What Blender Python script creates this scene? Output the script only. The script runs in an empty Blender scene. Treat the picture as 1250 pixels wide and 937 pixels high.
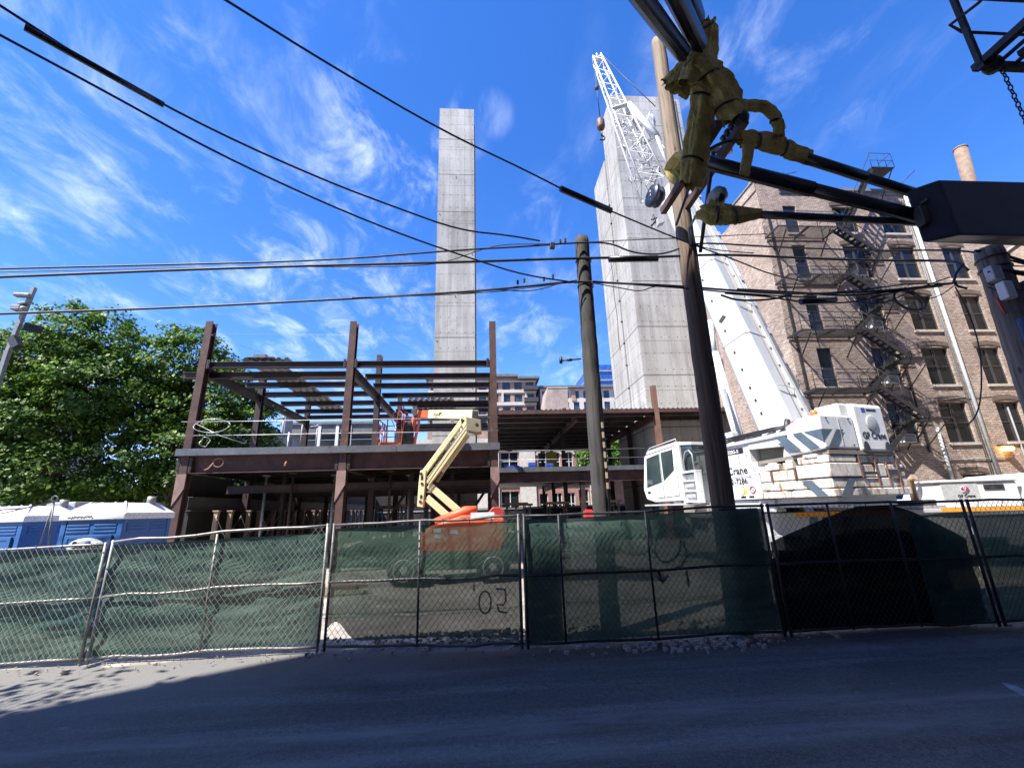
import bpy, bmesh, math, random
from mathutils import Vector, Matrix, noise
R_ = random.Random(11)
scene = bpy.context.scene
COL = scene.collection
V = Vector
# ------------------------------------------------------------------ camera calibration
F, CX, CY, EYE = 527.0, 625.0, 468.5, 1.9
_up = V((571 - CX, 1350 + CY, F)).normalized()
_dp = V((590 - CX, -(622 - CY), F)); _dp = (_dp - _up * _dp.dot(_up)).normalized()
_rt = _up.cross(_dp)
if _rt.x < 0: _rt = -_rt
def ray(px, py):
    d = V(((px - CX) / F, -(py - CY) / F, 1.0))
    return V((_rt.dot(d), _dp.dot(d), _up.dot(d)))
def at(px, py, Y):
    r = ray(px, py); return V((0, 0, EYE)) + r * (Y / r.y)
cam = bpy.data.objects.new('camera', bpy.data.cameras.new('camera')); COL.objects.link(cam)
cam.data.sensor_fit = 'HORIZONTAL'; cam.data.sensor_width = 36; cam.data.lens = F / 1250 * 36
cam.data.clip_start = 0.05; cam.data.clip_end = 3000
def w(v): return V((_rt.dot(v), _dp.dot(v), _up.dot(v)))
cxv, cyv, czv = w(V((1, 0, 0))), w(V((0, 1, 0))), -w(V((0, 0, 1)))
cam.matrix_world = Matrix(((cxv.x, cyv.x, czv.x, 0), (cxv.y, cyv.y, czv.y, 0), (cxv.z, cyv.z, czv.z, EYE), (0, 0, 0, 1)))
scene.camera = cam

# ------------------------------------------------------------------ materials
MATS = {}
def newmat(name):
    m = bpy.data.materials.new(name); m.use_nodes = True
    n = m.node_tree.nodes; l = m.node_tree.links
    b = n['Principled BSDF']
    MATS[name] = m
    return m, n, l, b
def ramp(n, stops):
    r = n.new('ShaderNodeValToRGB')
    e = r.color_ramp.elements
    while len(e) < len(stops): e.new(0.5)
    for i, (p, c) in enumerate(stops):
        e[i].position = p; e[i].color = (*c, 1) if len(c) == 3 else c
    return r
def noise_node(n, l, co, scale, detail=4, rough=0.55, dist=0.0):
    t = n.new('ShaderNodeTexNoise'); t.inputs['Scale'].default_value = scale
    t.inputs['Detail'].default_value = detail; t.inputs['Roughness'].default_value = rough; t.inputs['Distortion'].default_value = dist
    if co is not None: l.new(co, t.inputs['Vector'])
    return t
def mixrgb(n, l, fac, a, b, mode='MIX'):
    m = n.new('ShaderNodeMix'); m.data_type = 'RGBA'; m.blend_type = mode
    for sock, v in ((m.inputs[0], fac), (m.inputs[6], a), (m.inputs[7], b)):
        if isinstance(v, (int, float)): sock.default_value = v
        elif isinstance(v, tuple): sock.default_value = (*v, 1) if len(v) == 3 else v
        else: l.new(v, sock)
    return m.outputs[2]
def coords(n, l, kind='Object', scale=(1, 1, 1)):
    tc = n.new('ShaderNodeTexCoord'); mp = n.new('ShaderNodeMapping')
    mp.inputs['Scale'].default_value = scale
    l.new(tc.outputs[kind], mp.inputs['Vector'])
    return mp.outputs['Vector']
def bump(n, l, b, h, strength=0.3, dist=0.02):
    bp = n.new('ShaderNodeBump'); bp.inputs['Strength'].default_value = strength; bp.inputs['Distance'].default_value = dist
    l.new(h, bp.inputs['Height']); l.new(bp.outputs['Normal'], b.inputs['Normal'])
def worn(name, c1, c2, scale=3, rough=0.6, metal=0.0, c3=None, t3=(0.62, 0.72), s3=6, bmp=0.15, stretch=(1, 1, 1), fine=0.25, spec=0.5):
    """two mixed tones, fine grain, optional third colour in patches (rust, dirt, chipping)"""
    m, n, l, b = newmat(name)
    co = coords(n, l, 'Object', stretch)
    a = noise_node(n, l, co, scale, 6, 0.6)
    r = ramp(n, [(0.32, c1), (0.68, c2)]); l.new(a.outputs['Fac'], r.inputs['Fac'])
    col = r.outputs['Color']
    g = noise_node(n, l, co, scale * 14, 3, 0.6)
    gr = ramp(n, [(0.3, (1 - fine,) * 3), (0.7, (1 + fine * 0.4,) * 3)]); l.new(g.outputs['Fac'], gr.inputs['Fac'])
    col = mixrgb(n, l, 1.0, col, gr.outputs['Color'], 'MULTIPLY')
    if c3:
        p = noise_node(n, l, co, s3, 7, 0.65, 0.3)
        pr = ramp(n, [(t3[0], (0, 0, 0)), (t3[1], (1, 1, 1))]); l.new(p.outputs['Fac'], pr.inputs['Fac'])
        col = mixrgb(n, l, pr.outputs['Color'], col, c3)
    l.new(col, b.inputs['Base Color'])
    b.inputs['Roughness'].default_value = rough; b.inputs['Metallic'].default_value = metal
    b.inputs['Specular IOR Level'].default_value = spec
    if bmp: bump(n, l, b, g.outputs['Fac'], bmp, 0.01)
    return m
RUST = worn('rusty steel', (0.045, 0.023, 0.019), (0.105, 0.052, 0.042), 2.2, 0.75, 0, (0.2, 0.11, 0.08), (0.6, 0.75), 5, 0.2)
RUST2 = worn('dark primed steel', (0.018, 0.013, 0.013), (0.048, 0.029, 0.026), 1.8, 0.6, 0, (0.15, 0.09, 0.07), (0.62, 0.75), 4, 0.15)
GREYST = worn('grey edge steel', (0.09, 0.1, 0.115), (0.15, 0.16, 0.175), 1.2, 0.5, 0.3, (0.07, 0.06, 0.06), (0.6, 0.7), 3)
GALV = worn('galvanised steel', (0.38, 0.4, 0.42), (0.52, 0.54, 0.56), 5, 0.42, 0.6)
FENCESHADE = worn('shade darkened fence steel', (0.02, 0.022, 0.027), (0.045, 0.048, 0.055), 6, 0.5, 0.2)  # shade over the right hand panels painted into the steel colour
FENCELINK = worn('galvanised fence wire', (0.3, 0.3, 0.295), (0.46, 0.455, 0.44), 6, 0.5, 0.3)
FENCEHALFSHADE = worn('half shaded fence steel', (0.07, 0.07, 0.072), (0.15, 0.15, 0.15), 6, 0.5, 0.3, (0.1, 0.07, 0.05), (0.62, 0.72), 9)  # steel tone lowered to paint in the partial shade, plus rust patches
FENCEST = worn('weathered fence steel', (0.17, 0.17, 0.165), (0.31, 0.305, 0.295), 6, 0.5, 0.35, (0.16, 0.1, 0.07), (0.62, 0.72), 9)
DECK = worn('galvanised floor deck', (0.36, 0.36, 0.35), (0.5, 0.5, 0.5), 1.5, 0.45, 0.4, (0.2, 0.18, 0.16), (0.6, 0.75), 3)
BLACK = worn('black rubber', (0.008, 0.009, 0.011), (0.02, 0.021, 0.024), 4, 0.5)
LINEHOSE = worn('black line hose', (0.007, 0.008, 0.011), (0.015, 0.016, 0.02), 3, 0.33)
BOXM = worn('dark blue black cover', (0.006, 0.009, 0.02), (0.013, 0.02, 0.042), 5, 0.4)
BLANKET = worn('olive yellow rubber', (0.34, 0.26, 0.075), (0.56, 0.45, 0.16), 4, 0.85, 0, (0.17, 0.125, 0.045), (0.6, 0.75), 3, 0.2)
# cloth like wrinkles on the blankets
_m = MATS['olive yellow rubber']; _n, _l = _m.node_tree.nodes, _m.node_tree.links; _b = _n['Principled BSDF']; _b.inputs['Specular IOR Level'].default_value = .2
_w = noise_node(_n, _l, coords(_n, _l, 'Object', (1, 1, .45)), 9, 5, .6, 1.2); bump(_n, _l, _b, _w.outputs['Fac'], .8, .05)
BOOMW = worn('weathered boom paint', (0.5, 0.515, 0.52), (0.6, 0.61, 0.61), 0.6, 0.4, 0, (0.36, 0.35, 0.33), (0.6, 0.76), 2.5, 0.03, (1, 1, .25), fine=0.1)
WHITE = worn('white crane paint', (0.62, 0.635, 0.64), (0.75, 0.76, 0.755), 1.2, 0.35, 0, (0.42, 0.39, 0.34), (0.58, 0.76), 2.6, 0.03, (1, 1, .35), fine=0.1)
WHITED = worn('dirty white crane paint', (0.6, 0.565, 0.49), (0.78, 0.755, 0.7), 1.5, 0.5, 0, (0.28, 0.145, 0.07), (0.5, 0.66), 4.2, 0.1, (1.6, 1.6, .45), fine=0.3)
GREYP = worn('grey crane paint', (0.4, 0.41, 0.42), (0.5, 0.51, 0.52), 1.5, 0.45, 0.1)
STRIPE = worn('slate blue marking', (0.07, 0.1, 0.13), (0.1, 0.14, 0.17), 2, 0.45)
DARKMET = worn('dark machinery', (0.02, 0.02, 0.022), (0.06, 0.06, 0.06), 5, 0.5, 0.2)
CREAM = worn('cream lift paint', (0.74, 0.66, 0.36), (0.8, 0.73, 0.45), 2, 0.4, 0, (0.5, 0.42, 0.2), (0.66, 0.8), 5, 0.05)
TAUPE = worn('taupe steel', (0.22, 0.19, 0.13), (0.28, 0.24, 0.17), 4, 0.5)
ORANGE = worn('orange lift paint', (0.62, 0.085, 0.028), (0.72, 0.135, 0.045), 2, 0.5, 0, (0.3, 0.11, 0.06), (0.56, 0.74), 5, 0.05)
REDP = worn('red paint', (0.6, 0.03, 0.03), (0.7, 0.05, 0.04), 2, 0.4)
BLUEP = worn('blue tarp', (0.02, 0.06, 0.28), (0.04, 0.1, 0.4), 4, 0.5)
POTTYB = worn('blue toilet plastic', (0.02, 0.1, 0.3), (0.035, 0.15, 0.4), 2, 0.45, fine=0.12)
POTTYW = worn('white toilet roof plastic', (0.68, 0.69, 0.7), (0.78, 0.78, 0.77), 2, 0.5, 0, (0.5, 0.49, 0.46), (0.62, 0.75), 5)
TIMBER = worn('shoring timber', (0.3, 0.22, 0.16), (0.46, 0.36, 0.27), 2, 0.8, 0, None, stretch=(3, 3, 0.6))
BRICKR = None
TYRE = worn('tyre rubber', (0.015, 0.015, 0.016), (0.04, 0.04, 0.04), 6, 0.8)
RIM = worn('pale wheel rim', (0.55, 0.55, 0.54), (0.68, 0.68, 0.66), 5, 0.4, 0.2)
IRON = worn('black fire escape iron', (0.018, 0.017, 0.018), (0.045, 0.04, 0.04), 5, 0.6, 0.2)
STONE = worn('pale limestone', (0.42, 0.38, 0.33), (0.54, 0.5, 0.44), 3, 0.8)
ROOFM = worn('grey roofing', (0.1, 0.1, 0.105), (0.17, 0.17, 0.17), 2, 0.8)
WDARK = worn('dark window frame', (0.03, 0.03, 0.033), (0.055, 0.055, 0.058), 5, 0.5)
WFRAME = worn('pale window frame', (0.5, 0.49, 0.46), (0.62, 0.6, 0.57), 5, 0.5)
DSPOUT = worn('pale blue grey downspout', (0.48, 0.54, 0.55), (0.6, 0.65, 0.66), 3, 0.45, 0, (0.3, 0.32, 0.32), (0.6, 0.7), 4)
CLAYP = worn('tan stack', (0.17, 0.115, 0.08), (0.27, 0.19, 0.13), 3, 0.8, 0, (0.12, 0.08, 0.06), (0.6, 0.7), 4)
GREYW = worn('grey weathered panel', (0.19, 0.2, 0.21), (0.29, 0.3, 0.31), 0.8, 0.7)
BEIGE = worn('beige stucco', (0.46, 0.42, 0.36), (0.56, 0.52, 0.46), 0.5, 0.8)
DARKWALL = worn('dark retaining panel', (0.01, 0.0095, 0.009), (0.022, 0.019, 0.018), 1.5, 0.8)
INK = worn('black spray paint', (0.006, 0.006, 0.007), (0.012, 0.012, 0.013), 8, 0.7)
LETTER = worn('black lettering', (0.015, 0.015, 0.017), (0.02, 0.02, 0.022), 8, 0.5)
PALEINK = worn('pale label', (0.6, 0.62, 0.62), (0.7, 0.7, 0.7), 6, 0.5)
YELLOWP = worn('yellow panel', (0.6, 0.5, 0.05), (0.7, 0.6, 0.1), 6, 0.5)
AMBER = worn('amber reflective strip', (0.75, 0.27, 0.02), (0.85, 0.36, 0.04), 12, 0.35)
LAMPGREY = worn('grey lamp housing', (0.2, 0.2, 0.21), (0.3, 0.3, 0.3), 5, 0.5, 0.2)
BARKM = worn('grey brown bark', (0.05, 0.04, 0.03), (0.11, 0.09, 0.07), 4, 0.9, 0, None, bmp=0.5, stretch=(4, 4, 0.8))
CHECKER = worn('chequer plate', (0.4, 0.4, 0.41), (0.62, 0.62, 0.62), 16, 0.4, 0.5)
ROCKM = worn('crushed limestone', (0.2, 0.19, 0.17), (0.42, 0.4, 0.36), 5, 0.9, bmp=0.4)
SIDING = worn('pale siding', (0.5, 0.48, 0.44), (0.58, 0.56, 0.52), 1, 0.7, stretch=(1, 1, 8))

def glassy(name, col, rough=0.05, spec=0.9, metal=0.0):
    m, n, l, b = newmat(name)
    co = coords(n, l)
    a = noise_node(n, l, co, 0.9, 2)
    r = ramp(n, [(0.3, tuple(c * 0.6 for c in col)), (0.7, tuple(min(1, c * 1.5) for c in col))]); l.new(a.outputs['Fac'], r.inputs['Fac'])
    l.new(r.outputs['Color'], b.inputs['Base Color'])
    b.inputs['Roughness'].default_value = rough; b.inputs['Specular IOR Level'].default_value = spec; b.inputs['Metallic'].default_value = metal
    w_ = noise_node(n, l, co, 0.6, 1); bump(n, l, b, w_.outputs['Fac'], 0.05, 0.05)
    return m
GLASSD = glassy('dark window glass', (0.012, 0.014, 0.016), 0.2, 0.22)
GLASSB = glassy('blue curtain glass', (0.04, 0.12, 0.35), 0.06, 1.0, 0.35)
GLASSF = glassy('far apartment glass', (0.035, 0.05, 0.07), 0.2, 0.35)
GLASSC = glassy('cab glass', (0.03, 0.045, 0.045), 0.04, 1.0)
REDGL = glassy('amber beacon glass', (0.75, 0.13, 0.02), 0.25)

def concrete():
    m, n, l, b = newmat('board formed concrete')
    uv = coords(n, l, 'UV')
    obj = coords(n, l)
    a = noise_node(n, l, obj, 0.35, 6, 0.6); r = ramp(n, [(0.3, (0.34, 0.332, 0.31)), (0.7, (0.48, 0.47, 0.445))]); l.new(a.outputs['Fac'], r.inputs['Fac'])
    col = r.outputs['Color']
    st = noise_node(n, l, coords(n, l, 'Object', (2.2, 2.2, 0.12)), 1.0, 5, 0.6)
    sr = ramp(n, [(0.32, (0.62, 0.6, 0.57)), (0.58, (1, 1, 1))]); l.new(st.outputs['Fac'], sr.inputs['Fac'])
    col = mixrgb(n, l, 0.8, col, sr.outputs['Color'], 'MULTIPLY')
    # form panel joints (fine) and pour joints (coarse): a brick grid without offset
    for wd, ht, mort, dark, y0 in ((1.22, 2.44, 0.022, 0.66, 0), (60.0, 3.66, 0.06, 0.45, 0.4), (60.0, 3.66, 0.03, 0.62, 1.5)):
        mp = n.new('ShaderNodeMapping'); mp.inputs['Location'].default_value = (0.1, y0, 0); l.new(uv, mp.inputs['Vector'])
        br = n.new('ShaderNodeTexBrick'); br.offset = 0; br.squash = 1
        br.inputs['Scale'].default_value = 1; br.inputs['Brick Width'].default_value = wd; br.inputs['Row Height'].default_value = ht
        br.inputs['Mortar Size'].default_value = mort; br.inputs['Mortar Smooth'].default_value = 0.4
        br.inputs['Color1'].default_value = br.inputs['Color2'].default_value = (1, 1, 1, 1) if wd > 2 else (1, 1, 1, 1)
        if wd < 2: br.inputs['Color2'].default_value = (0.9, 0.9, 0.89, 1)
        br.inputs['Mortar'].default_value = (dark, dark, dark * 0.97, 1)
        l.new(mp.outputs['Vector'], br.inputs['Vector'])
        col = mixrgb(n, l, 1.0, col, br.outputs['Color'], 'MULTIPLY')
    # form tie holes on a regular raster
    th = n.new('ShaderNodeTexVoronoi'); th.inputs['Randomness'].default_value = 0; th.inputs['Scale'].default_value = 1
    tm = n.new('ShaderNodeMapping'); tm.inputs['Scale'].default_value = (1 / .61, 1 / 1.22, 0); l.new(uv, tm.inputs['Vector']); l.new(tm.outputs[0], th.inputs['Vector'])
    thr = ramp(n, [(0.05, (.4, .39, .37)), (0.075, (1, 1, 1))]); l.new(th.outputs['Distance'], thr.inputs['Fac'])
    col = mixrgb(n, l, .8, col, thr.outputs['Color'], 'MULTIPLY')
    bl = noise_node(n, l, obj, 0.22, 7, 0.7, 0.6); blr = ramp(n, [(0.56, (1, 1, 1)), (0.72, (0.6, 0.58, 0.55))]); l.new(bl.outputs['Fac'], blr.inputs['Fac'])
    col = mixrgb(n, l, 1.0, col, blr.outputs['Color'], 'MULTIPLY')
    g = noise_node(n, l, obj, 9, 4); gr = ramp(n, [(0.3, (0.86,) * 3), (0.7, (1.04,) * 3)]); l.new(g.outputs['Fac'], gr.inputs['Fac'])
    col = mixrgb(n, l, 1.0, col, gr.outputs['Color'], 'MULTIPLY')
    l.new(col, b.inputs['Base Color']); b.inputs['Roughness'].default_value = 0.85
    bump(n, l, b, g.outputs['Fac'], 0.2, 0.02)
    return m
CONC = concrete()

def brickmat(name, c1, c2, mort, bw=0.21, bh=0.072, stain=0.5):
    m, n, l, b = newmat(name)
    uv = coords(n, l, 'UV'); obj = coords(n, l)
    br = n.new('ShaderNodeTexBrick'); br.inputs['Scale'].default_value = 1
    br.inputs['Brick Width'].default_value = bw; br.inputs['Row Height'].default_value = bh; br.inputs['Mortar Size'].default_value = bh * 0.13
    br.inputs['Color1'].default_value = (*c1, 1); br.inputs['Color2'].default_value = (*c2, 1); br.inputs['Mortar'].default_value = (*mort, 1)
    l.new(uv, br.inputs['Vector'])
    col = br.outputs['Color']
    a = noise_node(n, l, obj, 0.5, 6, 0.65); ar = ramp(n, [(0.3, (1 - stain,) * 3), (0.65, (1.1,) * 3)]); l.new(a.outputs['Fac'], ar.inputs['Fac'])
    col = mixrgb(n, l, 1.0, col, ar.outputs['Color'], 'MULTIPLY')
    g = noise_node(n, l, coords(n, l, 'UV', (4.5, 13, 1)), 1.0, 2); gr = ramp(n, [(0.3, (0.66,) * 3), (0.7, (1.22,) * 3)]); l.new(g.outputs['Fac'], gr.inputs['Fac'])
    col = mixrgb(n, l, 1.0, col, gr.outputs['Color'], 'MULTIPLY')
    l.new(col, b.inputs['Base Color']); b.inputs['Roughness'].default_value = 0.9
    bump(n, l, b, br.outputs['Fac'], -0.4, 0.01)
    return m
BRICK = brickmat('weathered brown brick', (0.54, 0.43, 0.355), (0.35, 0.265, 0.215), (0.17, 0.14, 0.12), .25, .088, .32)
BRICKL = brickmat('pale tan brick', (0.42, 0.31, 0.23), (0.34, 0.25, 0.19), (0.4, 0.35, 0.29), stain=0.3)
BRICKR = brickmat('red brick', (0.36, 0.16, 0.11), (0.27, 0.12, 0.09), (0.36, 0.3, 0.26), stain=0.3)
BRICKT = brickmat('tan brick cladding', (0.4, 0.24, 0.17), (0.34, 0.2, 0.14), (0.36, 0.27, 0.2), stain=0.25)

def asphalt():
    m, n, l, b = newmat('dark asphalt')
    obj = coords(n, l)
    a = noise_node(n, l, coords(n, l, 'Object', (0.25, 1, 1)), 1.1, 7, 0.65); r = ramp(n, [(0.3, (0.054, 0.05, 0.042)), (0.7, (0.097, 0.09, 0.077))]); l.new(a.outputs['Fac'], r.inputs['Fac'])
    col = r.outputs['Color']
    # long dusty tyre tracks along the street
    tr = noise_node(n, l, coords(n, l, 'Object', (0.07, 1.7, 1)), 1.3, 5, 0.6, 0.2); trr = ramp(n, [(0.5, (0, 0, 0)), (0.7, (0.9, 0.9, 0.9))]); l.new(tr.outputs['Fac'], trr.inputs['Fac'])
    col = mixrgb(n, l, trr.outputs['Color'], col, (0.15, 0.147, 0.14))
    # pale round gum and cement spots
    vo = n.new('ShaderNodeTexVoronoi'); vo.inputs['Scale'].default_value = 1.5; l.new(coords(n, l, 'Object', (0.7, 1, 1)), vo.inputs['Vector'])
    vr = ramp(n, [(0.045, (1, 1, 1)), (0.075, (0, 0, 0))]); l.new(vo.outputs['Distance'], vr.inputs['Fac'])
    sel = n.new('ShaderNodeSeparateColor'); l.new(vo.outputs['Color'], sel.inputs['Color'])
    sr = ramp(n, [(0.62, (0, 0, 0)), (0.72, (0.8, 0.8, 0.8))]); l.new(sel.outputs['Red'], sr.inputs['Fac'])
    sp = mixrgb(n, l, 1.0, vr.outputs['Color'], sr.outputs['Color'], 'MULTIPLY')
    col = mixrgb(n, l, sp, col, (0.16, 0.16, 0.155))
    g = noise_node(n, l, obj, 55, 3, 0.7); gr = ramp(n, [(0.3, (0.45,) * 3), (0.72, (1.6,) * 3)]); l.new(g.outputs['Fac'], gr.inputs['Fac'])
    col = mixrgb(n, l, 1.0, col, gr.outputs['Color'], 'MULTIPLY')
    # hairline cracks and a few darker patches of newer surface
    ck = n.new('ShaderNodeTexVoronoi'); ck.feature = 'DISTANCE_TO_EDGE'; ck.inputs['Scale'].default_value = .55
    wv = noise_node(n, l, obj, 1.4, 5, .65); cv = n.new('ShaderNodeVectorMath'); cv.operation = 'MULTIPLY_ADD'; cv.inputs[1].default_value = (.9, .9, .9); l.new(wv.outputs['Color'], cv.inputs[0]); l.new(coords(n, l, 'Object', (.8, 1, 1)), cv.inputs[2]); l.new(cv.outputs[0], ck.inputs['Vector'])
    cr_ = ramp(n, [(0.0, (.68, .68, .68)), (0.01, (1, 1, 1))]); l.new(ck.outputs['Distance'], cr_.inputs['Fac'])
    col = mixrgb(n, l, 1.0, col, cr_.outputs['Color'], 'MULTIPLY')
    pn = noise_node(n, l, coords(n, l, 'Object', (.35, .8, 1)), .8, 2, .4); pr_ = ramp(n, [(0.56, (1, 1, 1)), (0.575, (.68, .68, .7))]); l.new(pn.outputs['Fac'], pr_.inputs['Fac'])
    col = mixrgb(n, l, .7, col, pr_.outputs['Color'], 'MULTIPLY')
    g2 = noise_node(n, l, obj, 16, 6, 0.75); gr2 = ramp(n, [(0.3, (0.6,) * 3), (0.7, (1.4,) * 3)]); l.new(g2.outputs['Fac'], gr2.inputs['Fac'])
    col = mixrgb(n, l, 1.0, col, gr2.outputs['Color'], 'MULTIPLY')
    # dusty tyre bands running along the street
    syy = n.new('ShaderNodeSeparateXYZ'); l.new(obj, syy.inputs[0])
    wob = noise_node(n, l, coords(n, l, 'Object', (.35, .35, 1)), 1.0, 3, .5)
    yw = n.new('ShaderNodeMath'); yw.operation = 'MULTIPLY_ADD'; yw.inputs[1].default_value = .5; l.new(wob.outputs['Fac'], yw.inputs[0]); l.new(syy.outputs['Y'], yw.inputs[2])
    band = ramp(n, [(0.0, (0, 0, 0)), (.24, (0, 0, 0)), (.3, (.75, .75, .75)), (.37, (.15, .15, .15)), (.43, (.85, .85, .85)), (.5, (.1, .1, .1)), (.72, (0, 0, 0)), (.78, (.35, .35, .35)), (.84, (0, 0, 0))])
    mrb = n.new('ShaderNodeMapRange'); mrb.inputs['From Min'].default_value = 3.2; mrb.inputs['From Max'].default_value = 7.2; l.new(yw.outputs[0], mrb.inputs['Value']); l.new(mrb.outputs[0], band.inputs['Fac'])
    brk = noise_node(n, l, coords(n, l, 'Object', (.5, 3, 1)), 1.6, 8, .7); bk_ = ramp(n, [(.4, (.15, .15, .15)), (.62, (1, 1, 1))]); l.new(brk.outputs['Fac'], bk_.inputs['Fac'])
    col = mixrgb(n, l, mixrgb(n, l, 1.0, band.outputs['Color'], bk_.outputs['Color'], 'MULTIPLY'), col, (.19, .185, .175))
    # dusty margin next to the site fence
    sx = n.new('ShaderNodeSeparateXYZ'); l.new(obj, sx.inputs['Vector'])
    dn = noise_node(n, l, obj, 0.8, 6, 0.65)
    wx = n.new('ShaderNodeMath'); wx.operation = 'MULTIPLY_ADD'; wx.inputs[1].default_value = -.42; l.new(sx.outputs['X'], wx.inputs[0]); l.new(sx.outputs['Y'], wx.inputs[2])
    ad = n.new('ShaderNodeMath'); ad.operation = 'MULTIPLY_ADD'; ad.inputs[1].default_value = 2.4; l.new(dn.outputs['Fac'], ad.inputs[0]); l.new(wx.outputs[0], ad.inputs[2])
    dr = n.new('ShaderNodeMapRange'); dr.inputs['From Min'].default_value = 7.4; dr.inputs['From Max'].default_value = 9.4; l.new(ad.outputs[0], dr.inputs['Value'])
    col = mixrgb(n, l, dr.outputs['Result'], col, mixrgb(n, l, g.outputs['Fac'], (0.1, 0.098, 0.093), (0.21, 0.205, 0.195)))
    l.new(col, b.inputs['Base Color']); b.inputs['Roughness'].default_value = 0.75
    bump(n, l, b, g.outputs['Fac'], 0.35, 0.01)
    return m
ASPH = asphalt()
SOIL = worn('crushed stone site soil', (0.2, 0.18, 0.15), (0.36, 0.33, 0.28), 0.7, 0.95, 0, (0.45, 0.42, 0.37), (0.55, 0.7), 2.5, 0.5)
FARG = worn('far ground', (0.12, 0.12, 0.11), (0.2, 0.19, 0.17), 0.05, 0.95)

def polewood(name, c_lo, c_hi, crack=0.5):
    m, n, l, b = newmat(name)
    co = coords(n, l, 'Object', (9, 9, 0.5)); obj = coords(n, l)
    a = noise_node(n, l, co, 1.0, 7, 0.65, 0.4); r = ramp(n, [(0.28, c_lo), (0.72, c_hi)]); l.new(a.outputs['Fac'], r.inputs['Fac'])
    col = r.outputs['Color']
    k = noise_node(n, l, coords(n, l, 'Object', (16, 16, 0.7)), 1.0, 4, 0.6, 0.8); kr = ramp(n, [(0.3, (crack * 0.35,) * 3), (0.42, (1, 1, 1))]); l.new(k.outputs['Fac'], kr.inputs['Fac'])
    col = mixrgb(n, l, 1.0, col, kr.outputs['Color'], 'MULTIPLY')
    vo = n.new('ShaderNodeTexVoronoi'); vo.inputs['Scale'].default_value = 2.2; l.new(coords(n, l, 'Object', (1.6, 1.6, 0.8)), vo.inputs['Vector'])
    vr = ramp(n, [(0.08, (0.4, 0.35, 0.3)), (0.14, (1, 1, 1))]); l.new(vo.outputs['Distance'], vr.inputs['Fac'])
    col = mixrgb(n, l, 1.0, col, vr.outputs['Color'], 'MULTIPLY')
    l.new(col, b.inputs['Base Color']); b.inputs['Roughness'].default_value = 0.85
    bump(n, l, b, k.outputs['Fac'], 0.6, 0.02)
    return m
def shadedpole(name):
    # shade on the lower pole painted into the wood colour, paler higher up
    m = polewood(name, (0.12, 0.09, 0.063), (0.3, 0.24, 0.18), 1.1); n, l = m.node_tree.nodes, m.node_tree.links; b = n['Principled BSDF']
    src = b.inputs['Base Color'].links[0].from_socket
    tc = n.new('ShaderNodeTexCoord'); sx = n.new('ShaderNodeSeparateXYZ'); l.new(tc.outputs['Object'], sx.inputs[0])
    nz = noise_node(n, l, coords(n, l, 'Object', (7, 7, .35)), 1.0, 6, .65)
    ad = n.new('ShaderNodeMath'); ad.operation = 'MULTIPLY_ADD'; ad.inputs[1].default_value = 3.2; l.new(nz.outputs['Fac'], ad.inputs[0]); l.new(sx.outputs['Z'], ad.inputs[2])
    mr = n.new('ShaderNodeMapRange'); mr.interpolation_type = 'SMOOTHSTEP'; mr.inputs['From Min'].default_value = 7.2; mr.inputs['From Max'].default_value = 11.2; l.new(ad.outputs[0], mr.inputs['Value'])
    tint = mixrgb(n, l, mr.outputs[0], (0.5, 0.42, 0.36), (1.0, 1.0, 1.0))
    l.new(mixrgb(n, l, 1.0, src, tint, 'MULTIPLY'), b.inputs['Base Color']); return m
WOODSHADED = shadedpole('aged pole wood shaded low')
WOODOLD = polewood('old creosote pole wood', (0.016, 0.0145, 0.0145), (0.07, 0.065, 0.062))
WOODGREY = polewood('grey brown pole wood', (0.06, 0.05, 0.042), (0.24, 0.2, 0.165), .5)
WOODNEW = polewood('newer treated pole wood', (0.13, 0.085, 0.05), (0.3, 0.215, 0.145), 1.3)
WOODLOW = polewood('dark oiled pole wood', (0.03, 0.023, 0.016), (0.075, 0.058, 0.042))

def screen(name, c1, c2, trans):
    """woven open mesh fabric: threads plus the holes between them"""
    m, n, l, b = newmat(name)
    out = n['Material Output']
    obj = coords(n, l, 'Object')
    a = noise_node(n, l, coords(n, l, 'Object', (0.8, 0.8, 2.2)), 1.3, 6, 0.6); r = ramp(n, [(0.3, c1), (0.72, c2)]); l.new(a.outputs['Fac'], r.inputs['Fac'])
    dust = noise_node(n, l, coords(n, l, 'Object', (0.9, 0.9, 3)), 2.6, 9, 0.75); dr = ramp(n, [(0.56, (0, 0, 0)), (0.8, (0.5, 0.5, 0.5))]); l.new(dust.outputs['Fac'], dr.inputs['Fac'])
    col = mixrgb(n, l, dr.outputs['Color'], r.outputs['Color'], tuple(min(1, c * 2.5 + 0.06) for c in c2))
    di = n.new('ShaderNodeBsdfDiffuse'); tl = n.new('ShaderNodeBsdfTranslucent'); l.new(col, di.inputs['Color']); l.new(col, tl.inputs['Color'])
    mx = n.new('ShaderNodeMixShader'); mx.inputs[0].default_value = 0.3; l.new(di.outputs[0], mx.inputs[1]); l.new(tl.outputs[0], mx.inputs[2])
    tp = n.new('ShaderNodeBsdfTransparent')
    f = noise_node(n, l, obj, 1.6, 4, 0.6); fr = n.new('ShaderNodeMapRange'); fr.inputs['From Min'].default_value = 0.3; fr.inputs['From Max'].default_value = 0.7
    fr.inputs['To Min'].default_value = trans * 0.8; fr.inputs['To Max'].default_value = trans * 1.15; l.new(f.outputs['Fac'], fr.inputs['Value'])
    m2 = n.new('ShaderNodeMixShader'); l.new(fr.outputs[0], m2.inputs[0]); l.new(mx.outputs[0], m2.inputs[1]); l.new(tp.outputs[0], m2.inputs[2])
    l.new(m2.outputs[0], out.inputs['Surface'])
    return m
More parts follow.
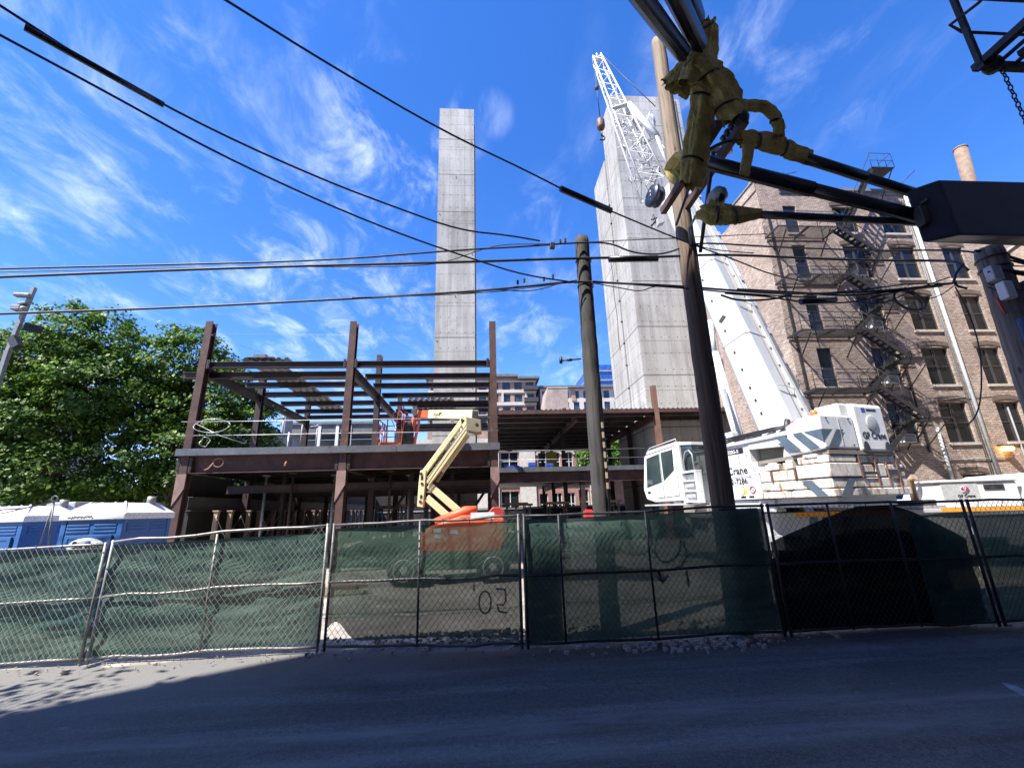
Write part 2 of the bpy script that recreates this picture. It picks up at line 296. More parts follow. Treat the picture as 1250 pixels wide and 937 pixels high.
SCREEN = screen('green mesh fabric', (0.045, 0.098, 0.08), (0.125, 0.195, 0.16), 0.04)
SCREENT = screen('thin green mesh fabric', (0.04, 0.08, 0.06), (0.085, 0.14, 0.105), 0.125)
SCREEN2 = screen('dense teal mesh fabric', (0.022, 0.08, 0.068), (0.055, 0.145, 0.118), 0.13)
SCREEN3 = screen('black green mesh fabric', (0.006, 0.008, 0.008), (0.012, 0.016, 0.015), 0.035)

def leafmat(name, c1, c2, c3):
    m, n, l, b = newmat(name)
    out = n['Material Output']
    g = n.new('ShaderNodeNewGeometry')
    r = ramp(n, [(0.0, c1), (0.55, c2), (1.0, c3)]); l.new(g.outputs['Random Per Island'], r.inputs['Fac'])
    a = noise_node(n, l, coords(n, l), 0.6, 4, 0.6); ar = ramp(n, [(0.32, (0.5, .6, .6)), (0.68, (1.4, 1.3, 1.05))]); l.new(a.outputs['Fac'], ar.inputs['Fac'])
    col = mixrgb(n, l, 1.0, r.outputs['Color'], ar.outputs['Color'], 'MULTIPLY')
    l.new(col, b.inputs['Base Color']); b.inputs['Roughness'].default_value = 0.5; b.inputs['Specular IOR Level'].default_value = 0.25
    tl = n.new('ShaderNodeBsdfTranslucent'); l.new(mixrgb(n, l, 1.0, col, (1.3, 1.5, 0.5), 'MULTIPLY'), tl.inputs['Color'])
    mx = n.new('ShaderNodeMixShader'); mx.inputs[0].default_value = 0.3; l.new(b.outputs[0], mx.inputs[1]); l.new(tl.outputs[0], mx.inputs[2]); l.new(mx.outputs[0], out.inputs['Surface'])
    return m
LEAF = leafmat('green leaves', (0.03, 0.07, 0.016), (0.075, 0.15, 0.03), (0.17, 0.25, 0.06))
LEAF2 = leafmat('bright green leaves', (0.06, 0.12, 0.02), (0.1, 0.19, 0.03), (0.15, 0.26, 0.05))

def emis(name, col, s):
    m, n, l, b = newmat(name)
    b.inputs['Base Color'].default_value = (*col, 1); b.inputs['Emission Color'].default_value = (*col, 1); b.inputs['Emission Strength'].default_value = s
    return m
LAMPON = emis('lit amber lamp', (1.0, 0.45, 0.08), 6)

# ------------------------------------------------------------------ mesh building
class MB:
    def __init__(s): s.v = []; s.f = []; s.sm = []; s.mi = []; s.m = 0
    def add(s, vs, fs, smooth=False):
        o = len(s.v); s.v += [V(p) for p in vs]
        for f in fs: s.f.append([i + o for i in f]); s.sm.append(smooth); s.mi.append(s.m)
        return s
    def hexa(s, p):   # 8 corners: bottom ring then top ring
        return s.add(p, [(3, 2, 1, 0), (4, 5, 6, 7), (0, 1, 5, 4), (1, 2, 6, 5), (2, 3, 7, 6), (3, 0, 4, 7)])
    def box(s, x0, x1, y0, y1, z0, z1):
        return s.hexa([(x0, y0, z0), (x1, y0, z0), (x1, y1, z0), (x0, y1, z0), (x0, y0, z1), (x1, y0, z1), (x1, y1, z1), (x0, y1, z1)])
    def bar(s, p, q, wd, ht, up=(0, 0, 1)):
        p, q = V(p), V(q); d = (q - p).normalized(); up = V(up)
        if abs(d.dot(up)) > 0.98: up = V((0, 1, 0))
        sd = d.cross(up).normalized(); u = sd.cross(d)
        a, b = sd * wd / 2, u * ht / 2
        return s.hexa([p - a - b, p + a - b, q + a - b, q - a - b, p - a + b, p + a + b, q + a + b, q - a + b])
    def ibeam(s, p, q, dep, wd, up=(0, 0, 1), tf=0.022, tw=0.014):
        p, q = V(p), V(q); d = (q - p).normalized(); up = V(up)
        if abs(d.dot(up)) > 0.98: up = V((0, 1, 0))
        sd = d.cross(up).normalized(); u = sd.cross(d)
        s.bar(p + u * (dep / 2 - tf / 2), q + u * (dep / 2 - tf / 2), wd, tf, up); s.bar(p - u * (dep / 2 - tf / 2), q - u * (dep / 2 - tf / 2), wd, tf, up)
        return s.bar(p, q, tw, dep - 2 * tf, up)
    def tube(s, pts, r, n=8, cap=True, smooth=True, wob=0):
        pts = [V(p) for p in pts]; k = len(pts); rs = r if isinstance(r, (list, tuple)) else [r] * k
        d0 = (pts[1] - pts[0]).normalized(); ref = V((0, 0, 1)) if abs(d0.z) < 0.9 else V((1, 0, 0))
        a = d0.cross(ref).normalized(); vs = []
        for i, p in enumerate(pts):
            d = (pts[min(i + 1, k - 1)] - pts[max(i - 1, 0)]).normalized()
            a = (a - d * a.dot(d)).normalized(); b = d.cross(a)
            for j in range(n):
                t = 2 * math.pi * j / n; rr = rs[i]
                q = p + (a * math.cos(t) + b * math.sin(t)) * rr
                if wob: q += (a * math.cos(t) + b * math.sin(t)) * wob * noise.noise(q * 7) 
                vs.append(q)
        fs = [(i * n + j, i * n + (j + 1) % n, (i + 1) * n + (j + 1) % n, (i + 1) * n + j) for i in range(k - 1) for j in range(n)]
        s.add(vs, fs, smooth)
        if cap:
            o = len(s.v) - k * n
            s.f.append([o + j for j in range(n)][::-1]); s.f.append([o + (k - 1) * n + j for j in range(n)]); s.sm += [False, False]; s.mi += [s.m, s.m]
        return s
    def prism(s, poly, ext):
        ext = V(ext); k = len(poly); vs = [V(p) for p in poly] + [V(p) + ext for p in poly]
        return s.add(vs, [tuple(range(k))[::-1], tuple(range(k, 2 * k))] + [(i, (i + 1) % k, k + (i + 1) % k, k + i) for i in range(k)])
    def disc(s, c, ax, r, th, n=24, r0=0):
        c, ax = V(c), V(ax).normalized(); return s.tube([c, c + ax * th], r, n, True, False)
    def ring(s, c, ax, r, rt, n=24, m=6):
        c, ax = V(c), V(ax).normalized(); ref = V((0, 0, 1)) if abs(ax.z) < 0.9 else V((1, 0, 0))
        a = ax.cross(ref).normalized(); b = ax.cross(a); vs = []
        for i in range(n):
            t = 2 * math.pi * i / n; o = a * math.cos(t) + b * math.sin(t)
            for j in range(m):
                u = 2 * math.pi * j / m; vs.append(c + o * (r + rt * math.cos(u)) + ax * rt * math.sin(u))
        return s.add(vs, [(i * m + j, ((i + 1) % n) * m + j, ((i + 1) % n) * m + (j + 1) % m, i * m + (j + 1) % m) for i in range(n) for j in range(m)], True)
    def lathe(s, c, prof, n=16, ax=(0, 0, 1)):
        c, ax = V(c), V(ax).normalized(); pts = [c + ax * h for _, h in prof]
        a = ax.cross(V((1, 0, 0)) if abs(ax.x) < 0.9 else V((0, 1, 0))).normalized(); b = ax.cross(a); vs = []
        for (r, h) in prof:
            for j in range(n):
                t = 2 * math.pi * j / n; vs.append(c + ax * h + (a * math.cos(t) + b * math.sin(t)) * r)
        k = len(prof)
        return s.add(vs, [(i * n + j, i * n + (j + 1) % n, (i + 1) * n + (j + 1) % n, (i + 1) * n + j) for i in range(k - 1) for j in range(n)] + [tuple(range(n))[::-1], tuple(range((k - 1) * n, k * n))], True)
    def grid(s, fn, nu, nv, smooth=True):
        vs = [fn(i / nu, j / nv) for j in range(nv + 1) for i in range(nu + 1)]
        return s.add(vs, [(j * (nu + 1) + i, j * (nu + 1) + i + 1, (j + 1) * (nu + 1) + i + 1, (j + 1) * (nu + 1) + i) for j in range(nv) for i in range(nu)], smooth)
    def xform(s, fn):
        s.v = [V(fn(p)) for p in s.v]; return s
    def build(s, name, mat, parent=None, uv=True, bevel=0):
        off = V(parent['_o']) if parent is not None else None
        if off is None:
            xs = [p.x for p in s.v]; ys = [p.y for p in s.v]; zs = [p.z for p in s.v]
            off = V(((min(xs) + max(xs)) / 2, (min(ys) + max(ys)) / 2, min(zs)))
        me = bpy.data.meshes.new(name)
        me.from_pydata([tuple(p - off) for p in s.v], [], s.f)
        for m in (mat if isinstance(mat, list) else [mat]): me.materials.append(m)
        me.polygons.foreach_set('use_smooth', s.sm); me.polygons.foreach_set('material_index', s.mi)
        if uv:
            ul = me.uv_layers.new(name='UVMap'); data = ul.data
            for p in me.polygons:
                nx, ny, nz = abs(p.normal.x), abs(p.normal.y), abs(p.normal.z)
                for li in p.loop_indices:
                    c = s.v[me.loops[li].vertex_index]
                    if nz > nx and nz > ny: data[li].uv = (c.x, c.y)
                    elif nx > ny: data[li].uv = (c.y, c.z)
                    else: data[li].uv = (c.x, c.z)
        o = bpy.data.objects.new(name, me); COL.objects.link(o)
        if parent is not None:
            o.parent = parent; o['_o'] = tuple(off)
        else:
            o.location = off; o['_o'] = tuple(off)
        if bevel:
            b = o.modifiers.new('bevel', 'BEVEL'); b.width = bevel; b.segments = 2; b.limit_method = 'ANGLE'
        return o
def thing(name, label, cat, loc=(0, 0, 0), group=None):
    o = bpy.data.objects.new(name, None); COL.objects.link(o); o.location = loc; o['_o'] = tuple(loc); o.empty_display_size = 0.2
    return tag(o, label, cat, group)
def tag(o, label, cat, group=None, kind=None):
    o['label'] = label; o['category'] = cat
    if group: o['group'] = group
    if kind: o['kind'] = kind
    return o
def struct(o):
    o['kind'] = 'structure'; return o
def moved(o, vec, label=None):
    """copy of a thing with copies of its parts and sub-parts, shifted by vec"""
    c = o.copy(); COL.objects.link(c); c.location = o.location + V(vec)
    if label: c['label'] = label
    for ch in o.children:
        d = ch.copy(); COL.objects.link(d); d.parent = c
        for g in ch.children:
            e = g.copy(); COL.objects.link(e); e.parent = d
    return c
def text(body, name, size, org, xd, yd, mat, parent, align='LEFT', wscale=1.0, depth=0.004):
    cu = bpy.data.curves.new('text', 'FONT'); cu.body = body; cu.size = size; cu.extrude = depth; cu.align_x = align
    cu.offset = size * .016
    to = bpy.data.objects.new('text', cu); COL.objects.link(to)
    bpy.context.view_layer.update()
    me = bpy.data.meshes.new_from_object(to.evaluated_get(bpy.context.evaluated_depsgraph_get()))
    bpy.data.objects.remove(to); bpy.data.curves.remove(cu)
    xd, yd = V(xd).normalized(), V(yd).normalized(); zd = xd.cross(yd); org = V(org); off = V(parent['_o'])
    for v in me.vertices: v.co = org + xd * v.co.x * wscale + yd * v.co.y + zd * v.co.z - off
    me.materials.clear(); me.materials.append(mat); me.name = name
    o = bpy.data.objects.new(name, me); COL.objects.link(o); o.parent = parent; o['_o'] = tuple(off)
    return o
def holes_wall(mb, fn, x0, x1, z0, z1, holes, depth=0.2):
    """flat wall in (x,z) with rectangular openings and their reveals; fn(x, d, z) -> world, d into the wall"""
    xs = sorted({x0, x1, *[h[0] for h in holes], *[h[1] for h in holes]}); zs = sorted({z0, z1, *[h[2] for h in holes], *[h[3] for h in holes]})
    xs = [x for x in xs if x0 <= x <= x1]; zs = [z for z in zs if z0 <= z <= z1]
    for i in range(len(xs) - 1):
        for j in range(len(zs) - 1):
            cx, cz = (xs[i] + xs[i + 1]) / 2, (zs[j] + zs[j + 1]) / 2
            if any(h[0] < cx < h[1] and h[2] < cz < h[3] for h in holes): continue
            mb.add([fn(xs[i], 0, zs[j]), fn(xs[i + 1], 0, zs[j]), fn(xs[i + 1], 0, zs[j + 1]), fn(xs[i], 0, zs[j + 1])], [(0, 1, 2, 3)])
    for a, b_, c, d in holes:
        ring = [(a, c), (b_, c), (b_, d), (a, d)]
        for k in range(4):
            p, q = ring[k], ring[(k + 1) % 4]
            mb.add([fn(p[0], 0, p[1]), fn(p[0], depth, p[1]), fn(q[0], depth, q[1]), fn(q[0], 0, q[1])], [(0, 1, 2, 3)])
SUN, SKYS, EXPO, CLOUDC, SH_LO, SH_HI, TW = 5.0, 0.118, 1.3, (5.4, 5.9, 6.8), 23.5, 29.0, 76
# ================================================================== GROUND
def sheet(name, x0, x1, y0, y1, z, mat, nx=1, ny=1, dz=None):
    m = MB(); m.grid(lambda u, v: V((x0 + (x1 - x0) * u, y0 + (y1 - y0) * v, z + (dz(x0 + (x1 - x0) * u, y0 + (y1 - y0) * v) if dz else 0))), nx, ny, True)
    return struct(m.build(name, mat))
sheet('ground', -900, 900, -500, 1500, -0.06, FARG)
road = sheet('road', -60, 60, -1.45, 7.35, -0.004, ASPH, 1, 1)
# keep the road's object coordinates equal to world coordinates
for vtx in road.data.vertices: vtx.co = vtx.co + road.location
road.location = (0, 0, 0)
def sitez(x, y):
    t = min(1, max(0, (y - 6.75) / 1.2))
    return 0.10 * noise.noise(V((x * 0.5, y * 0.5, 3))) * t + 0.05 * noise.noise(V((x * 2, y * 2, 1))) * t + 0.02 * t - 0.03 * (1 - t) - (0.35 * max(0, min(1, (y - 10) / 3)) if x > 6 else 0)
sheet('site_ground', -30, 45, 6.7, 70, 0.0, SOIL, 150, 130, sitez)
# rubble bank along the fence
m = MB()
def rock(mb, c, r):
    o = [V((x, y, z)) for x in (-1, 1) for y in (-1, 1) for z in (-1, 1)]
    pts = [V(c) + V((p.x * r * R_.uniform(.5, 1), p.y * r * R_.uniform(.5, 1), p.z * r * R_.uniform(.4, .8))) for p in o]
    q = [pts[i] for i in (0, 4, 6, 2, 1, 5, 7, 3)]
    mb.hexa(q)
for i in range(420):
    x = R_.uniform(-9, 9); y = 7.0 + R_.gauss(0, .25) - max(0, x) * .03
    if y < 6.75: y = 6.75 + R_.uniform(0, .4)
    rock(m, (x, y, 0.015 + max(0, .05 * noise.noise(V((x, y, 0))))), R_.uniform(.005, .016) * (2.2 if i % 17 == 0 else 1))
for i in range(480):
    x = R_.gauss(0.0, .9) if i % 3 else R_.uniform(-2.6, 8); y = 7.45 + R_.gauss(0, .22)
    rock(m, (x, y, 0.06 * math.exp(-((y - 7.5) / .3) ** 2) + .02), R_.uniform(.01, .035) * (2 if i % 13 == 0 else 1))
for i in range(170):
    x = R_.gauss(2.9, .8); y = 6.62 + R_.gauss(0, .12)
    rock(m, (x, y, .01), R_.uniform(.01, .045))
o = m.build('rubble', ROCKM, uv=False); tag(o, 'pale crushed stone rubble scattered along the foot of the green fence', 'rubble', kind='stuff')

ma, mb_ = at(1222, 831, 5.0), at(1262, 852, 5.0)
def gpt(px, py): r = ray(px, py); q = V((0, 0, EYE)) + r * (-EYE / r.z); return V((q.x, q.y, .001))
struct(MB().add([gpt(1222, 832), gpt(1232, 840), gpt(1275, 862), gpt(1275, 856), gpt(1240, 836)], [(0, 1, 2, 3, 4)]).build('road_marking', worn('worn white road paint', (.12, .12, .12), (.45, .45, .44), 7, .8)))
# ================================================================== FENCE
def fence_panel(p0, p1, h0, h1, mids, label, seed, fabric, sag=0.0, top_gap=(0.03, 0.03), bot_gap=(0.03, 0.03), lift=None, extra=None, screen_x=(0, 1), steel=None, amp=.055):
    ST = steel or FENCEST
    a, b = V((*p0, 0)), V((*p1, 0)); L = (b - a).length; d = (b - a) / L; nrm = V((-d.y, d.x, 0))
    if nrm.y < 0: nrm = -nrm
    t = thing('fence_panel', label, 'fence', (*((a + b) / 2),), 'chain link fence panels along the street')
    H = lambda u: h0 + (h1 - h0) * u
    rnd = random.Random(seed)
    wig = [rnd.uniform(-.018, .018) for _ in range(9)]
    def pt(u, z, off=0): return a + d * (L * u) + V((0, 0, z)) + nrm * off
    for u in (0.008, 0.992): MB().tube([pt(u, 0.01), pt(u, H(u) + .03)], 0.021, 8).build('post', ST, t, False)
    for u in mids:
        MB().tube([pt(u, 0.06, -.005), pt(u + rnd.uniform(-.006, .006), H(u), -.005)], 0.017, 8).build('brace_post', ST, t, False)
    for name, zf in (('top_rail', lambda u: H(u)), ('mid_rail', lambda u: H(u) * .535), ('bottom_rail', lambda u: .075)):
        MB().tube([pt(u / 8, zf(u / 8) + wig[u] * (0 if u in (0, 8) else 1) - sag * math.sin(math.pi * u / 8)) for u in range(9)], 0.019, 8).build(name, ST, t, False)
    # chain link: two families of slanted wires
    m = MB(); dx, dz = .088, .112; k = dz / dx; z0 = .09
    n = int(L / dx) + 34
    for fam in (1, -1):
        for i in range(-34, n):
            x0 = i * dx
            seg = []
            steps = 10
            hmax = max(h0, h1) - z0 - .02
            pts = []
            for s_ in range(steps + 1):
                zz = z0 + hmax * s_ / steps; xx = x0 + fam * (zz - z0) / k + (0 if fam > 0 else hmax / k)
                u = xx / L
                if -0.0005 <= u <= 1.0005 and zz <= H(u) - .01:
                    pts.append(pt(u, zz + .012 * noise.noise(V((xx * .7, zz, seed))), -.034 + .006 * fam + .03 * noise.noise(V((xx * .9, zz * .9, seed + 4)))))
                elif len(pts) > 1: m.tube(pts, .0031, 3, False); pts = []
                else: pts = []
            if len(pts) > 1: m.tube(pts, .0031, 3, False)
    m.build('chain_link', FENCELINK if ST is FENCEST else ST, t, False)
    # fabric
    def fab(u0, u1, zb, zt, off, mat, name, amp=.05, nu=44, nv=22, ss=0):
        m = MB()
        def fn(u, v):
            uu = u0 + (u1 - u0) * u; lo, hi = zb(uu), zt(uu)
            z = lo + (hi - lo) * v
            q = V((uu * L * .55, z * 1.7, seed * 3.1 + ss))
            sag_ = .22 * math.sin(math.pi * min(1, max(0, u)))
            sw = amp * (noise.noise(q) * 1.2 + .75 * abs(noise.noise(V((uu * L * .8, (z + sag_) * 7.5, seed)))) * (1.4 - z / 1.8) + .35 * noise.noise(V((uu * L * 3.2 + z * 2, z * 4, seed)))) * math.sin(math.pi * min(1, max(.04, v))) ** .5
            return pt(uu, z, off + abs(sw) + .01)
        m.grid(fn, nu, nv); return m.build(name, mat, t, False)
    fab(screen_x[0], screen_x[1],
        lambda u: bot_gap[0] + (bot_gap[1] - bot_gap[0]) * u + (lift(u) if lift else 0),
        lambda u: H(u) - top_gap[0] - (top_gap[1] - top_gap[0]) * u - .02 * abs(noise.noise(V((u * L * 2, seed, 0)))), .012, fabric, 'privacy_screen', amp, 70, 44)
    for i in range(9):
        u = (i + .5) / 9 + rnd.uniform(-.02, .02)
        MB().tube([pt(u, H(u) + .022, -.012), pt(u + .004, H(u) - .02, -.026), pt(u + rnd.uniform(-.01, .01), H(u) - rnd.uniform(.05, .12), -.012)], .0045, 4).build('tie', BLACK, t, False)
    if extra: extra(t, pt, H, fab, L)
    return t
X0, X1, X2, X3, X4, X5, X6 = -9.2, -5.5, -2.33, .58, 4.42, 7.74, 11.4
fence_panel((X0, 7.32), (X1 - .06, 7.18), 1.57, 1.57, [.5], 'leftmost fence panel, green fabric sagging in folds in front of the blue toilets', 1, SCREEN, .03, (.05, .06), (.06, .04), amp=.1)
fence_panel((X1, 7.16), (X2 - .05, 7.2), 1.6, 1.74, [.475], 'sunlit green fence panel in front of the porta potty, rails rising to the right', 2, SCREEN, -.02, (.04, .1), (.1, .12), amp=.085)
def scribble(pts, r, t, pt, off=-.004):
    MB().tube([pt(u, z, off) for u, z in pts], r, 5).build('graffiti', INK, t, False)
def exC(t, pt, H, fab, L):
    U = lambda x: (x - X2) / L
    # mirrored writing on the fabric
    f = .07
    scribble([(U(-.14 + .0), .84), (U(-.145), .76)], .013, t, pt, f)
    scribble([(U(.02 + .1 * math.cos(a) * .9), .60 + .15 * math.sin(a)) for a in [i * math.pi / 8 for i in range(17)]], .013, t, pt, f)
    scribble([(U(.18), .78), (U(.32), .77), (U(.33), .62), (U(.28), .555), (U(.2), .575), (U(.22), .48), (U(.34), .455)], .014, t, pt, f)
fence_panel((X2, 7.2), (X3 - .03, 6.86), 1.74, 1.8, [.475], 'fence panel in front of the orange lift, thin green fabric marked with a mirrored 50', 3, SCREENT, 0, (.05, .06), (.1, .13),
            lift=lambda u: .28 * math.exp(-((u - .05) / .07) ** 2) + .05 * math.sin(u * 3.1) , extra=exC, steel=FENCEHALFSHADE)
def exD(t, pt, H, fab, L):
    U = lambda x: (x - X3) / L
    fab(U(.6), U(1.15), lambda u: .08, lambda u: H(u) - .06, .17, SCREEN3, 'dark_screen_strip', .02, 14, 16, 3)
    fab(U(3.75), U(4.4), lambda u: .06, lambda u: H(u) - .03, .17, SCREEN3, 'dark_screen_strip', .02, 14, 16, 5)
    f = .075
    scribble([(U(2.82 + .2 * math.cos(a) + .06 * math.sin(a)), 1.3 + .24 * math.sin(a)) for a in [i * math.pi / 8 for i in range(17)]], .014, t, pt, f)
    scribble([(U(3.06), 1.36), (U(3.1), 1.16), (U(2.98), 1.0), (U(2.88), .98)], .014, t, pt, f)
    scribble([(U(2.62), .95), (U(2.66), .78), (U(2.6), .86)], .018, t, pt, f); scribble([(U(2.66), .78), (U(2.76), .88)], .018, t, pt, f)
    scribble([(U(3.05), .93), (U(3.06), .72)], .02, t, pt, f)
    for cx0, r0 in ((.95, .2), (1.55, .22), (1.95, .16), (2.3, .26)):
        scribble([(U(cx0 + r0 * 1.1 * math.cos(a)), 1.38 + r0 * .8 * math.sin(a)) for a in [i * math.pi / 8 + cx0 for i in range(13)]], .006, t, pt, f)
fence_panel((X3, 6.84), (X4 - .03, 6.78), 1.8, 1.84, [.15, .5], 'shaded teal fence panel in front of the two wooden poles, sprayed with a black 9', 4, SCREEN, 0, (.06, .04), (.08, .1), extra=exD, steel=FENCESHADE)
def exE(t, pt, H, fab, L):
    prof = [(0, 1.28), (.12, 1.42), (.42, 1.74), (.5, 1.79), (.66, 1.79), (.76, 1.68), (.97, 1.3), (1.0, 1.2)]
    def top(u):
        for (a, za), (b, zb) in zip(prof, prof[1:]):
            if u <= b: return za + (zb - za) * (u - a) / (b - a)
        return prof[-1][1]
    fab(0.01, .995, lambda u: .05, top, .1, SCREEN3, 'black_tarp', .05, 50, 20, 9)
    fab(0.01, .9, lambda u: .05, lambda u: top(u) * .8, .2, SCREEN3, 'black_tarp', .05, 30, 12, 15)
fence_panel((X4, 6.77), (X5 - .03, 6.73), 1.84, 1.82, [.3, .62], 'dark fence panel hung with a peaked black tarp in front of the crane carrier', 5, SCREEN2, 0, (.34, .16), (.05, .05), extra=exE, screen_x=(.7, 1), steel=FENCESHADE)
fence_panel((X5, 6.72), (X6, 6.76), 1.82, 1.8, [.5], 'rightmost fence panel with green fabric under the white truck bonnet', 6, SCREEN, 0, (.22, .22), (.06, .06), steel=FENCESHADE)

# ================================================================== POLES
def pole(name, label, top, base, r0, r1, mat, cap=True):
    t = thing(name, label, 'pole', base, 'wooden utility poles behind the fence')
    b, tp = V(base), V(top); n = 60
    m = MB(); m.tube([b.lerp(tp, i / n) + V((.012 * noise.noise(V((i * .5, 1, b.x))), .012 * noise.noise(V((i * .5, 5, b.x))), 0)) for i in range(n + 1)], [r0 + (r1 - r0) * i / n for i in range(n)] + [r1 * .93], 48)
    m.tube([tp, tp + V((0, 0, .03))], [r1 * .93, r1 * .6], 20)
    ax_ = (tp - b).normalized()
    for i_, p_ in enumerate(m.v):
        c_ = b + ax_ * (p_ - b).dot(ax_); o_ = p_ - c_
        if o_.length > .01: th_ = math.atan2(o_.y, o_.x); m.v[i_] = c_ + o_ * (1 + .1 * min(0, noise.noise(V((math.cos(th_) * 5, math.sin(th_) * 5, p_.z * .28 + b.x))) + .12) * 2.2 + .03 * noise.noise(V((o_.x * 6, o_.y * 6, p_.z * 1.2))))
    m.build('shaft', mat, t, False)
    return t
P1 = pole('utility_pole', 'short weathered dark pole with cables crossing its top, left of the tall pole', (2.02, 7.4, 7.08), (1.96, 7.4, -.3), .158, .138, WOODOLD)
m = MB(); 
for z in (6.55, 6.0): m.tube([(2.02 + .152 * math.cos(a), 7.4 + .152 * math.sin(a), z) for a in [i * .5 for i in range(13)]], .012, 5)
m.build('cable_band', BLACK, P1, False)
m = MB(); b0 = at(709, 438, 7.4); b1 = at(686, 440, 7.2); m.tube([b0, b1], .014, 6); m.tube([b1 + V((-.02, 0, -.05)), b1 + V((-.02, 0, .07))], .03, 6); m.tube([b0 + (b1 - b0) * .5, b0 + (b1 - b0) * .7], .028, 6); m.build('insulator_pin', DARKMET, P1, False)
m = MB()
for i in range(7): m.box(2.05, 2.08, 7.4 - .165, 7.4 - .135, 3.2 - i * .17, 3.3 - i * .17)
m.build('marker_tag', TIMBER, P1, False)
# the tall pole
ptop, pbase = at(803, 50, 7.2), V((3.93, 7.2, -.3))
P2 = pole('utility_pole', 'tall pole with pale sunlit upper half and crossarms, standing in front of the crane boom', ptop, pbase, .195, .15, WOODSHADED)
# double crossarm running towards the street, with steel braces
ZC = at(830, 250, 7.2).z
ends = []
for px0, py0, px1, py1 in ((812, 254, 868, 172), (840, 250, 899, 165)):
    p = at(px0, py0, 7.0); q = at(px1, py1, 5.3); q.z = p.z
    MB().bar(p + (p - q).normalized() * .1, q + (q - p).normalized() * .25, .11, .13).build('crossarm', RUST, P2); ends.append((p, q))
pz = pbase.lerp(ptop, (6.7 + .3) / (ptop.z + .3))
MB().bar(pz + V((.2, -.1, -.1)), at(871, 185, 5.6), .05, .07).build('crossarm_brace', RUST2, P2)
MB().bar(pz + V((-.2, -.1, .5)), ends[0][1] + V((0, .4, -.05)), .03, .05).build('crossarm_brace', RUST2, P2)
m = MB()
for i in range(3): m.lathe(ends[1][1] + V((-.05, .12 * i, .07)), [(.03, 0), (.05, .03), (.03, .06), (.06, .09), (.03, .13)], 10)
m.build('insulator', BLACK, P2, False)
m = MB(); e = ends[1][1]; m.bar(e + V((-.5, .45, .1)), e + V((.2, .45, .1)), .07, .07); m.build('spacer_block', GALV, P2)
# street lamp on the tall pole
sl = thing('street_lamp', 'grey cobra head street lamp on a curved arm fixed to the tall pole', 'street lamp', at(850, 290, 7.0))
a0, a1 = at(843, 298, 7.0), at(868, 250, 6.2)
h0, h1 = at(866, 250, 6.3), at(884, 231, 5.9)
MB().tube([a0, a0.lerp(h0, .3) + V((-.12, 0, .1)), a0.lerp(h0, .7) + V((-.08, 0, .12)), h0], .025, 8).build('arm', LAMPGREY, sl, False)
dv = (h1 - h0)
m = MB(); m.tube([h0, h0 + dv * .12, h0 + dv * .45, h0 + dv * .8, h1], [.06, .1, .15, .14, .05], 12); m.build('lamp_housing', GREYW, sl, False)
m = MB(); m.tube([h0 + dv * .4 - V((0, .03, .07)), h0 + dv * .62 - V((0, .03, .09)), h0 + dv * .86 - V((0, .03, .07))], [.06, .1, .05], 12); m.build('lens', GLASSD, sl, False)
# pole at the right
P3 = pole('utility_pole', 'thick dark pole at the right edge carrying conduits and grey boxes', (9.15, 6.25, 6.15), (8.95, 6.25, -.3), .27, .2, WOODGREY)
def on3(z, dx=0, dy=-.26): return V((8.95 + .2 * (z + .3) / 6.45 + dx, 6.25 + dy, z))
MB().tube([on3(0.0, -.2, -.26), on3(4.7, -.16, -.2)], .05, 10).build('conduit', worn('blue grey conduit', (.06, .075, .12), (.1, .12, .17), 4, .4), P3, False)
MB().tube([on3(5.15, -.25, -.05), on3(4.85, -.24, -.1)], .016, 8).build('red_cable_end', REDP, P3, False)
m = MB(); c = on3(5.55, -.24, -.14); m.box(c.x - .1, c.x + .1, c.y - .06, c.y + .08, c.z - .1, c.z + .17); m.build('terminal_box', GREYP, P3, bevel=.02)
m = MB(); c = on3(5.28, -.2, -.18); m.box(c.x - .07, c.x + .11, c.y - .06, c.y + .08, c.z - .2, c.z + .12); m.build('terminal_box', PALEINK, P3, bevel=.02)
m = MB(); c = on3(5.25, .3, -.1); m.box(c.x - .05, c.x + .14, c.y - .1, c.y + .06, c.z - .32, c.z + .2); m.build('terminal_box', GREYW, P3, bevel=.01)
m = MB()
for z in (5.95, 5.75): m.tube([on3(z, .215 * math.cos(a), .215 * math.sin(a)) for a in [i * .5 for i in range(14)]], .016, 6)
m.build('cable_band', BLACK, P3, False)

# ================================================================== CABLES
def cable(label, pts, r, name='cable', mat=None, ext=(4, 4), group='overhead cables'):
    """pts: picture points with the distance of each; the ends run on a little so that nothing stops at the frame edge"""
    P = [at(*p) for p in pts]
    if ext[0]: P = [P[0] + (P[0] - P[1]).normalized() * ext[0]] + P
    if ext[1]: P = P + [P[-1] + (P[-1] - P[-2]).normalized() * ext[1]]
    # smooth the polyline
    for _ in range(2):
        Q = [P[0]]
        for a, b in zip(P, P[1:]): Q += [a.lerp(b, .25), a.lerp(b, .75)]
        Q.append(P[-1]); P = Q
    m = MB().tube(P, r * 1.22, 6)
    o = m.build(name, mat or BLACK, None, False); tag(o, label, 'cable', group); return o
Yp = 7.2
def lin(px, y0, y1, x0, x1): return y0 + (y1 - y0) * (px - x0) / (x1 - x0)
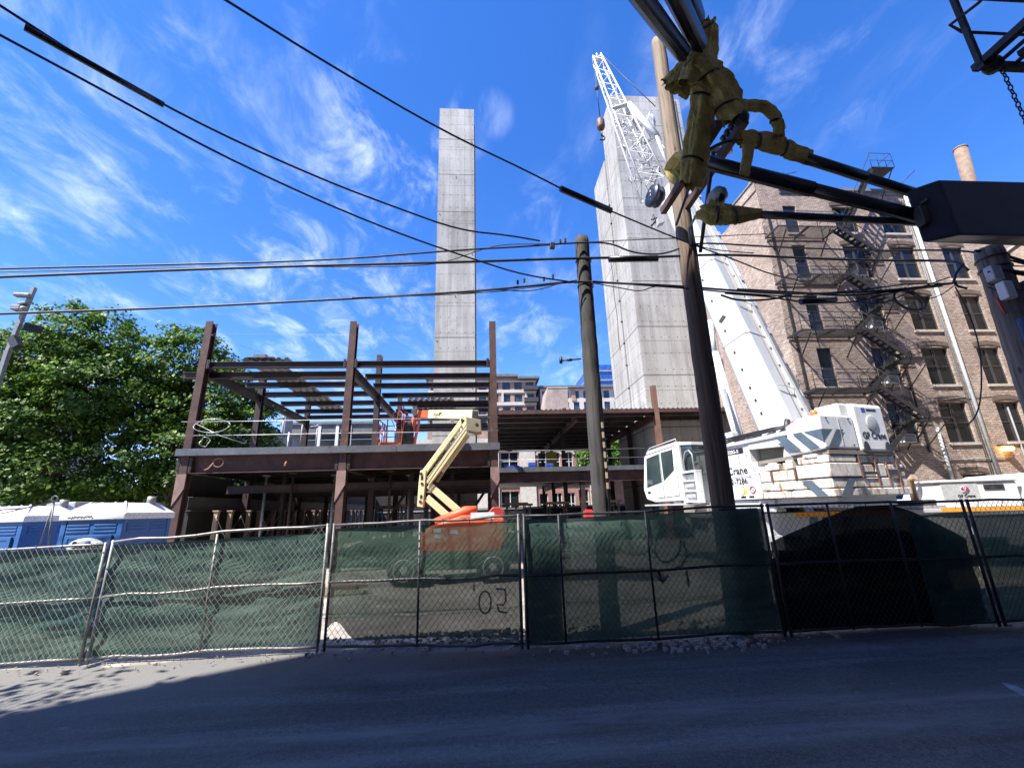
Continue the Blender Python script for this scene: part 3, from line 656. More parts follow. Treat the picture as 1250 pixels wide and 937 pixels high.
# three long slanting service cables
cable('upper of the two slanting cables at the top left, carrying a thick black sleeve', [(x, y, lin(x, 3.6, Yp, 0, 660)) for x, y in ((0, 7), (120, 84), (260, 160), (400, 222), (480, 252), (560, 281), (620, 287), (659, 294))], .013, ext=(5, 0))
cable('lower of the two slanting cables at the top left, running to the short pole', [(x, y, lin(x, 3.5, Yp, 0, 700)) for x, y in ((0, 43), (140, 118), (260, 185), (400, 250), (500, 290), (580, 317), (640, 336), (704, 345))], .012, ext=(5, 0))
cable('long slanting cable from top centre past the concrete tower to the tall pole', [(x, y, lin(x, 3.4, 7.0, 275, 840)) for x, y in ((275, 0), (400, 78), (540, 160), (640, 207), (700, 238), (770, 268), (838, 296), (900, 318), (940, 335), (985, 344))], .012, ext=(5, 0))
def sleeve(label, a, b, r):
    p, q = at(*a), at(*b); m = MB(); m.tube([p, q], r, 10)
    d = (q - p).normalized(); s = d.cross(V((0, 0, 1))).normalized(); m.bar(p - V((0, 0, r * .9)), q - V((0, 0, r * .9)), r * .7, r * .6)
    o = m.build('line_hose', LINEHOSE, None, False); tag(o, label, 'cable cover', 'black cable covers'); return o
sleeve('long black sleeve on the upper slanting cable at the far top left', (30, 33, lin(30, 3.6, Yp, 0, 660)), (200, 128, lin(200, 3.6, Yp, 0, 660)), .036)
sleeve('short black sleeve on the slanting cable between the towers', (684, 230, lin(684, 3.4, 7, 275, 840)), (746, 257, lin(746, 3.4, 7, 275, 840)), .05)
# horizontal runs along the poles
cable('topmost horizontal cable left of the short pole, crossing the towers below their middle', [(0, 328, Yp), (200, 323, Yp), (400, 318, Yp), (560, 305, Yp), (640, 301, Yp), (704, 296, Yp), (745, 296, Yp), (770, 308, Yp), (800, 311, Yp), (822, 307, Yp), (845, 295, Yp), (950, 302, Yp), (1080, 306, Yp), (1160, 305, 6.6), (1200, 309, 6.3), (1250, 322, 6.1)], .014)
cable('thin cable just beneath the topmost horizontal run at the left', [(0, 332, 7.3), (300, 325, 7.3), (480, 326, 7.3), (540, 322, 7.3), (585, 305, 7.3), (615, 298, 7.3), (660, 298, 7.3), (704, 296, 7.3)], .007)
cable('thick horizontal cable crossing the top of the short pole and carrying a black splice', [(0, 338, Yp), (300, 326, Yp), (560, 320, Yp), (704, 315, Yp), (800, 314, Yp), (880, 310, Yp), (1000, 316, Yp), (1080, 318, Yp), (1150, 318, 6.7), (1170, 320, 6.4), (1182, 330, 6.3)], .02, ext=(4, 0))
cable('lowest horizontal cable, passing in front of the tree at the left', [(0, 383, Yp), (200, 376, Yp), (400, 366, Yp), (560, 357, Yp), (640, 350, Yp), (700, 343, Yp), (760, 346, Yp), (830, 349, Yp), (900, 355, Yp), (960, 359, Yp), (1050, 357, 7), (1110, 352, 6.8), (1168, 345, 6.4)], .017, ext=(4, 0))
cable('thin loop hanging below the lowest cable just left of the short pole', [(560, 359, 7.15), (610, 353, 7.15), (640, 356, 7.15), (665, 352, 7.15), (685, 345, 7.15), (704, 342, 7.15)], .008, ext=(0, 0))
cable('thin slack cable under the lowest run between the two poles', [(722, 345, 7.15), (760, 352, 7.15), (782, 356, 7.15), (796, 350, 7.15), (815, 348, 7.15)], .008, ext=(0, 0))
cable('slack cable drooping under the bundle right of the tall pole', [(885, 358, 7.1), (940, 362, 7.1), (960, 366, 7.1), (1000, 371, 7.05), (1050, 368, 7), (1085, 358, 6.9), (1110, 353, 6.8)], .013, ext=(0, 0))
cable('upper cable of the bundle entering the right hand pole', [(985, 360, 7.05), (1060, 353, 6.9), (1110, 346, 6.8), (1168, 346, 6.4)], .01, ext=(0, 0))
cable('thick black cable leaving the right pole at its top towards the right', [(1190, 306, 6.25), (1215, 308, 6.2), (1250, 319, 6.1)], .022, ext=(0, 5))
for i, (ya, yb, s) in enumerate(((320, 325, 'uppermost'), (326, 331, 'second'), (346, 354, 'third'), (350, 365, 'lowest'))):
    cable(f'{s} of the thin wires leaving the right pole towards the right edge', [(1205, ya, 6.2), (1230, (ya + yb) / 2 + 2, 6.1), (1250, yb, 6.0)], .009, ext=(0, 5))
sleeve('black splice case on the wires right of the right hand pole', (1221, 329, 6.1), (1252, 334, 6.0), .04)
sleeve('black splice case on the thick cable between the short and the tall pole', (743, 316, 7.15), (803, 315, 7.15), .055)
sleeve('black finned splice case hanging on the bundle in front of the brick corner', (977, 368, 7.0), (1020, 366, 7.0), .055)
cable('drop wire hanging down the facade from the bundle', [(985, 371, 7.0), (993, 382, 7.0), (996, 410, 7.2), (1010, 450, 7.5)], .006, ext=(0, 0))
cable('thin dark wire sagging from the right pole down past the downspout', [(1166, 350, 6.4), (1180, 375, 6.4), (1196, 420, 6.4), (1199, 470, 6.4), (1194, 505, 6.5), (1180, 520, 6.6)], .009, ext=(0, 0))
for lb, pts, r in (
    ('thin lashing wire wound along the lowest run left of the short pole', [(430, 363, 7.16), (520, 361, 7.14), (600, 357, 7.18), (650, 351, 7.14), (700, 344, 7.16)], .006),
    ('second strand of the bundle between the poles, just above the slack one', [(722, 343, 7.18), (770, 347, 7.16), (840, 352, 7.1), (900, 358, 7.1), (985, 363, 7.05)], .012),
    ('upper strand of the bundle passing in front of the fire escape', [(900, 353, 7.12), (960, 356, 7.1), (1040, 362, 7.0), (1090, 355, 6.9), (1150, 349, 6.6)], .016),
    ('cable looping up from the bundle to the coil in front of the window', [(1040, 368, 6.95), (1075, 372, 6.9), (1098, 362, 6.9), (1125, 350, 6.8), (1160, 338, 6.5)], .01),
    ('slack grey wire dipping across the facade right of the coil', [(1110, 352, 6.8), (1130, 366, 6.7), (1150, 360, 6.6), (1168, 346, 6.4)], .008),
    ('wire dropping from the top of the right pole behind the grey boxes', [(1176, 322, 6.2), (1166, 334, 6.2), (1164, 348, 6.2), (1180, 352, 6.2)], .016),
    ('loop of wire sticking out right of the right pole below its top', [(1206, 332, 6.1), (1222, 328, 6.1), (1232, 338, 6.1), (1230, 346, 6.1)], .012),
    ('tied black tails gathered under the bundle right of the tall pole', [(880, 360, 7.05), (900, 367, 7.05), (940, 366, 7.05), (965, 360, 7.05)], .016),
    ('drop wire from the tall pole down to the upper run', [(845, 296, 7.0), (858, 302, 7.0), (880, 306, 7.0), (920, 309, 7.0)], .008)):
    cable(lb, pts, r, ext=(0, 0))
# coil of spare cable
m = MB(); cc = at(1111, 366, 6.9)
for k, (rx, rz, ox) in enumerate(((.30, .2, 0), (.29, .185, .02), (.27, .19, -.01))):
    m.tube([cc + V((ox + rx * math.cos(a), .02 * k, rz * math.sin(a) - .12 * math.cos(a) * .5)) for a in [i * math.pi / 16 for i in range(33)]], .013, 6)
o = m.build('cable_coil', BLACK, None, False); tag(o, 'coil of spare black cable hanging in front of a brick facade window', 'cable coil')
# spacers and clamps on the wires
cl = []
for i, (px, py) in enumerate(((632, 345), (640, 343), (664, 341), (675, 338), (684, 295), (690, 294))):
    c = at(px, py, 7.2); m = MB(); m.box(c.x - .02, c.x + .02, c.y - .02, c.y + .02, c.z - .03, c.z + .05); ob = m.build('cable_clamp', DARKMET, None, bevel=.005); tag(ob, 'small dark clamp sitting on the wires left of the short pole', 'clamp', 'cable clamps left of the short pole')
c = at(674, 298, 7.2); o = MB().box(c.x - .045, c.x + .045, c.y - .04, c.y + .04, c.z - .1, c.z + .02).build('tap_box', BLACK, None, bevel=.01); tag(o, 'small black tap box hanging on the top wire beside the short pole', 'tap box')

# ================================================================== RUBBER COVERS AROUND THE CROSSARM
def hose(label, a, b, r, steps=2, lip=True):
    p, q = at(*a), at(*b)
    if steps == 1: p = p + (p - q) * 3.2
    d = (q - p).normalized(); s = d.cross(V((0, 0, 1))).normalized(); u = s.cross(d)
    m = MB(); cuts = [0, 1] if steps < 2 else [0, .5, 1]
    for i in range(len(cuts) - 1):
        A, B = p.lerp(q, cuts[i] - (.03 if i else 0)), p.lerp(q, cuts[i + 1]); rr = r * (1 - .13 * i)
        m.tube([A, B], rr, 14)
        if lip: m.bar(A - u * rr * 1.0, B - u * rr * 1.0, rr * .5, rr * .3)
    o = m.build('line_hose', LINEHOSE, None, False); tag(o, label, 'line hose', 'black line hoses on the overhead wires'); return o
hose('wide black line hose leaving the frame at the top, nearest the tall pole tip', (779, -8, 3.75), (833, 64, 4.9), .125, 1)
hose('second black line hose at the top, ending in the tan blanket', (823, -8, 3.95), (853, 54, 4.95), .135, 1)
hose('third black line hose at the top, half hidden behind the second', (842, -8, 4.2), (852, 22, 4.75), .11, 1)
hose('black line hose sloping right from the tan wraps to the top of the black box', (983, 193, 5.3), (1130, 240, 5.3), .085, 2)
hose('thickest black line hose, sloping from the crossarm in front of the brick corner', (862, 198, 5.6), (1128, 266, 5.3), .115, 2)
hose('lowest black line hose, nearly level, reaching the bottom of the black box', (929, 262, 5.8), (1128, 272, 5.35), .065, 2, False)
def wrap(label, pts, rs, wob=.05, n=15, flat=.8, straps=(.2, .8)):
    """stiff rubber cloth rolled round the line: long flat pleats along the roll, sharp edges, a strap or two"""
    P = [at(*p) for p in pts]; PP = []; RR = []; K = 8; rr = random.Random(int(P[0].x * 1000)); n = 36
    for i in range(len(P) - 1):
        for k in range(K):
            t = k / K; PP.append(P[i].lerp(P[i + 1], t)); RR.append(.86 * (rs[i] + (rs[i + 1] - rs[i]) * t))
    PP.append(P[-1]); RR.append(.86 * rs[-1])
    k = len(PP); vs = []; sd = P[0].x * 3.7 + P[0].z
    si = [int(f * (k - 1)) for f in straps]
    ple0 = [rr.choice((.78, .9, 1.0, 1.1, 1.2)) for _ in range(9)]; ple0[0] = 1.4; ple = [ple0[j // 4] if j % 4 else ple0[j // 4] * .93 - .04 for j in range(n)]
    d0 = (PP[1] - PP[0]).normalized(); a = d0.cross(V((0, 1, 0.2))).normalized()
    for i, p in enumerate(PP):
        d = (PP[min(i + 1, k - 1)] - PP[max(i - 1, 0)]).normalized(); a = (a - d * a.dot(d)).normalized(); b = d.cross(a)
        pin = 1 - .12 * max([math.exp(-((i - q) / .9) ** 2) for q in si] or [0])
        for j in range(n):
            th = 2 * math.pi * j / n; o_ = a * math.cos(th) + b * math.sin(th) * flat
            vs.append(p + o_ * RR[i] * (pin * (1 + (ple[j] - 1) * 1.15) + .2 * noise.noise(V((j * .33, i * .3, sd))) + .12 * noise.noise(V((j * .9, i * .8, sd)))) + d * RR[i] * .7 * noise.noise(V((j * .4, sd, i))) * (i in (0, k - 1)))
    m = MB(); m.add(vs, [(i * n + j, i * n + (j + 1) % n, (i + 1) * n + (j + 1) % n, (i + 1) * n + j) for i in range(k - 1) for j in range(n)], True)
    t = thing('rubber_blanket', label, 'rubber blanket', tuple(P[0]), 'tan rubber blankets wrapped around the crossarm')
    m.build('blanket', BLANKET, t, False)
    for i in si:
        if not 0 < i < k - 1: continue
        d = (PP[i + 1] - PP[i - 1]).normalized(); ms = MB(); r = RR[i] * 1.02
        ref = d.cross(V((0, 1, .2))).normalized(); b = d.cross(ref)
        ms.tube([PP[i] + (ref * math.cos(q) + b * math.sin(q) * flat) * r for q in [2 * math.pi * u / 20 for u in range(21)]], .018, 6); ms.build('strap', BLACK, t, False)
    return t
YB = 5.1
wrap('tall upright tan blanket tied over the hose end near the top', [(862, 26, 4.9), (860, 46, YB), (854, 76, YB), (846, 108, YB)], [.14, .21, .24, .25], flat=.5, straps=(.12,))
wrap('flared tan blanket hanging like a sleeve against the tall pole', [(852, 66, 5.0), (838, 84, 5.1), (818, 108, 5.2)], [.15, .2, .26], flat=.35, straps=())
wrap('tan blanket folded around the insulator, the broadest of the wraps', [(848, 84, YB), (864, 100, YB), (880, 122, YB), (897, 147, YB)], [.25, .3, .27, .19], flat=.6, straps=(.3, .8))
wrap('long vertical tan blanket hanging beside the tall pole', [(857, 106, 5.12), (854, 140, 5.15), (849, 170, 5.25), (845, 200, 5.3), (842, 226, 5.35)], [.17, .18, .18, .2, .16], flat=.55, straps=(.1, .72))
wrap('tan blanket knotted low on the left side of the tall pole', [(846, 186, 5.4), (832, 192, 6.0), (821, 206, 6.5), (832, 222, 6.4)], [.11, .12, .13, .12], flat=.4, straps=())
wrap('tan tube arching over to the right like a handle', [(890, 130, YB), (912, 131, YB), (932, 132, YB), (944, 142, YB), (949, 154, YB), (949, 166, YB)], [.1, .1, .105, .1, .085, .08], flat=.55, straps=(.7,))
wrap('wrinkled tan tube running right into the upper line hose', [(904, 171, YB), (925, 172, 5.12), (950, 178, 5.17), (970, 187, 5.22), (990, 194, 5.3)], [.12, .13, .14, .12, .11], flat=.6, straps=(.28, .6))
wrap('short tan strip dangling under the wrinkled tube', [(912, 174, YB), (912, 190, YB), (909, 203, YB), (908, 214, YB)], [.085, .08, .075, .07], flat=.25, straps=())
wrap('small olive wrap around the low hose under the street lamp', [(857, 255, 5.9), (872, 263, 5.85), (894, 264, 5.8), (914, 262, 5.8), (932, 261, 5.8)], [.18, .18, .16, .11, .07], flat=.5, straps=(.3, .55))
m = MB(); c = at(905, 146, YB); m.lathe(c - V((0, 0, .1)), [(.02, 0), (.1, .05), (.12, .12), (.09, .2), (.03, .24)], 12); o = m.build('insulator_clamp', BLACK, None, False); tag(o, 'black clamp where the tan wraps meet above the crossarm tip', 'clamp')
cable('black jumper looping between the two crossarms', [(866, 183, 5.3), (878, 176, 5.3), (892, 172, 5.3), (905, 173, 5.2)], .025, ext=(0, 0))
# cover box
t = thing('cover_box', 'big black cover box on the overhead line at the right edge', 'cover box', tuple(at(1180, 290, 5.2)))
ft = at(1146, 219, 5.0); bt = at(1156, 286, 5.0); x0 = ft.x; y0 = 5.0; y1 = 5.28; x1 = x0 + 1.6; zt = ft.z; zb = bt.z
m = MB()
m.hexa([(x0 + .02, y0, zb), (x1, y0, zb), (x1, y1, zb), (x0 - .26, y1, zb + .05), (x0, y0, zt), (x1, y0, zt), (x1, y1, zt), (x0 - .26, y1, zt + .02)])
m.build('box_body', BOXM, t, bevel=.025)
MB().box(x1 + .003, x1 + 2.2, y0 + .05, y1 - .05, zb + .08, zt - .2).build('end_section', BOXM, t, bevel=.02)
hh = zt - zb
MB().box(x0 - .3, x0 - .2, y0 + .12, y1 - .02, zb + hh * .3, zb + hh * .62).build('entry_collar', BLACK, t, bevel=.015)
MB().box(x0 - .2, x0 - .16, y0 + .08, y1 - .08, zb + hh * .68, zb + hh * .72).build('latch', BLACK, t)
# ================================================================== FIRE ESCAPE LADDER BRACKET OVERHEAD
t = thing('drop_ladder', 'black iron fire escape landing jutting into the top right corner', 'fire escape', (4.2, 1.6, 4.9))
def LP(px, py, Y=2.0): return at(px, py, Y)
c = LP(1199, 76, 2.0); xr, yb_ = c.x + 3.2, -1.48
MB().bar(c + V((-.02, 0, -.02)), c + V((0, 0, 1.12)), .03, .03).build('railing_post', IRON, t)
MB().bar((c.x + 1.6, c.y, c.z), (c.x + 1.6, c.y, c.z + 1.1), .035, .035).build('railing_post', IRON, t)
MB().bar(c + V((0, .05, 0)), (c.x, yb_, c.z), .045, .05).build('side_rail', IRON, t); MB().bar(c + V((-.03, 0, -.03)), (xr, c.y, c.z - .03), .04, .05).build('front_rail', IRON, t)
MB().bar((xr, c.y, c.z), (xr, yb_, c.z), .06, .07).build('side_rail', IRON, t); MB().bar(c + V((.12, -.1, -.06)), (c.x + .75, yb_, c.z - .06), .03, .04).build('cross_bar', IRON, t)
for i in range(26):
    x = c.x + .1 + i * .12; MB().box(x, x + .018, yb_, c.y - .02, c.z - .02, c.z).build('slat', IRON, t)
for k, dz in enumerate((.37, .72, 1.08)):
    o_ = .09 if k < 2 else .02
    MB().tube([V((c.x - .02, yb_, c.z + dz)), V((c.x - .04, c.y - .12, c.z + dz)), V((c.x - o_, c.y + .02, c.z + dz)), V((c.x + .05, c.y + .06, c.z + dz)), V((xr, c.y + .05, c.z + dz))], .011 if k < 2 else .016, 6).build('guard_rod', IRON, t, False)
MB().lathe(LP(1212, 80, 2.0) - V((0, 0, .04)), [(.04, 0), (.055, .03), (.05, .07), (.02, .09)], 10).build('pivot', IRON, t, False)
m = MB()
p, q = LP(1222, 82, 2.0), LP(1222, 82, 2.0) + V((0, 0, -1.2))
for i in range(34):
    c = p.lerp(q, i / 33); ax = V((1, 0, 0)) if i % 2 else V((0, 1, 0))
    s = V((0, 0, 1)); b2 = ax.cross(s)
    m.tube([c + s * .021 * math.cos(a) + b2 * .011 * math.sin(a) for a in [k * math.pi / 5 for k in range(11)]], .0042, 5, False)
o = m.build('chain', IRON, None, False); tag(o, 'black chain hanging from the iron landing in the top right corner', 'chain')
# ================================================================== CONCRETE CORES
m = MB(); m.box(-3.48, -.5, 30, 35.5, -.3, 35.9); m.box(-3.2, -.8, 29.985, 30.0, 9.4, 9.46)
t = thing('concrete_tower', 'slender free standing raw concrete tower left of centre', 'concrete tower', (-2, 32, 0))
m.build('wall', CONC, t)
m = MB(); m.box(-.5, -.44, 31.0, 34.9, 0, 35.2); m.build('side_shade', worn('shaded core side', (.22, .22, .21), (.3, .3, .29), 1, .9), t)  # thin darker sheet paints the shade on the tower's right side
m = MB()
for i in range(9): m.tube([(-3.3 + 2.6 * (i % 3) / 2 * 1, 29.99, 3 + i * 3.66), (-3.3 + 2.6 * (i % 3) / 2, 29.95, 3 + i * 3.66)], .04, 8)
m.build('form_tie', DARKMET, t)
t = thing('concrete_tower', 'broad raw concrete tower behind the crane boom and tall pole', 'concrete tower', (14, 29, 0))
m = MB(); m.box(11.2, 16.8, 28, 30.9, -.3, 35.7)
m.build('wall', CONC, t)
m = MB(); m.box(11.33, 16.5, 30.9, 31.25, -.3, 34.0); m.build('joint_strip', DARKWALL, t)
m = MB(); m.box(16.8, 17.3, 28.15, 30.6, -.3, 35.7); m.build('end_pier', CONC, t)
m = MB()
for i in range(11):
    z = 8.6 + i * 1.83; m.box(11.1, 11.33, 31.0, 31.1, z, z + .12)
m.build('embed_plate', DARKMET, t)
t = thing('concrete_wall', 'lower concrete shaft wall just left of and behind the broad concrete tower', 'concrete tower', (13, 33, 0))
m = MB(); m.box(11.2, 16.5, 31.25, 34.9, -.3, 31.9); m.build('wall', CONC, t)
m = MB(); m.tube([(11.17, 32.2, 12 + .3 * i + 0) if 0 else (11.16, 32.1 + .12 * math.sin(i * 1.3), 14 + i * .8) for i in range(12)], .02, 5); m.build('hanging_cable', BLACK, t, False)

# ================================================================== STEEL FRAME
sf = thing('steel_skeleton', 'two storey rusty steel building frame under construction behind the fence', 'steel frame', (0, 16, 0))
XC = (-10.35, -4.98, .43); YC = (16.0, 20.3, 25.8)
Z2, Z3 = 4.0, 7.52
def column(x, y, z1, wd=.3, mat=RUST, z0=-.1):
    m = MB(); m.ibeam((x, y, z0), (x, y, z1), wd, wd * .85, (0, 1, 0), .03, .02)
    # flanges face the street so the column reads as a solid post with a web recess
    return m.build('column', mat, sf)
for i, x in enumerate(XC):
    column(x, YC[0], 9.12, .3)
    column(x, YC[1], 9.3 if i < 2 else 8.2, .28, RUST2); column(x, YC[2], 8.6, .28, RUST2)
def beam(p, q, dep, wd, mat=RUST2, name='beam'): return MB().ibeam(p, q, dep, wd).build(name, mat, sf)
# level 3 beams running left to right
for y in (16.0, 16.4, 17.5, 18.7, 20.3, 22.1, 23.9, 25.5):
    lo_ = y == 16.4
    beam((-11.3 if lo_ else XC[0] + .1, y, Z3 - .14 - (.27 if lo_ else 0)), (XC[1] - .1, y, Z3 - .14 - (.27 if lo_ else 0)), .24, .16)
for y in (16.0, 17.6, 19.0, 20.7, 22.4, 24.2, 26.3, 28.6): beam((XC[1] + .1, y, Z3 - .14), (XC[2] - .1, y, Z3 - .14), .24, .16)
beam((XC[1], 28.6, Z3 - .4), (XC[2], 28.6, Z3 - .4), .3, .18); beam((-3.2, 21.0, Z3 - .62), (XC[2], 21.0, Z3 - .62), .16, .14); beam((XC[1], 27.4, Z3 - .5), (XC[2], 27.4, Z3 - .5), .2, .16)
for x in XC[:2]: 
    beam((x, 16.15, Z3 - .36), (x, 20.15, Z3 - .36), .36, .2, RUST2, 'girder'); beam((x, 20.45, Z3 - .36), (x, 25.65, Z3 - .36), .36, .2, RUST2, 'girder')
beam((XC[2], 16.15, Z3 - .36), (XC[2], 25.65, Z3 - .36), .3, .2, RUST2, 'girder')
for x in XC:
    for z, h in ((Z3 - .3, .34), (3.44, .5)):
        for sx in (-1, 1):
            if (x == XC[0] and sx < 0 and z > 5) or (x == XC[2] and sx > 0): continue
            pm = MB(); x0_ = x + sx * .155; pm.box(min(x0_, x0_ + sx * .1), max(x0_, x0_ + sx * .1), 15.86, 15.872, z, z + h)
            for k in range(3): pm.tube([(x0_ + sx * .05, 15.86, z + h * (.2 + .3 * k)), (x0_ + sx * .05, 15.84, z + h * (.2 + .3 * k))], .018, 6)
            pm.build('bolted_plate', RUST2, sf)
# loose strips of floor deck laid over the beams
def deckstrip(x0, x1, y0, y1, z, name='deck_sheet', mat=DECK, parent=sf, p=.3, h=.075):
    m = MB(); prof = []; x = x0
    while x < x1 - .01:
        prof += [(x, 0), (x + p * .32, 0), (x + p * .5, h), (x + p * .82, h)]; x += p
    prof.append((x, 0)); vs = [(a, y0, z + b) for a, b in prof] + [(a, y1, z + b) for a, b in prof]; k = len(prof)
    m.add(vs, [(i, i + 1, k + i + 1, k + i) for i in range(k - 1)]); vs2 = [V(v) + V((0, 0, .004)) for v in vs]
    m.add(vs2, [(k + i, k + i + 1, i + 1, i) for i in range(k - 1)])
    return m.build(name, mat, parent)
deckstrip(-8.9, -7.7, 16.1, 24.2, Z3 + .003); deckstrip(-9.1, -7.5, 16.0, 16.9, Z3 + .09)
deckstrip(-3.9, -1.5, 22.0, 25.9, Z3 + .003)
m = MB(); m.box(-8.7, -8.25, 16.1, 16.5, Z3 + .18, Z3 + .33); m.box(-8.9, -7.9, 16.0, 16.6, Z3 + .17, Z3 + .2); m.build('bundled_plate', GREYST, sf)
# level 2: edge angle, girders, slab
m = MB(); m.box(-10.62, -3.1, 15.72, 15.74, Z2, Z2 + .24); m.box(-3.08, .62, 15.71, 15.73, Z2 + .0, Z2 + .25); m.box(-10.62, .6, 15.74, 16.2, Z2 - .004, Z2 + .006); m.build('edge_angle', GREYST, sf)
beam((-10.2, 16.0, 3.7), (-5.14, 16.0, 3.7), .6, .26, RUST, 'edge_girder'); beam((-4.8, 16.0, 3.7), (.28, 16.0, 3.7), .6, .26, RUST, 'edge_girder')
m = MB(); m.box(-10.6, .55, 15.76, 26.4, Z2 + .02, Z2 + .22); m.build('floor_slab', worn('floor slab concrete', (.3, .29, .28), (.4, .39, .38), .8, .85), sf)
for y in (17.9, 19.2, 20.3, 22.1, 23.9, 25.8): beam((-10.2, y, 3.78), (.3, y, 3.78), .4, .18)
for x in XC: beam((x, 16.2, 3.68), (x, 25.7, 3.68), .5, .2, RUST2, 'girder')
# stub posts, clips and gussets seen below the edge girder
GUS = worn('lighter rust plate', (.2, .13, .11), (.3, .2, .17), 3, .75)
for x in XC: MB().prism([(x - .16, 15.82, 3.38), (x - .16, 15.82, 2.3), (x - .05, 15.82, 2.5), (x + .16, 15.82, 2.9), (x + .16, 15.82, 3.38)], (0, .022, 0)).build('gusset_plate', GUS, sf)
for x, y, rx in ((-8.2, 15.85, .1), (-8.9, 15.85, 0)):
    m = MB(); c = V((-9.35, 15.84, 3.72)); 
m = MB(); m.tube([(-9.2 + .17 * math.cos(a), 15.83, 3.75 + .15 * math.sin(a)) for a in [i * .35 for i in range(19)]], .012, 5); m.tube([(-9.35, 15.83, 3.75), (-9.5, 15.83, 3.55), (-9.62, 15.83, 3.5)], .025, 5); m.tube([(-6.9, 15.84, 3.75), (-6.95, 15.84, 3.58)], .03, 5); m.build('chalk_mark', worn('orange chalk', (.4, .2, .13), (.5, .28, .18), 8, .9), sf, False)
# safety cable rails and coiled ends
m = MB()
for z in (4.72, 5.22):
    m.tube([(-10.7, 15.86, z), (-8, 15.86, z - .012), (-5, 15.86, z), (-2.5, 15.86, z - .015), (.6, 15.86, z)], .011, 5)
for c, rx, rz in ((V((-9.6, 15.8, 5.05)), .62, .24), (V((-9.75, 15.8, 4.48)), .16, .16)):
    m.tube([c + V((rx * math.cos(a), .05 * math.sin(a * 3), rz * math.sin(a))) for a in [i * .3 for i in range(22)]], .012, 5)
m.tube([(-10.2, 15.85, 5.15), (-9.3, 15.85, 4.7), (-8.4, 15.85, 4.4)], .01, 5); m.tube([(-10.2, 15.85, 8.55), (-8.8, 18, 8.4), (-8, 20.3, 8.2)], .008, 5)
m.tube([(-10.2, 15.9, 8.62), (-4.98, 15.9, 8.56), (.4, 15.9, 8.6)], .004, 4)
m.build('safety_cable', GALV, sf, False)
for i, (x, y) in enumerate(((-8.3, 19), (-7.0, 22), (-3.95, 17.5), (-3.6, 18), (-.9, 18))):
    MB().tube([(x, y, Z2 + .2), (x, y, Z2 + 1.35)], .04, 8).build('rail_post', GALV, sf, False)
# right hand wing
YR = (26.1, 31.5, 37, 43.0); XR = (.75, 5.9, 10.95, 17.2)
deckstrip(.75, 17.2, 26.0, 27.9, 7.72, 'roof_deck'); deckstrip(.75, 10.95, 27.9, 44, 7.72, 'roof_deck')
m = MB(); m.box(.7, 17.2, 25.94, 25.99, 7.5, 7.74); m.build('edge_angle', RUST, sf)
beam((.7, 26.2, 7.5), (17.2, 26.2, 7.5), .36, .2, RUST)
y = 28.1
while y < 44: beam((.8, y, 7.55), (10.9, y, 7.55), .3, .16); y += 1.9
beam((11, 27.7, 7.5), (17.2, 27.7, 7.5), .36, .18)
for x in (XR[1], XR[2]): beam((x, 26.3, 7.35), (x, 44, 7.35), .5, .22, RUST, 'girder')
column(XR[2], 26.1, 9.25, .34, worn('brown rust column', (.16, .085, .06), (.24, .13, .09), 2, .8)); 
for x in XR[:3]:
    for y in YR[1:]: column(x, y, 7.5, .3, RUST2)
column(XR[3], 26.3, 7.5, .3, RUST2); column(XR[1], 26.1, 3.9, .3, RUST2); column(XR[2] - .2, 27.5, 3.9, .3, RUST2)
m = MB(); m.box(.7, 9.7, 25.74, 25.76, 3.98, 4.24); m.build('edge_angle', GREYST, sf)
beam((.6, 26.0, 3.68), (9.9, 26.0, 3.68), .62, .26, RUST, 'edge_girder')
m = MB(); m.box(.7, 10.9, 25.78, 44, 4.0, 4.22); m.build('floor_slab', MATS['floor slab concrete'], sf)
for x in (XR[0], XR[1]): beam((x, 26.3, 3.7), (x, 44, 3.7), .5, .2, RUST2, 'girder')
m = MB()
for z in (4.72, 5.25): m.tube([(.7, 25.86, z), (5, 25.86, z - .02), (9.9, 25.86, z)], .012, 5)
m.build('safety_cable', GALV, sf, False)
# closely set columns, struts and lower beams under the decks
for x, y in ((-8.8, 20.3), (-8.8, 25.8), (-6.8, 22.5), (-3.2, 20.3), (-1.4, 20.3), (-3.2, 25.8), (-1.4, 25.8), (-6.8, 27.5), (-7.9, 31), (-5.2, 31), (-2.6, 31), (.4, 31), (-9, 36), (-6, 37), (-3, 37)): column(x, y, 3.9, .2, RUST2)
for y, z in ((18.4, 2.95), (20.3, 3.1), (22.5, 2.9), (25.8, 3.0), (31, 3.15)): beam((-10.2, y, z), (.3, y, z), .3, .14)
for xa, xb in ((-10.0, -8.8), (-5.0, -3.4), (-1.6, .2)): beam((xa, 20.3, .3), (xb, 20.3, 2.9), .12, .12)
m = MB(); m.box(-10.6, .55, 26.4, 36, Z2 + .02, Z2 + .2); m.build('rear_floor_slab', MATS['floor slab concrete'], sf)
# things lying on the decks
def pile(name, label, cat, x, y, z, parts, mat):
    m = MB()
    for (dx, dy, dz, a, b, c) in parts: m.box(x + dx, x + dx + a, y + dy, y + dy + b, z + dz, z + dz + c)
    o = m.build(name, mat, None, bevel=.01); tag(o, label, cat); return o
pile('tarp_bundle', 'long blue tarp bundle at the right deck edge, left end', 'bundle', 1.2, 26.2, 4.22, [(0, 0, 0, 1.2, .4, .12), (.1, .05, .12, .9, .3, .07)], BLUEP)
pile('toolbox', 'blue box on the right deck in front of the pale shop window', 'toolbox', 2.75, 26.2, 4.22, [(0, 0, 0, .42, .4, .32), (.02, .02, .32, .38, .36, .04)], BLUEP)
pile('toolbox', 'blue box on the right deck in front of the red arched windows', 'toolbox', 3.8, 26.2, 4.22, [(0, 0, 0, .45, .4, .26), (.02, .02, .26, .4, .36, .03)], BLUEP)
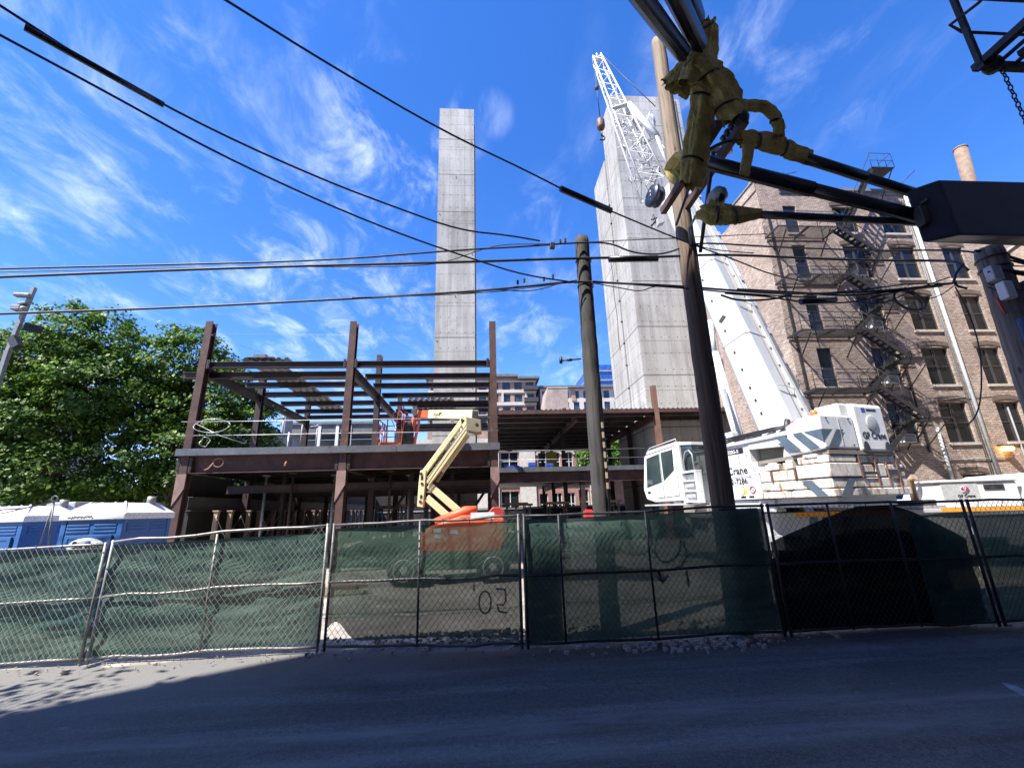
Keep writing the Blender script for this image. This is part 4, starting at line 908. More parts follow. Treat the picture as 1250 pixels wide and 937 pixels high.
pile('tarp_bundle', 'blue tarp covered stack on the left deck behind the cable rail', 'bundle', -6.75, 18.6, 4.22, [(0, 0, 0, 1.25, .6, .22), (.1, .05, .22, 1.0, .5, .1)], BLUEP)
pile('deck_bundle', 'grey stack of deck sheets on the left deck beside the blue tarp', 'bundle', -7.6, 20.2, 4.22, [(0, 0, 0, .7, 1.2, .3), (.05, 0, .3, .6, 1.1, .12)], GREYP)
pile('yellow_panel', 'yellow upright panel under the right wing roof', 'panel', 5.25, 36, 4.22, [(0, 0, 0, .9, .08, 2.2), (.1, -.03, 1.0, .7, .03, .06)], YELLOWP)
# ------------------------------------------------------------------ shoring under the deck
def frame_x(mb, a, b, z0, z1, r=.022):
    a, b = V(a), V(b); mb.tube([a + V((0, 0, z0)), b + V((0, 0, z1))], r, 5); mb.tube([a + V((0, 0, z1)), b + V((0, 0, z0))], r, 5)
rw = thing('retaining_wall', 'long dark timber retaining wall running back under the left of the frame', 'wall', (-10.6, 26, 0))
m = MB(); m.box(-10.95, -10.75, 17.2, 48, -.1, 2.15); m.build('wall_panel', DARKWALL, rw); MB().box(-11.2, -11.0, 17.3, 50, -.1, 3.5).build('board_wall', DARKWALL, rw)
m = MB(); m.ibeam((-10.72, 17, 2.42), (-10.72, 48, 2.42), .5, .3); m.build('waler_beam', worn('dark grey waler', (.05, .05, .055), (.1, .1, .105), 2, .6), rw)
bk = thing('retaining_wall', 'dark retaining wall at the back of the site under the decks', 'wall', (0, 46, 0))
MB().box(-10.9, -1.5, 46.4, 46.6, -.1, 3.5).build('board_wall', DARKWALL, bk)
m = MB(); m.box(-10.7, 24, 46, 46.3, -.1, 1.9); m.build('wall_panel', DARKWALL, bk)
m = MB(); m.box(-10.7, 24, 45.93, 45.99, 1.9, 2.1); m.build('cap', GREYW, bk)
posts = []
def shore(x, y, label, k, mat=TIMBER, h=2.15):
    m = MB(); m.box(x - .07, x + .07, y - .07, y + .07, -.05, h - .02); m.box(x - .11, x + .11, y - .1, y + .1, h - .02, h + .03)
    o = m.build('shoring_post', mat, None); tag(o, label, 'shoring post', 'timber shoring posts along the retaining wall'); return o
for i in range(21):
    shore(-10.2 + R_.uniform(-.1, .1), 17.7 + i * 1.25 + R_.uniform(-.2, .2), 'pale timber post in the receding row along the dark wall under the left deck', i)
for i in range(13):
    a, b = (-10.05, 17.7 + i * 1.75, 0), (-10.05, 17.7 + (i + 1) * 1.75, 0)
    m = MB(); frame_x(m, a, b, .2, 1.95, .015); o = m.build('cross_brace', GALV, None, False); tag(o, 'thin steel cross brace between the timber shoring posts of the left row', 'cross brace', 'cross braces of the shoring row')
def scaffold(x, y, label):
    t = thing('scaffold_tower', label, 'scaffold', (x, y, 0), 'scaffold shoring towers under the decks')
    for dx in (0, 1.2):
        for dy in (0, 1.2): MB().tube([(x + dx, y + dy, 0), (x + dx, y + dy, 2.15)], .045, 6).build('leg', GALV, t, False)
    for dy in (0, 1.2):
        for z in (.3, 1.2, 2.0): MB().tube([(x, y + dy, z), (x + 1.2, y + dy, z)], .025, 5).build('ledger', GALV, t, False)
    m = MB(); frame_x(m, (x, y, 0), (x + 1.2, y, 0), .3, 1.9, .02); m.build('cross_brace', GALV, t, False)
    m = MB(); frame_x(m, (x + 1.2, y, 0), (x + 1.2, y + 1.2, 0), .3, 1.9, .02); m.build('cross_brace', GALV, t, False)
    for yy in (y, y + 1.2): MB().box(x - .2, x + 1.4, yy - .08, yy + .08, 2.15, 2.32).build('head_beam', TIMBER, t)
for x, y, l in ((-4.3, 24, 'scaffold shoring tower left of the lift boom'), (-2.2, 28, 'scaffold tower under the deck just behind the lift boom'), (-6.2, 27, 'scaffold tower left of the central rust column, farther back'),
                (1.6, 30, 'scaffold tower under the right wing next to the rust column'), (4.6, 31, 'scaffold tower left of the short dark pole'), (8.0, 30, 'scaffold tower right of the short dark pole'), (2.8, 38, 'far scaffold tower under the middle of the right wing')): scaffold(x, y, l)
for k, (x, y) in enumerate(((-9.0, 19.0), (-7.6, 18.2), (-6.4, 19.5), (-3.8, 18.4), (-3.4, 20.6), (-2.4, 22.4), (-5.6, 22.5))):
    m = MB(); m.tube([(x, y, -.05), (x, y, 3.5)], .055, 8); m.box(x - .12, x + .12, y - .12, y + .12, 3.5, 3.55)
    o = m.build('steel_prop', RUST if k % 2 else GALV, None, False)
    tag(o, ('rusty' if k % 2 else 'grey') + ' steel prop standing under the left deck' + (', left of the middle column' if x < -5 else ', right of the middle column'), 'prop', 'steel props under the left deck')
# red fuel can and crate near the short pole
o = MB().box(3.2, 3.48, 14, 14.3, 1.55, 1.78).box(3.24, 3.44, 14.05, 14.25, 1.78, 1.82).build('fuel_can', REDP, None, bevel=.03); tag(o, 'red box standing on a pale crate left of the short pole', 'box')
m = MB(); m.box(2.7, 3.6, 13.9, 14.6, 1.3, 1.55); m.box(2.75, 3.55, 13.95, 14.55, -.05, 1.28); o = m.build('crate', PALEINK, None, bevel=.01); tag(o, 'pale crate under the red box left of the short pole', 'crate')

# ================================================================== BOOM LIFT
bl = thing('boom_lift', 'cream and orange articulated boom lift reaching its red basket onto the deck', 'boom lift', (-.9, 13.4, 0))
def wheel(parent, c, r, wd, ax=(0, 1, 0), rimm=RIM):
    c, ax = V(c), V(ax).normalized()
    tb = MB().lathe(c - ax * wd / 2, [(r * .62, 0), (r * .9, 0), (r, wd * .18), (r, wd * .82), (r * .9, wd), (r * .62, wd)], 28, ax).build('wheel', TYRE, parent, False)
    m = MB().lathe(c - ax * (wd / 2 + .012), [(r * .2, 0), (r * .3, .03), (r * .5, .05), (r * .6, 0), (r * .64, .01), (r * .64, wd + .012)], 24, ax)
    rb = MB(); rb.v, rb.f, rb.sm, rb.mi = m.v, m.f, m.sm, m.mi
    rb.build('rim', rimm, tb, False)
    hb = MB()
    for i in range(8):
        a = i * math.pi / 4; u = ax.cross(V((0, 0, 1))).normalized(); hb.tube([c - ax * (wd / 2 + .04) + u * r * .25 * math.cos(a) + V((0, 0, r * .25 * math.sin(a))), c - ax * (wd / 2 - .02) + u * r * .25 * math.cos(a) + V((0, 0, r * .25 * math.sin(a)))], .018, 6)
    hb.build('wheel_nut', DARKMET, tb, False)
for x in (-2.1, .25):
    for y in (12.55, 14.4): wheel(bl, (x, y, .43), .44, .34)
m = MB(); m.box(-2.2, .35, 12.85, 14.1, .35, .72); m.box(-2.25, -1.9, 12.72, 14.2, .38, .52); m.box(.05, .4, 12.72, 14.2, .38, .52); m.build('chassis', DARKMET, bl, bevel=.03)
m = MB(); m.prism([(-1.75, 12.5, .85), (.45, 12.5, .78), (.6, 12.5, 1.1), (.58, 12.5, 1.66), (.3, 12.5, 1.8), (-.6, 12.5, 1.78), (-1.5, 12.5, 1.5), (-1.78, 12.5, 1.15)], (0, 1.75, 0)); m.build('turret_hood', ORANGE, bl, bevel=.06)
m = MB(); m.tube([(-1.35, 12.75, 1.62), (-.5, 12.75, 1.88), (-.18, 12.75, 1.93)], [.1, .15, .1], 10); m.build('boom_rest', ORANGE, bl, False)
m = MB(); m.prism([(.1, 12.55, 1.8), (.58, 12.55, 1.68), (.6, 12.55, 1.86), (.46, 12.55, 1.97), (.26, 12.55, 1.97)], (0, .5, 0)); m.build('engine_cover', worn('dark red cover', (.3, .03, .03), (.4, .05, .04), 4, .4), bl, bevel=.03)
m = MB(); m.box(-.35, .3, 12.488, 12.498, 1.66, 1.84); m.build('maker_plate', PALEINK, bl)
m = MB()
for x, z in ((-1.35, 1.35), (-1.35, 1.2), (-.9, 1.3)): m.box(x, x + .2, 12.488, 12.498, z, z + .1)
m.build('warning_label', PALEINK, bl)
def Q(px, py, y): return at(px, py, y)
yb = 13.3
def pbar(name, a, b, wd, dep, mat, y0=yb, y1=None):
    p, q = Q(*a, y0), Q(*b, y1 or y0); return MB().bar(p, q, dep, wd, (0, -1, 0)) if False else MB().bar(p, q, dep, wd).build(name, mat, bl, bevel=.015)
pbar('lower_boom', (558, 640), (521, 607), .2, .2, CREAM); pbar('lower_boom', (572, 634), (524, 592), .2, .22, CREAM)
m = MB(); m.prism([Q(509, 618, 13.15), Q(516, 619, 13.15), Q(519, 590, 13.15), Q(520, 573, 13.15), Q(513, 574, 13.15), Q(511, 590, 13.15)], (0, .34, 0)); m.build('knuckle_upright', CREAM, bl, bevel=.01)
m = MB()
for px, py in ((514, 578), (515, 590), (513, 612)): c = Q(px, py, 13.13); m.tube([c, c + V((0, .05, 0))], .04, 10)
m.build('pivot_pin', DARKMET, bl)
pbar('upright_link', (518, 600), (532, 601), .05, .2, TAUPE); pbar('lift_cylinder', (527, 604), (529, 580), .09, .09, DARKMET)
pbar('upper_boom', (517, 578), (566, 512), .15, .2, CREAM); pbar('upper_boom', (522, 590), (571, 522), .2, .24, CREAM)
pbar('tilt_cylinder', (540, 576), (572, 532), .09, .1, CREAM); pbar('hose_carrier', (533, 588), (541, 576), .08, .1, TAUPE)
m = MB(); m.prism([Q(569, 508.5, 13.05), Q(587, 512, 13.05), Q(588, 527, 13.05), Q(583, 528, 13.05), Q(569, 525, 13.05)], (0, .45, 0)); m.build('boom_head', TAUPE, bl, bevel=.02)
c = Q(582, 518, 13.04); m = MB(); m.tube([c, c + V((0, .03, 0))], .05, 10); m.build('access_hole', DARKMET, bl)
m = MB(); m.prism([Q(562, 508, 13.2), Q(572, 508, 13.2), Q(569, 526, 13.2), Q(564, 520, 13.2)], (0, .3, 0)); m.build('head_link', CREAM, bl)
c = Q(580, 506.5, 13.35); m = MB(); m.box(c.x - .08, c.x + .1, 13.3, 13.6, c.z - .12, c.z + .1); m.build('end_cap', DARKMET, bl, bevel=.01)
m = MB(); m.bar(Q(580, 506, 13.4), Q(526, 505.5, 16.2), .24, .3); m.build('jib_boom', CREAM, bl, bevel=.015)
m = MB(); m.prism([Q(548, 510, 14.9), Q(555, 510, 14.6), Q(552, 517, 14.75)], (0, .12, 0)); m.build('cylinder_lug', CREAM, bl)
m = MB(); m.bar(Q(526, 505.5, 16.2), Q(512, 505, 16.9), .22, .28); m.bar(Q(548, 501, 15.2), Q(532, 501.5, 16.0), .12, .06); m.build('jib_nose', ORANGE, bl, bevel=.015)
p0 = Q(545, 507, 15.1)
tx = text('AG LIFT', 'lettering', .17, Q(529.5, 508.3, 15.75) + V((0, -.17, 0)), Q(560, 507.8, 14.5) - Q(529.5, 508.3, 15.75), (0, 0, 1), LETTER, bl)
pbar('jib_knuckle', (512, 502), (505, 506), .3, .3, DARKMET, 16.95, 17.0)
pbar('jib', (507, 507), (498, 545), .16, .18, worn('faded red paint', (.5, .1, .07), (.6, .15, .1), 3, .45), 17, 17.3); pbar('jib', (513, 507), (505, 545), .08, .1, MATS['faded red paint'], 17, 17.3)
pbar('jib_link', (510, 522), (503, 545), .06, .06, ORANGE, 17.1, 17.2)
for i, (a, b, c) in enumerate((((519, 588), (545, 551), (571, 516)), ((521, 592), (548, 553), (572, 520)))):
    MB().tube([Q(*a, 13.12), Q(*b, 13.1), Q(*c, 13.12)], .014, 5).build('hydraulic_hose', BLACK, bl, False)
for px, py in ((535, 560), (550, 540)): c = Q(px, py, 13.185); MB().bar(c, c + V((.11, 0, .14)), .06, .01, (0, -1, 0)).build('warning_label', DARKMET, bl)
for px, py in ((515, 583), (514, 606)): c = Q(px, py, 13.14); MB().box(c.x - .03, c.x + .03, 13.14, 13.148, c.z - .05, c.z + .05).build('warning_label', LETTER, bl)
# basket
bx0, bx1, by0, by1 = -4.05, -3.15, 16.9, 18.3
m = MB(); m.box(bx0, bx1, by0, by1, 4.32, 4.42); m.box(bx0, bx1, by0, by0 + .03, 4.42, 4.52); m.build('basket_floor', ORANGE, bl)
m = MB()
for z in (4.95, 5.42):
    m.tube([(bx0, by0, z), (bx1, by0, z), (bx1, by1, z), (bx0, by1, z), (bx0, by0, z)], .026, 6)
for x, y in ((bx0, by0), ((bx0 + bx1) / 2 - .1, by0), (bx1, by0), (bx0, by1), (bx1, by1), (bx0, 17.6)): m.tube([(x, y, 4.4), (x, y, 5.42)], .024, 6)
m.tube([(bx1, by0, 4.45), (bx1 + .1, by0, 5.5), (bx1 - .05, by0, 5.72), (bx1 - .35, by0, 5.68), (bx1 - .35, by0, 5.4)], .024, 6); m.tube([(bx1, by0, 4.5), (bx0 + .5, by0, 5.4)], .015, 5)
m.build('basket_rail', MATS['faded red paint'], bl, False)
m = MB(); m.box(bx1 - .02, bx1 + .42, 17.0, 17.3, 4.35, 5.35); m.box(bx1 + .02, bx1 + .36, 16.95, 17.0, 4.8, 5.3); m.build('control_box', DARKMET, bl, bevel=.02)
m = MB(); 
for i in range(5): m.tube([(bx1 + .15, 17.2, 5.6), (bx1 - .2 + i * .08, 17.3, 5.9 + .15 * math.sin(i)), (bx1 - .3 + .13 * i, 17.3, 5.2 + .3 * i % .5)], .018, 5)
m.build('hose', MATS['faded red paint'], bl, False)

# ================================================================== PORTABLE TOILETS
def toilet(x, y, rz, label, writing=True):
    t = thing('portable_toilet', label, 'portable toilet', (x, y, 0), 'blue portable toilets behind the fence')
    c_, s_ = math.cos(rz), math.sin(rz)
    def T(p): return V((x + p[0] * c_ - p[1] * s_, y + p[0] * s_ + p[1] * c_, p[2]))
    wd, dp = 1.12, 1.16
    m = MB(); m.box(0, wd, 0, dp, .12, 1.94)
    for zz in (1.84, 1.78, 1.72):
        m.box(.1, .52, -.015, 0, zz - .02, zz + .015); m.box(.6, 1.02, -.015, 0, zz - .02, zz + .015)
        m.box(wd, wd + .015, .1, .55, zz - .02, zz + .015); m.box(wd, wd + .015, .65, 1.06, zz - .02, zz + .015)
    for q in ((0, 0), (wd - .07, 0), (wd - .07, dp - .07), (0, dp - .07)): m.box(q[0] - .012, q[0] + .082, q[1] - .012, q[1] + .082, .1, 1.93)
    m.xform(T); m.build('cabin', POTTYB, t, bevel=.008)
    m = MB(); m.box(.13, wd - .13, -.03, -.002, .16, 1.66); m.box(.13, wd - .13, -.04, -.03, 1.6, 1.66); m.box(.13, .2, -.04, -.03, .2, 1.6); m.box(wd - .2, wd - .13, -.04, -.03, .2, 1.6); m.xform(T); m.build('door', POTTYB, t, bevel=.006)
    e = .05
    m = MB()
    lo = [(-e, -e, 1.93), (wd + e, -e, 1.93), (wd + e, dp + e, 1.93), (-e, dp + e, 1.93)]; md = [(a * 1, b, 2.04) for a, b, _ in lo]
    hi = [(.22, .22, 2.24), (wd - .22, .22, 2.24), (wd - .22, dp - .2, 2.24), (.22, dp - .2, 2.24)]
    vs = lo + md + hi
    m.add(vs, [(3, 2, 1, 0)] + [(i, (i + 1) % 4, 4 + (i + 1) % 4, 4 + i) for i in range(4)] + [(4 + i, 4 + (i + 1) % 4, 8 + (i + 1) % 4, 8 + i) for i in range(4)] + [(8, 9, 10, 11)])
    for a, b in (((.0, .0, 2.06), (.24, .24, 2.26)), ((wd, 0, 2.06), (wd - .24, .24, 2.26)), ((wd, dp, 2.06), (wd - .24, dp - .22, 2.26)), ((.4, -.03, 2.05), (.45, .24, 2.25)), ((.75, -.03, 2.05), (.7, .24, 2.25))): m.bar(a, b, .035, .03)
    m.xform(T); m.build('roof', POTTYW, t, bevel=.012)
    m = MB(); m.tube([T((.88, .86, 2.2)), T((.88, .86, 2.37))], .075, 12); m.build('vent_pipe', LAMPGREY, t, False)
    if writing:
        m = MB(); m.lathe((0, 0, 0), [(.3, 0), (.3, .004)], 28, (0, -1, 0)); m.xform(lambda p: T((.56 + p.x * 1.15, -.043 + p.y, 1.45 + p.z * .55))); m.build('sign_oval', PALEINK, t, False)
        text('Service', 'lettering', .17, T((.56, -.052, 1.44)), T((1, 0, 0)) - T((0, 0, 0)), (0, 0, 1), LETTER, t, 'CENTER')
        rr = random.Random(3); m = MB(); m.tube([T((.12 + .012 * i, -.052, 1.985 + .025 * rr.uniform(-1, 1))) for i in range(40)], .005, 4); m.build('graffiti', INK, t, False)
    return t
toilet(-7.85, 9.0, -.06, 'blue portable toilet with scribbled white roof, the nearer one with a round door sign')
toilet(-9.95, 9.45, -.12, 'blue portable toilet at the left edge, left of the one with the scribbled roof', False)
m = MB()
p0, p1 = at(66, 612, 8.6), at(48, 668, 8.6)
m.tube([p0, p1], .014, 6); m.tube([p0, at(58, 668, 8.6)], .014, 6); m.ring(p0 + V((0, 0, .05)), (0, 1, 0), .05, .013, 16, 6); m.tube([p0, at(30, 620, 8.6), at(0, 622, 8.6), at(-20, 630, 8.6)], .014, 6); m.tube([p0, at(40, 618, 8.6), at(-6, 628, 8.6)], .012, 6)
o = m.build('lifting_sling', LAMPGREY, None, False); tag(o, 'grey wire lifting sling with an eye, draped over the left toilet roof', 'sling')
c0 = at(50, 640, 12); m = MB(); m.box(c0.x, at(91, 620, 12).x, 12, 13.2, 0, at(60, 613, 12).z); o = m.build('site_cabinet', GREYP, None, bevel=.02); tag(o, 'plain grey cabinet showing its top behind the toilet roofs', 'cabinet')

# site clutter behind the fence and on the decks
def stack(label, x, y, z, L, n, rz, mat, w_=.12, h_=.09):
    t = thing('lumber_stack', label, 'stack', (x, y, z), 'stacks of material on the site'); c_, s_ = math.cos(rz), math.sin(rz)
    for i in range(n):
        row, k = divmod(i, 5); j = R_.uniform(-.12, .12)
        MB().bar((x - c_ * L / 2 + j - s_ * k * w_ * 1.08, y - s_ * L / 2 + c_ * k * w_ * 1.08, z + .06 + row * h_), (x + c_ * L / 2 + j - s_ * k * w_ * 1.08, y + s_ * L / 2 + c_ * k * w_ * 1.08, z + .06 + row * h_), w_, h_ * .94).build('board', mat, t)
stack('stack of pale timber boards lying behind the fence left of the orange lift', -4.6, 11.2, 0, 3.4, 15, .1, TIMBER)
stack('stack of rusty steel lengths on the ground right of the short pole', 3.2, 12.2, 0, 3.0, 10, -.15, RUST, .14, .12)
stack('stack of timber on the right deck under the roof', 4.2, 28.5, 4.22, 3.0, 15, .2, TIMBER)
stack('low timber stack on the left deck by the blue tarp', -8.6, 19.0, 4.22, 2.0, 10, .3, TIMBER)
# ================================================================== MOBILE CRANE
cr = thing('mobile_crane', 'white mobile crane with raised telescopic boom and lattice jib beside the brick building', 'crane', (9.5, 14.6, -.3))
C0, CU, CRt = V((8.97, 10.8, 0)), V((-.26, .9656, 0)), V((.9656, .26, 0))
def K(u, r, z): return C0 + CU * u + CRt * r + V((0, 0, z))
def kbox(mb, u0, u1, r0, r1, z0, z1): return mb.hexa([K(u0, r0, z0), K(u0, r1, z0), K(u1, r1, z0), K(u1, r0, z0), K(u0, r0, z1), K(u0, r1, z1), K(u1, r1, z1), K(u1, r0, z1)])
def kprism(mb, prof, r0, r1):   # profile in (u,z)
    return mb.prism([K(u, r0, z) for u, z in prof], CRt * (r1 - r0))
# carrier, lying across behind the fence
KD = V((.97, -.24, 0)); KN = V((-.24, -.97, 0)); KC = V((9.5, 14.6, 0))
def D(a, b, z): return KC + KD * a + KN * b + V((0, 0, z))     # along, towards the street, up
def dbox(mb, a0, a1, b0, b1, z0, z1): return mb.hexa([D(a0, b0, z0), D(a1, b0, z0), D(a1, b1, z0), D(a0, b1, z0), D(a0, b0, z1), D(a1, b0, z1), D(a1, b1, z1), D(a0, b1, z1)])
m = MB(); dbox(m, -2.2, 9.5, -1.2, 1.35, .75, 1.45); dbox(m, -2.4, 9.6, -1.3, 1.42, 1.45, 1.56); m.build('carrier_frame', GREYP, cr, bevel=.02)
m = MB(); dbox(m, .3, 2.9, 1.425, 1.44, 1.44, 1.56); dbox(m, 4.2, 6.3, 1.425, 1.44, 1.47, 1.57); dbox(m, 6.4, 7.3, 1.425, 1.44, 1.47, 1.57); m.build('reflective_strip', AMBER, cr)
m = MB(); dbox(m, 1.2, 4.4, .6, 1.35, 1.57, 1.66); dbox(m, 1.3, 4.6, -1.2, -1.15, 1.56, 2.35); m.build('deck_plate', CHECKER, cr)
m = MB()
for a in (.6, .95, 1.5): m.hexa([D(a, 1.36, .5), D(a + .22, 1.36, .5), D(a + .22, 1.38, .5), D(a, 1.38, .5), D(a + .12, 1.36, 1.4), D(a + .34, 1.36, 1.4), D(a + .34, 1.38, 1.4), D(a + .12, 1.38, 1.4)])
m.build('outrigger_stripe', STRIPE, cr)
for a in (.2, 2.2, 3.9, 7.4):
    for b in (1.15, -1.0):
        wheel(cr, D(a, b, .33), .64, .4, KN, RIM)
for a in (-.9, 5.7):
    m = MB(); dbox(m, a, a + .5, 1.2, 2.1, .55, .95); m.tube([D(a + .25, 2.0, 1.0), D(a + .25, 2.0, -.1)], .1, 12); m.tube([D(a + .25, 2.0, -.12), D(a + .25, 2.0, -.24)], .4, 16); m.build('outrigger', GREYP, cr, bevel=.01)
# engine hood and driving cab of the carrier
m = MB(); dbox(m, 4.25, 6.35, -.9, 1.32, 1.57, 2.28); dbox(m, 4.2, 6.4, -.95, 1.37, 2.28, 2.36); m.build('engine_hood', WHITE, cr, bevel=.03)
m = MB(); dbox(m, 4.42, 5.35, 1.325, 1.335, 1.78, 2.24); m.build('hood_door', GREYP, cr, bevel=.004)
m = MB(); dbox(m, 5.5, 6.0, 1.325, 1.345, 2.06, 2.2); m.build('air_intake', DARKMET, cr)
ang = math.atan2(KD.y, KD.x)
lo = D(5.0, 1.34, 2.07); m = MB(); m.lathe((0, 0, 0), [(.11, 0), (.11, .006)], 24, (0, -1, 0)); m.xform(lambda p: lo + KD * p.x - KN * p.y * 1 + V((0, 0, p.z))); m.build('round_emblem', PALEINK, cr, False)
m = MB(); m.prism([lo + KN * .012 + KD * .105 * math.cos(a) + V((0, 0, .105 * math.sin(a))) for a in [i * math.pi / 10 for i in range(11)]], KN * .004); m.build('emblem_half', worn('crimson emblem', (.45, .02, .07), (.52, .03, .09), 4, .5), cr)
m = MB(); m.ring(lo + KN * .018 + V((0, 0, .055)), KN, .03, .009, 16, 5); m.tube([lo + KN * .018 + V((0, 0, .03)), lo + KN * .018 + V((0, 0, -.05))], .008, 5); m.build('emblem_mark', PALEINK, cr, False)
text('GF Crane', 'lettering', .11, D(5.0, 1.342, 1.86), KD, (0, 0, 1), LETTER, cr, 'CENTER')
m = MB(); m.prism([D(6.5, -1.2, 1.3), D(8.9, -1.2, 1.3), D(8.9, -1.2, 1.9), D(8.3, -1.2, 2.55), D(6.9, -1.2, 2.5), D(6.5, -1.2, 2.28)], KN * 2.55); m.build('driving_cab', WHITE, cr, bevel=.04)
m = MB(); m.prism([D(7.05, 1.352, 1.75), D(8.6, 1.352, 1.75), D(8.25, 1.352, 2.4), D(7.05, 1.352, 2.35)], KN * .008); m.build('cab_window', GLASSC, cr)
m = MB(); m.tube([D(4.0, .8, 1.6), D(4.0, .8, 2.4), D(4.05, .95, 2.5)], .1, 12); m.build('exhaust', worn('rusty exhaust', (.25, .16, .1), (.35, .26, .18), 5, .6), cr, False)
m = MB(); dbox(m, 2.2, 4.6, .9, 1.25, 1.66, 1.82); dbox(m, 2.6, 3.2, .95, 1.3, 1.82, 1.98); m.build('cable_tray', DARKMET, cr, bevel=.02)
m = MB(); m.prism([D(3.0, 1.3, 1.85), D(3.35, 1.3, 1.85), D(3.45, 1.3, 2.05), D(3.05, 1.3, 2.05)], KN * .02); m.build('blue_label', BLUEP, cr)
# turntable
m = MB(); m.lathe((9.5, 14.6, 1.55), [(1.1, 0), (1.1, .3), (.95, .32), (.95, .4)], 32); m.build('turntable', DARKMET, cr, False)
# upper structure floor and side housing (the lettered panel)
m = MB(); kbox(m, 0.1, 6.4, .45, 2.5, 1.95, 2.15); m.build('upper_frame', GREYP, cr, bevel=.01)
m = MB(); kprism(m, [(2.5, 1.98), (4.75, 1.98), (4.75, 3.62), (2.5, 3.72)], .12, .9); m.build('side_housing', WHITE, cr, bevel=.02)
m = MB(); kprism(m, [(2.25, 1.98), (2.47, 1.98), (2.47, 3.1), (2.25, 3.1)], .1, .9); m.build('side_post', GREYP, cr, bevel=.01)
side_x, up = -CU, V((0, 0, 1))
sp = lambda u, z: K(u, .112, z)
text('GF Crane', 'lettering', .33, sp(3.98, 2.78), side_x, up, LETTER, cr, 'LEFT', .98)
text('2-7286', 'lettering', .24, sp(3.42, 2.47), side_x, up, LETTER, cr, 'LEFT', .98)
m = MB(); m.add([sp(3.72, 3.42), sp(2.72, 3.42), sp(2.72, 3.6), sp(3.72, 3.6)], [(0, 1, 2, 3)]); m.build('type_plate', LETTER, cr)
text('ATF 220G-5', 'lettering', .16, K(3.68, .104, 3.45), side_x, up, PALEINK, cr, 'LEFT', .95)
m = MB(); m.ring(K(3.75, .105, 3.12), CRt, .22, .025, 24, 6); m.build('round_badge', GREYP, cr, False)
m = MB(); m.add([sp(3.02, 2.15), sp(2.78, 2.15), sp(2.9, 2.38)], [(0, 1, 2)]); m.build('warning_sign', YELLOWP, cr)
m = MB(); m.ring(K(2.62, .105, 2.27), CRt, .1, .014, 20, 5); m.tube([K(2.69, .105, 2.34), K(2.55, .105, 2.2)], .012, 5); m.build('prohibition_sign', MATS['crimson emblem'], cr, False)
# side deck with its underside, blue cap cylinder, machinery on top
m = MB(); kprism(m, [(.9, 3.72), (4.8, 3.66), (4.8, 3.74), (.9, 3.86)], .05, 1.0); m.build('walkway', GREYP, cr, bevel=.01)
m = MB(); kprism(m, [(.95, 3.42), (2.5, 3.5), (2.5, 3.7), (.95, 3.72)], .1, .35); kprism(m, [(.95, 3.1), (1.35, 3.1), (1.2, 3.6), (.95, 3.6)], .1, .8); m.build('walkway_bracket', WHITE, cr, bevel=.01)
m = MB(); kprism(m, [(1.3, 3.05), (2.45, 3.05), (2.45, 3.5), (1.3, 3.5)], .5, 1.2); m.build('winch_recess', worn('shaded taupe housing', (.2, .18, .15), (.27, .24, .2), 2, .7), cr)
m = MB()
for u, r, h in ((4.0, .3, .32), (3.1, .45, .28), (2.75, .5, .2), (2.4, .4, .3), (1.9, .4, .25), (1.3, .3, .45)):
    MB().tube([K(u, r, 3.78), K(u - .1, r + .1, 3.78 + h)], .08, 8).tube([K(u + .2, r, 3.85), K(u - .15, r + .05, 3.85 + h * .5)], .035, 6).build('hydraulic_valve', DARKMET, cr, False)
m = MB()
for u, r, h, a in ((3.5, .5, .45, .16), (2.15, .6, .35, .2)): kbox(MB(), u - a, u + a, r - .1, r + .2, 3.78, 3.78 + h).build('valve_housing', WHITE, cr, bevel=.03)
# luffing cylinder
m = MB(); c = K(3.75, .55, 4.0); m.lathe(c, [(.2, 0), (.22, .05), (.22, .16), (.12, .2)], 14); m.build('blue_cap', BLUEP, cr, False)
tp = at(872, 432, 17.2); m = MB(); m.tube([K(3.9, 1.4, 3.3), tp], .19, 14); m.tube([tp, at(866, 392, 17.4)], .13, 12); m.build('luffing_cylinder', WHITE, cr, False)
m = MB(); m.tube([K(3.5, .8, 3.9), at(884, 475, 16)], .06, 8); m.build('hose_pipe', GALV, cr, False)
# panel seams, hinges, grab handles and small decals
for u in (2.95, 3.9): MB().bar(K(u, .11, 2.02), K(u, .11, 3.6), .012, .012, CRt).build('panel_seam', DARKMET, cr)
MB().bar(K(2.52, .11, 2.68), K(4.7, .11, 2.68), .01, .01).build('panel_seam', GREYP, cr)
for u, z in ((2.6, 2.6), (2.6, 3.3), (3.0, 2.1)): MB().tube([K(u, .1, z), K(u, .06, z + .01), K(u, .06, z + .13), K(u, .1, z + .14)], .01, 5).build('grab_handle', DARKMET, cr, False)
MB().bar(K(-.012, .7, 3.3), K(-.012, .7, 4.05), .012, .012, CRt).build('panel_seam', GREYP, cr)
for r, z in ((.25, 4.02), (1.1, 4.02), (1.1, 3.3)): MB().tube([K(-.01, r, z), K(-.03, r, z)], .025, 8).build('cover_bolt', DARKMET, cr)
for u, z in ((2.7, 2.03), (3.02, 2.03)): MB().add([K(u + .1, .108, z), K(u - .1, .108, z), K(u - .1, .108, z + .06), K(u + .1, .108, z + .06)], [(0, 1, 2, 3)]).build('small_decal', LETTER, cr)
for dz in (0, .1, .2): MB().tube([K(4.6, .2, 3.7 + dz), K(3.2, .15, 3.86 + dz * .6), K(1.6, .2, 3.95 + dz * .4), K(1.0, .5, 4.05)], .03, 6).build('hydraulic_hose', BLACK, cr, False)
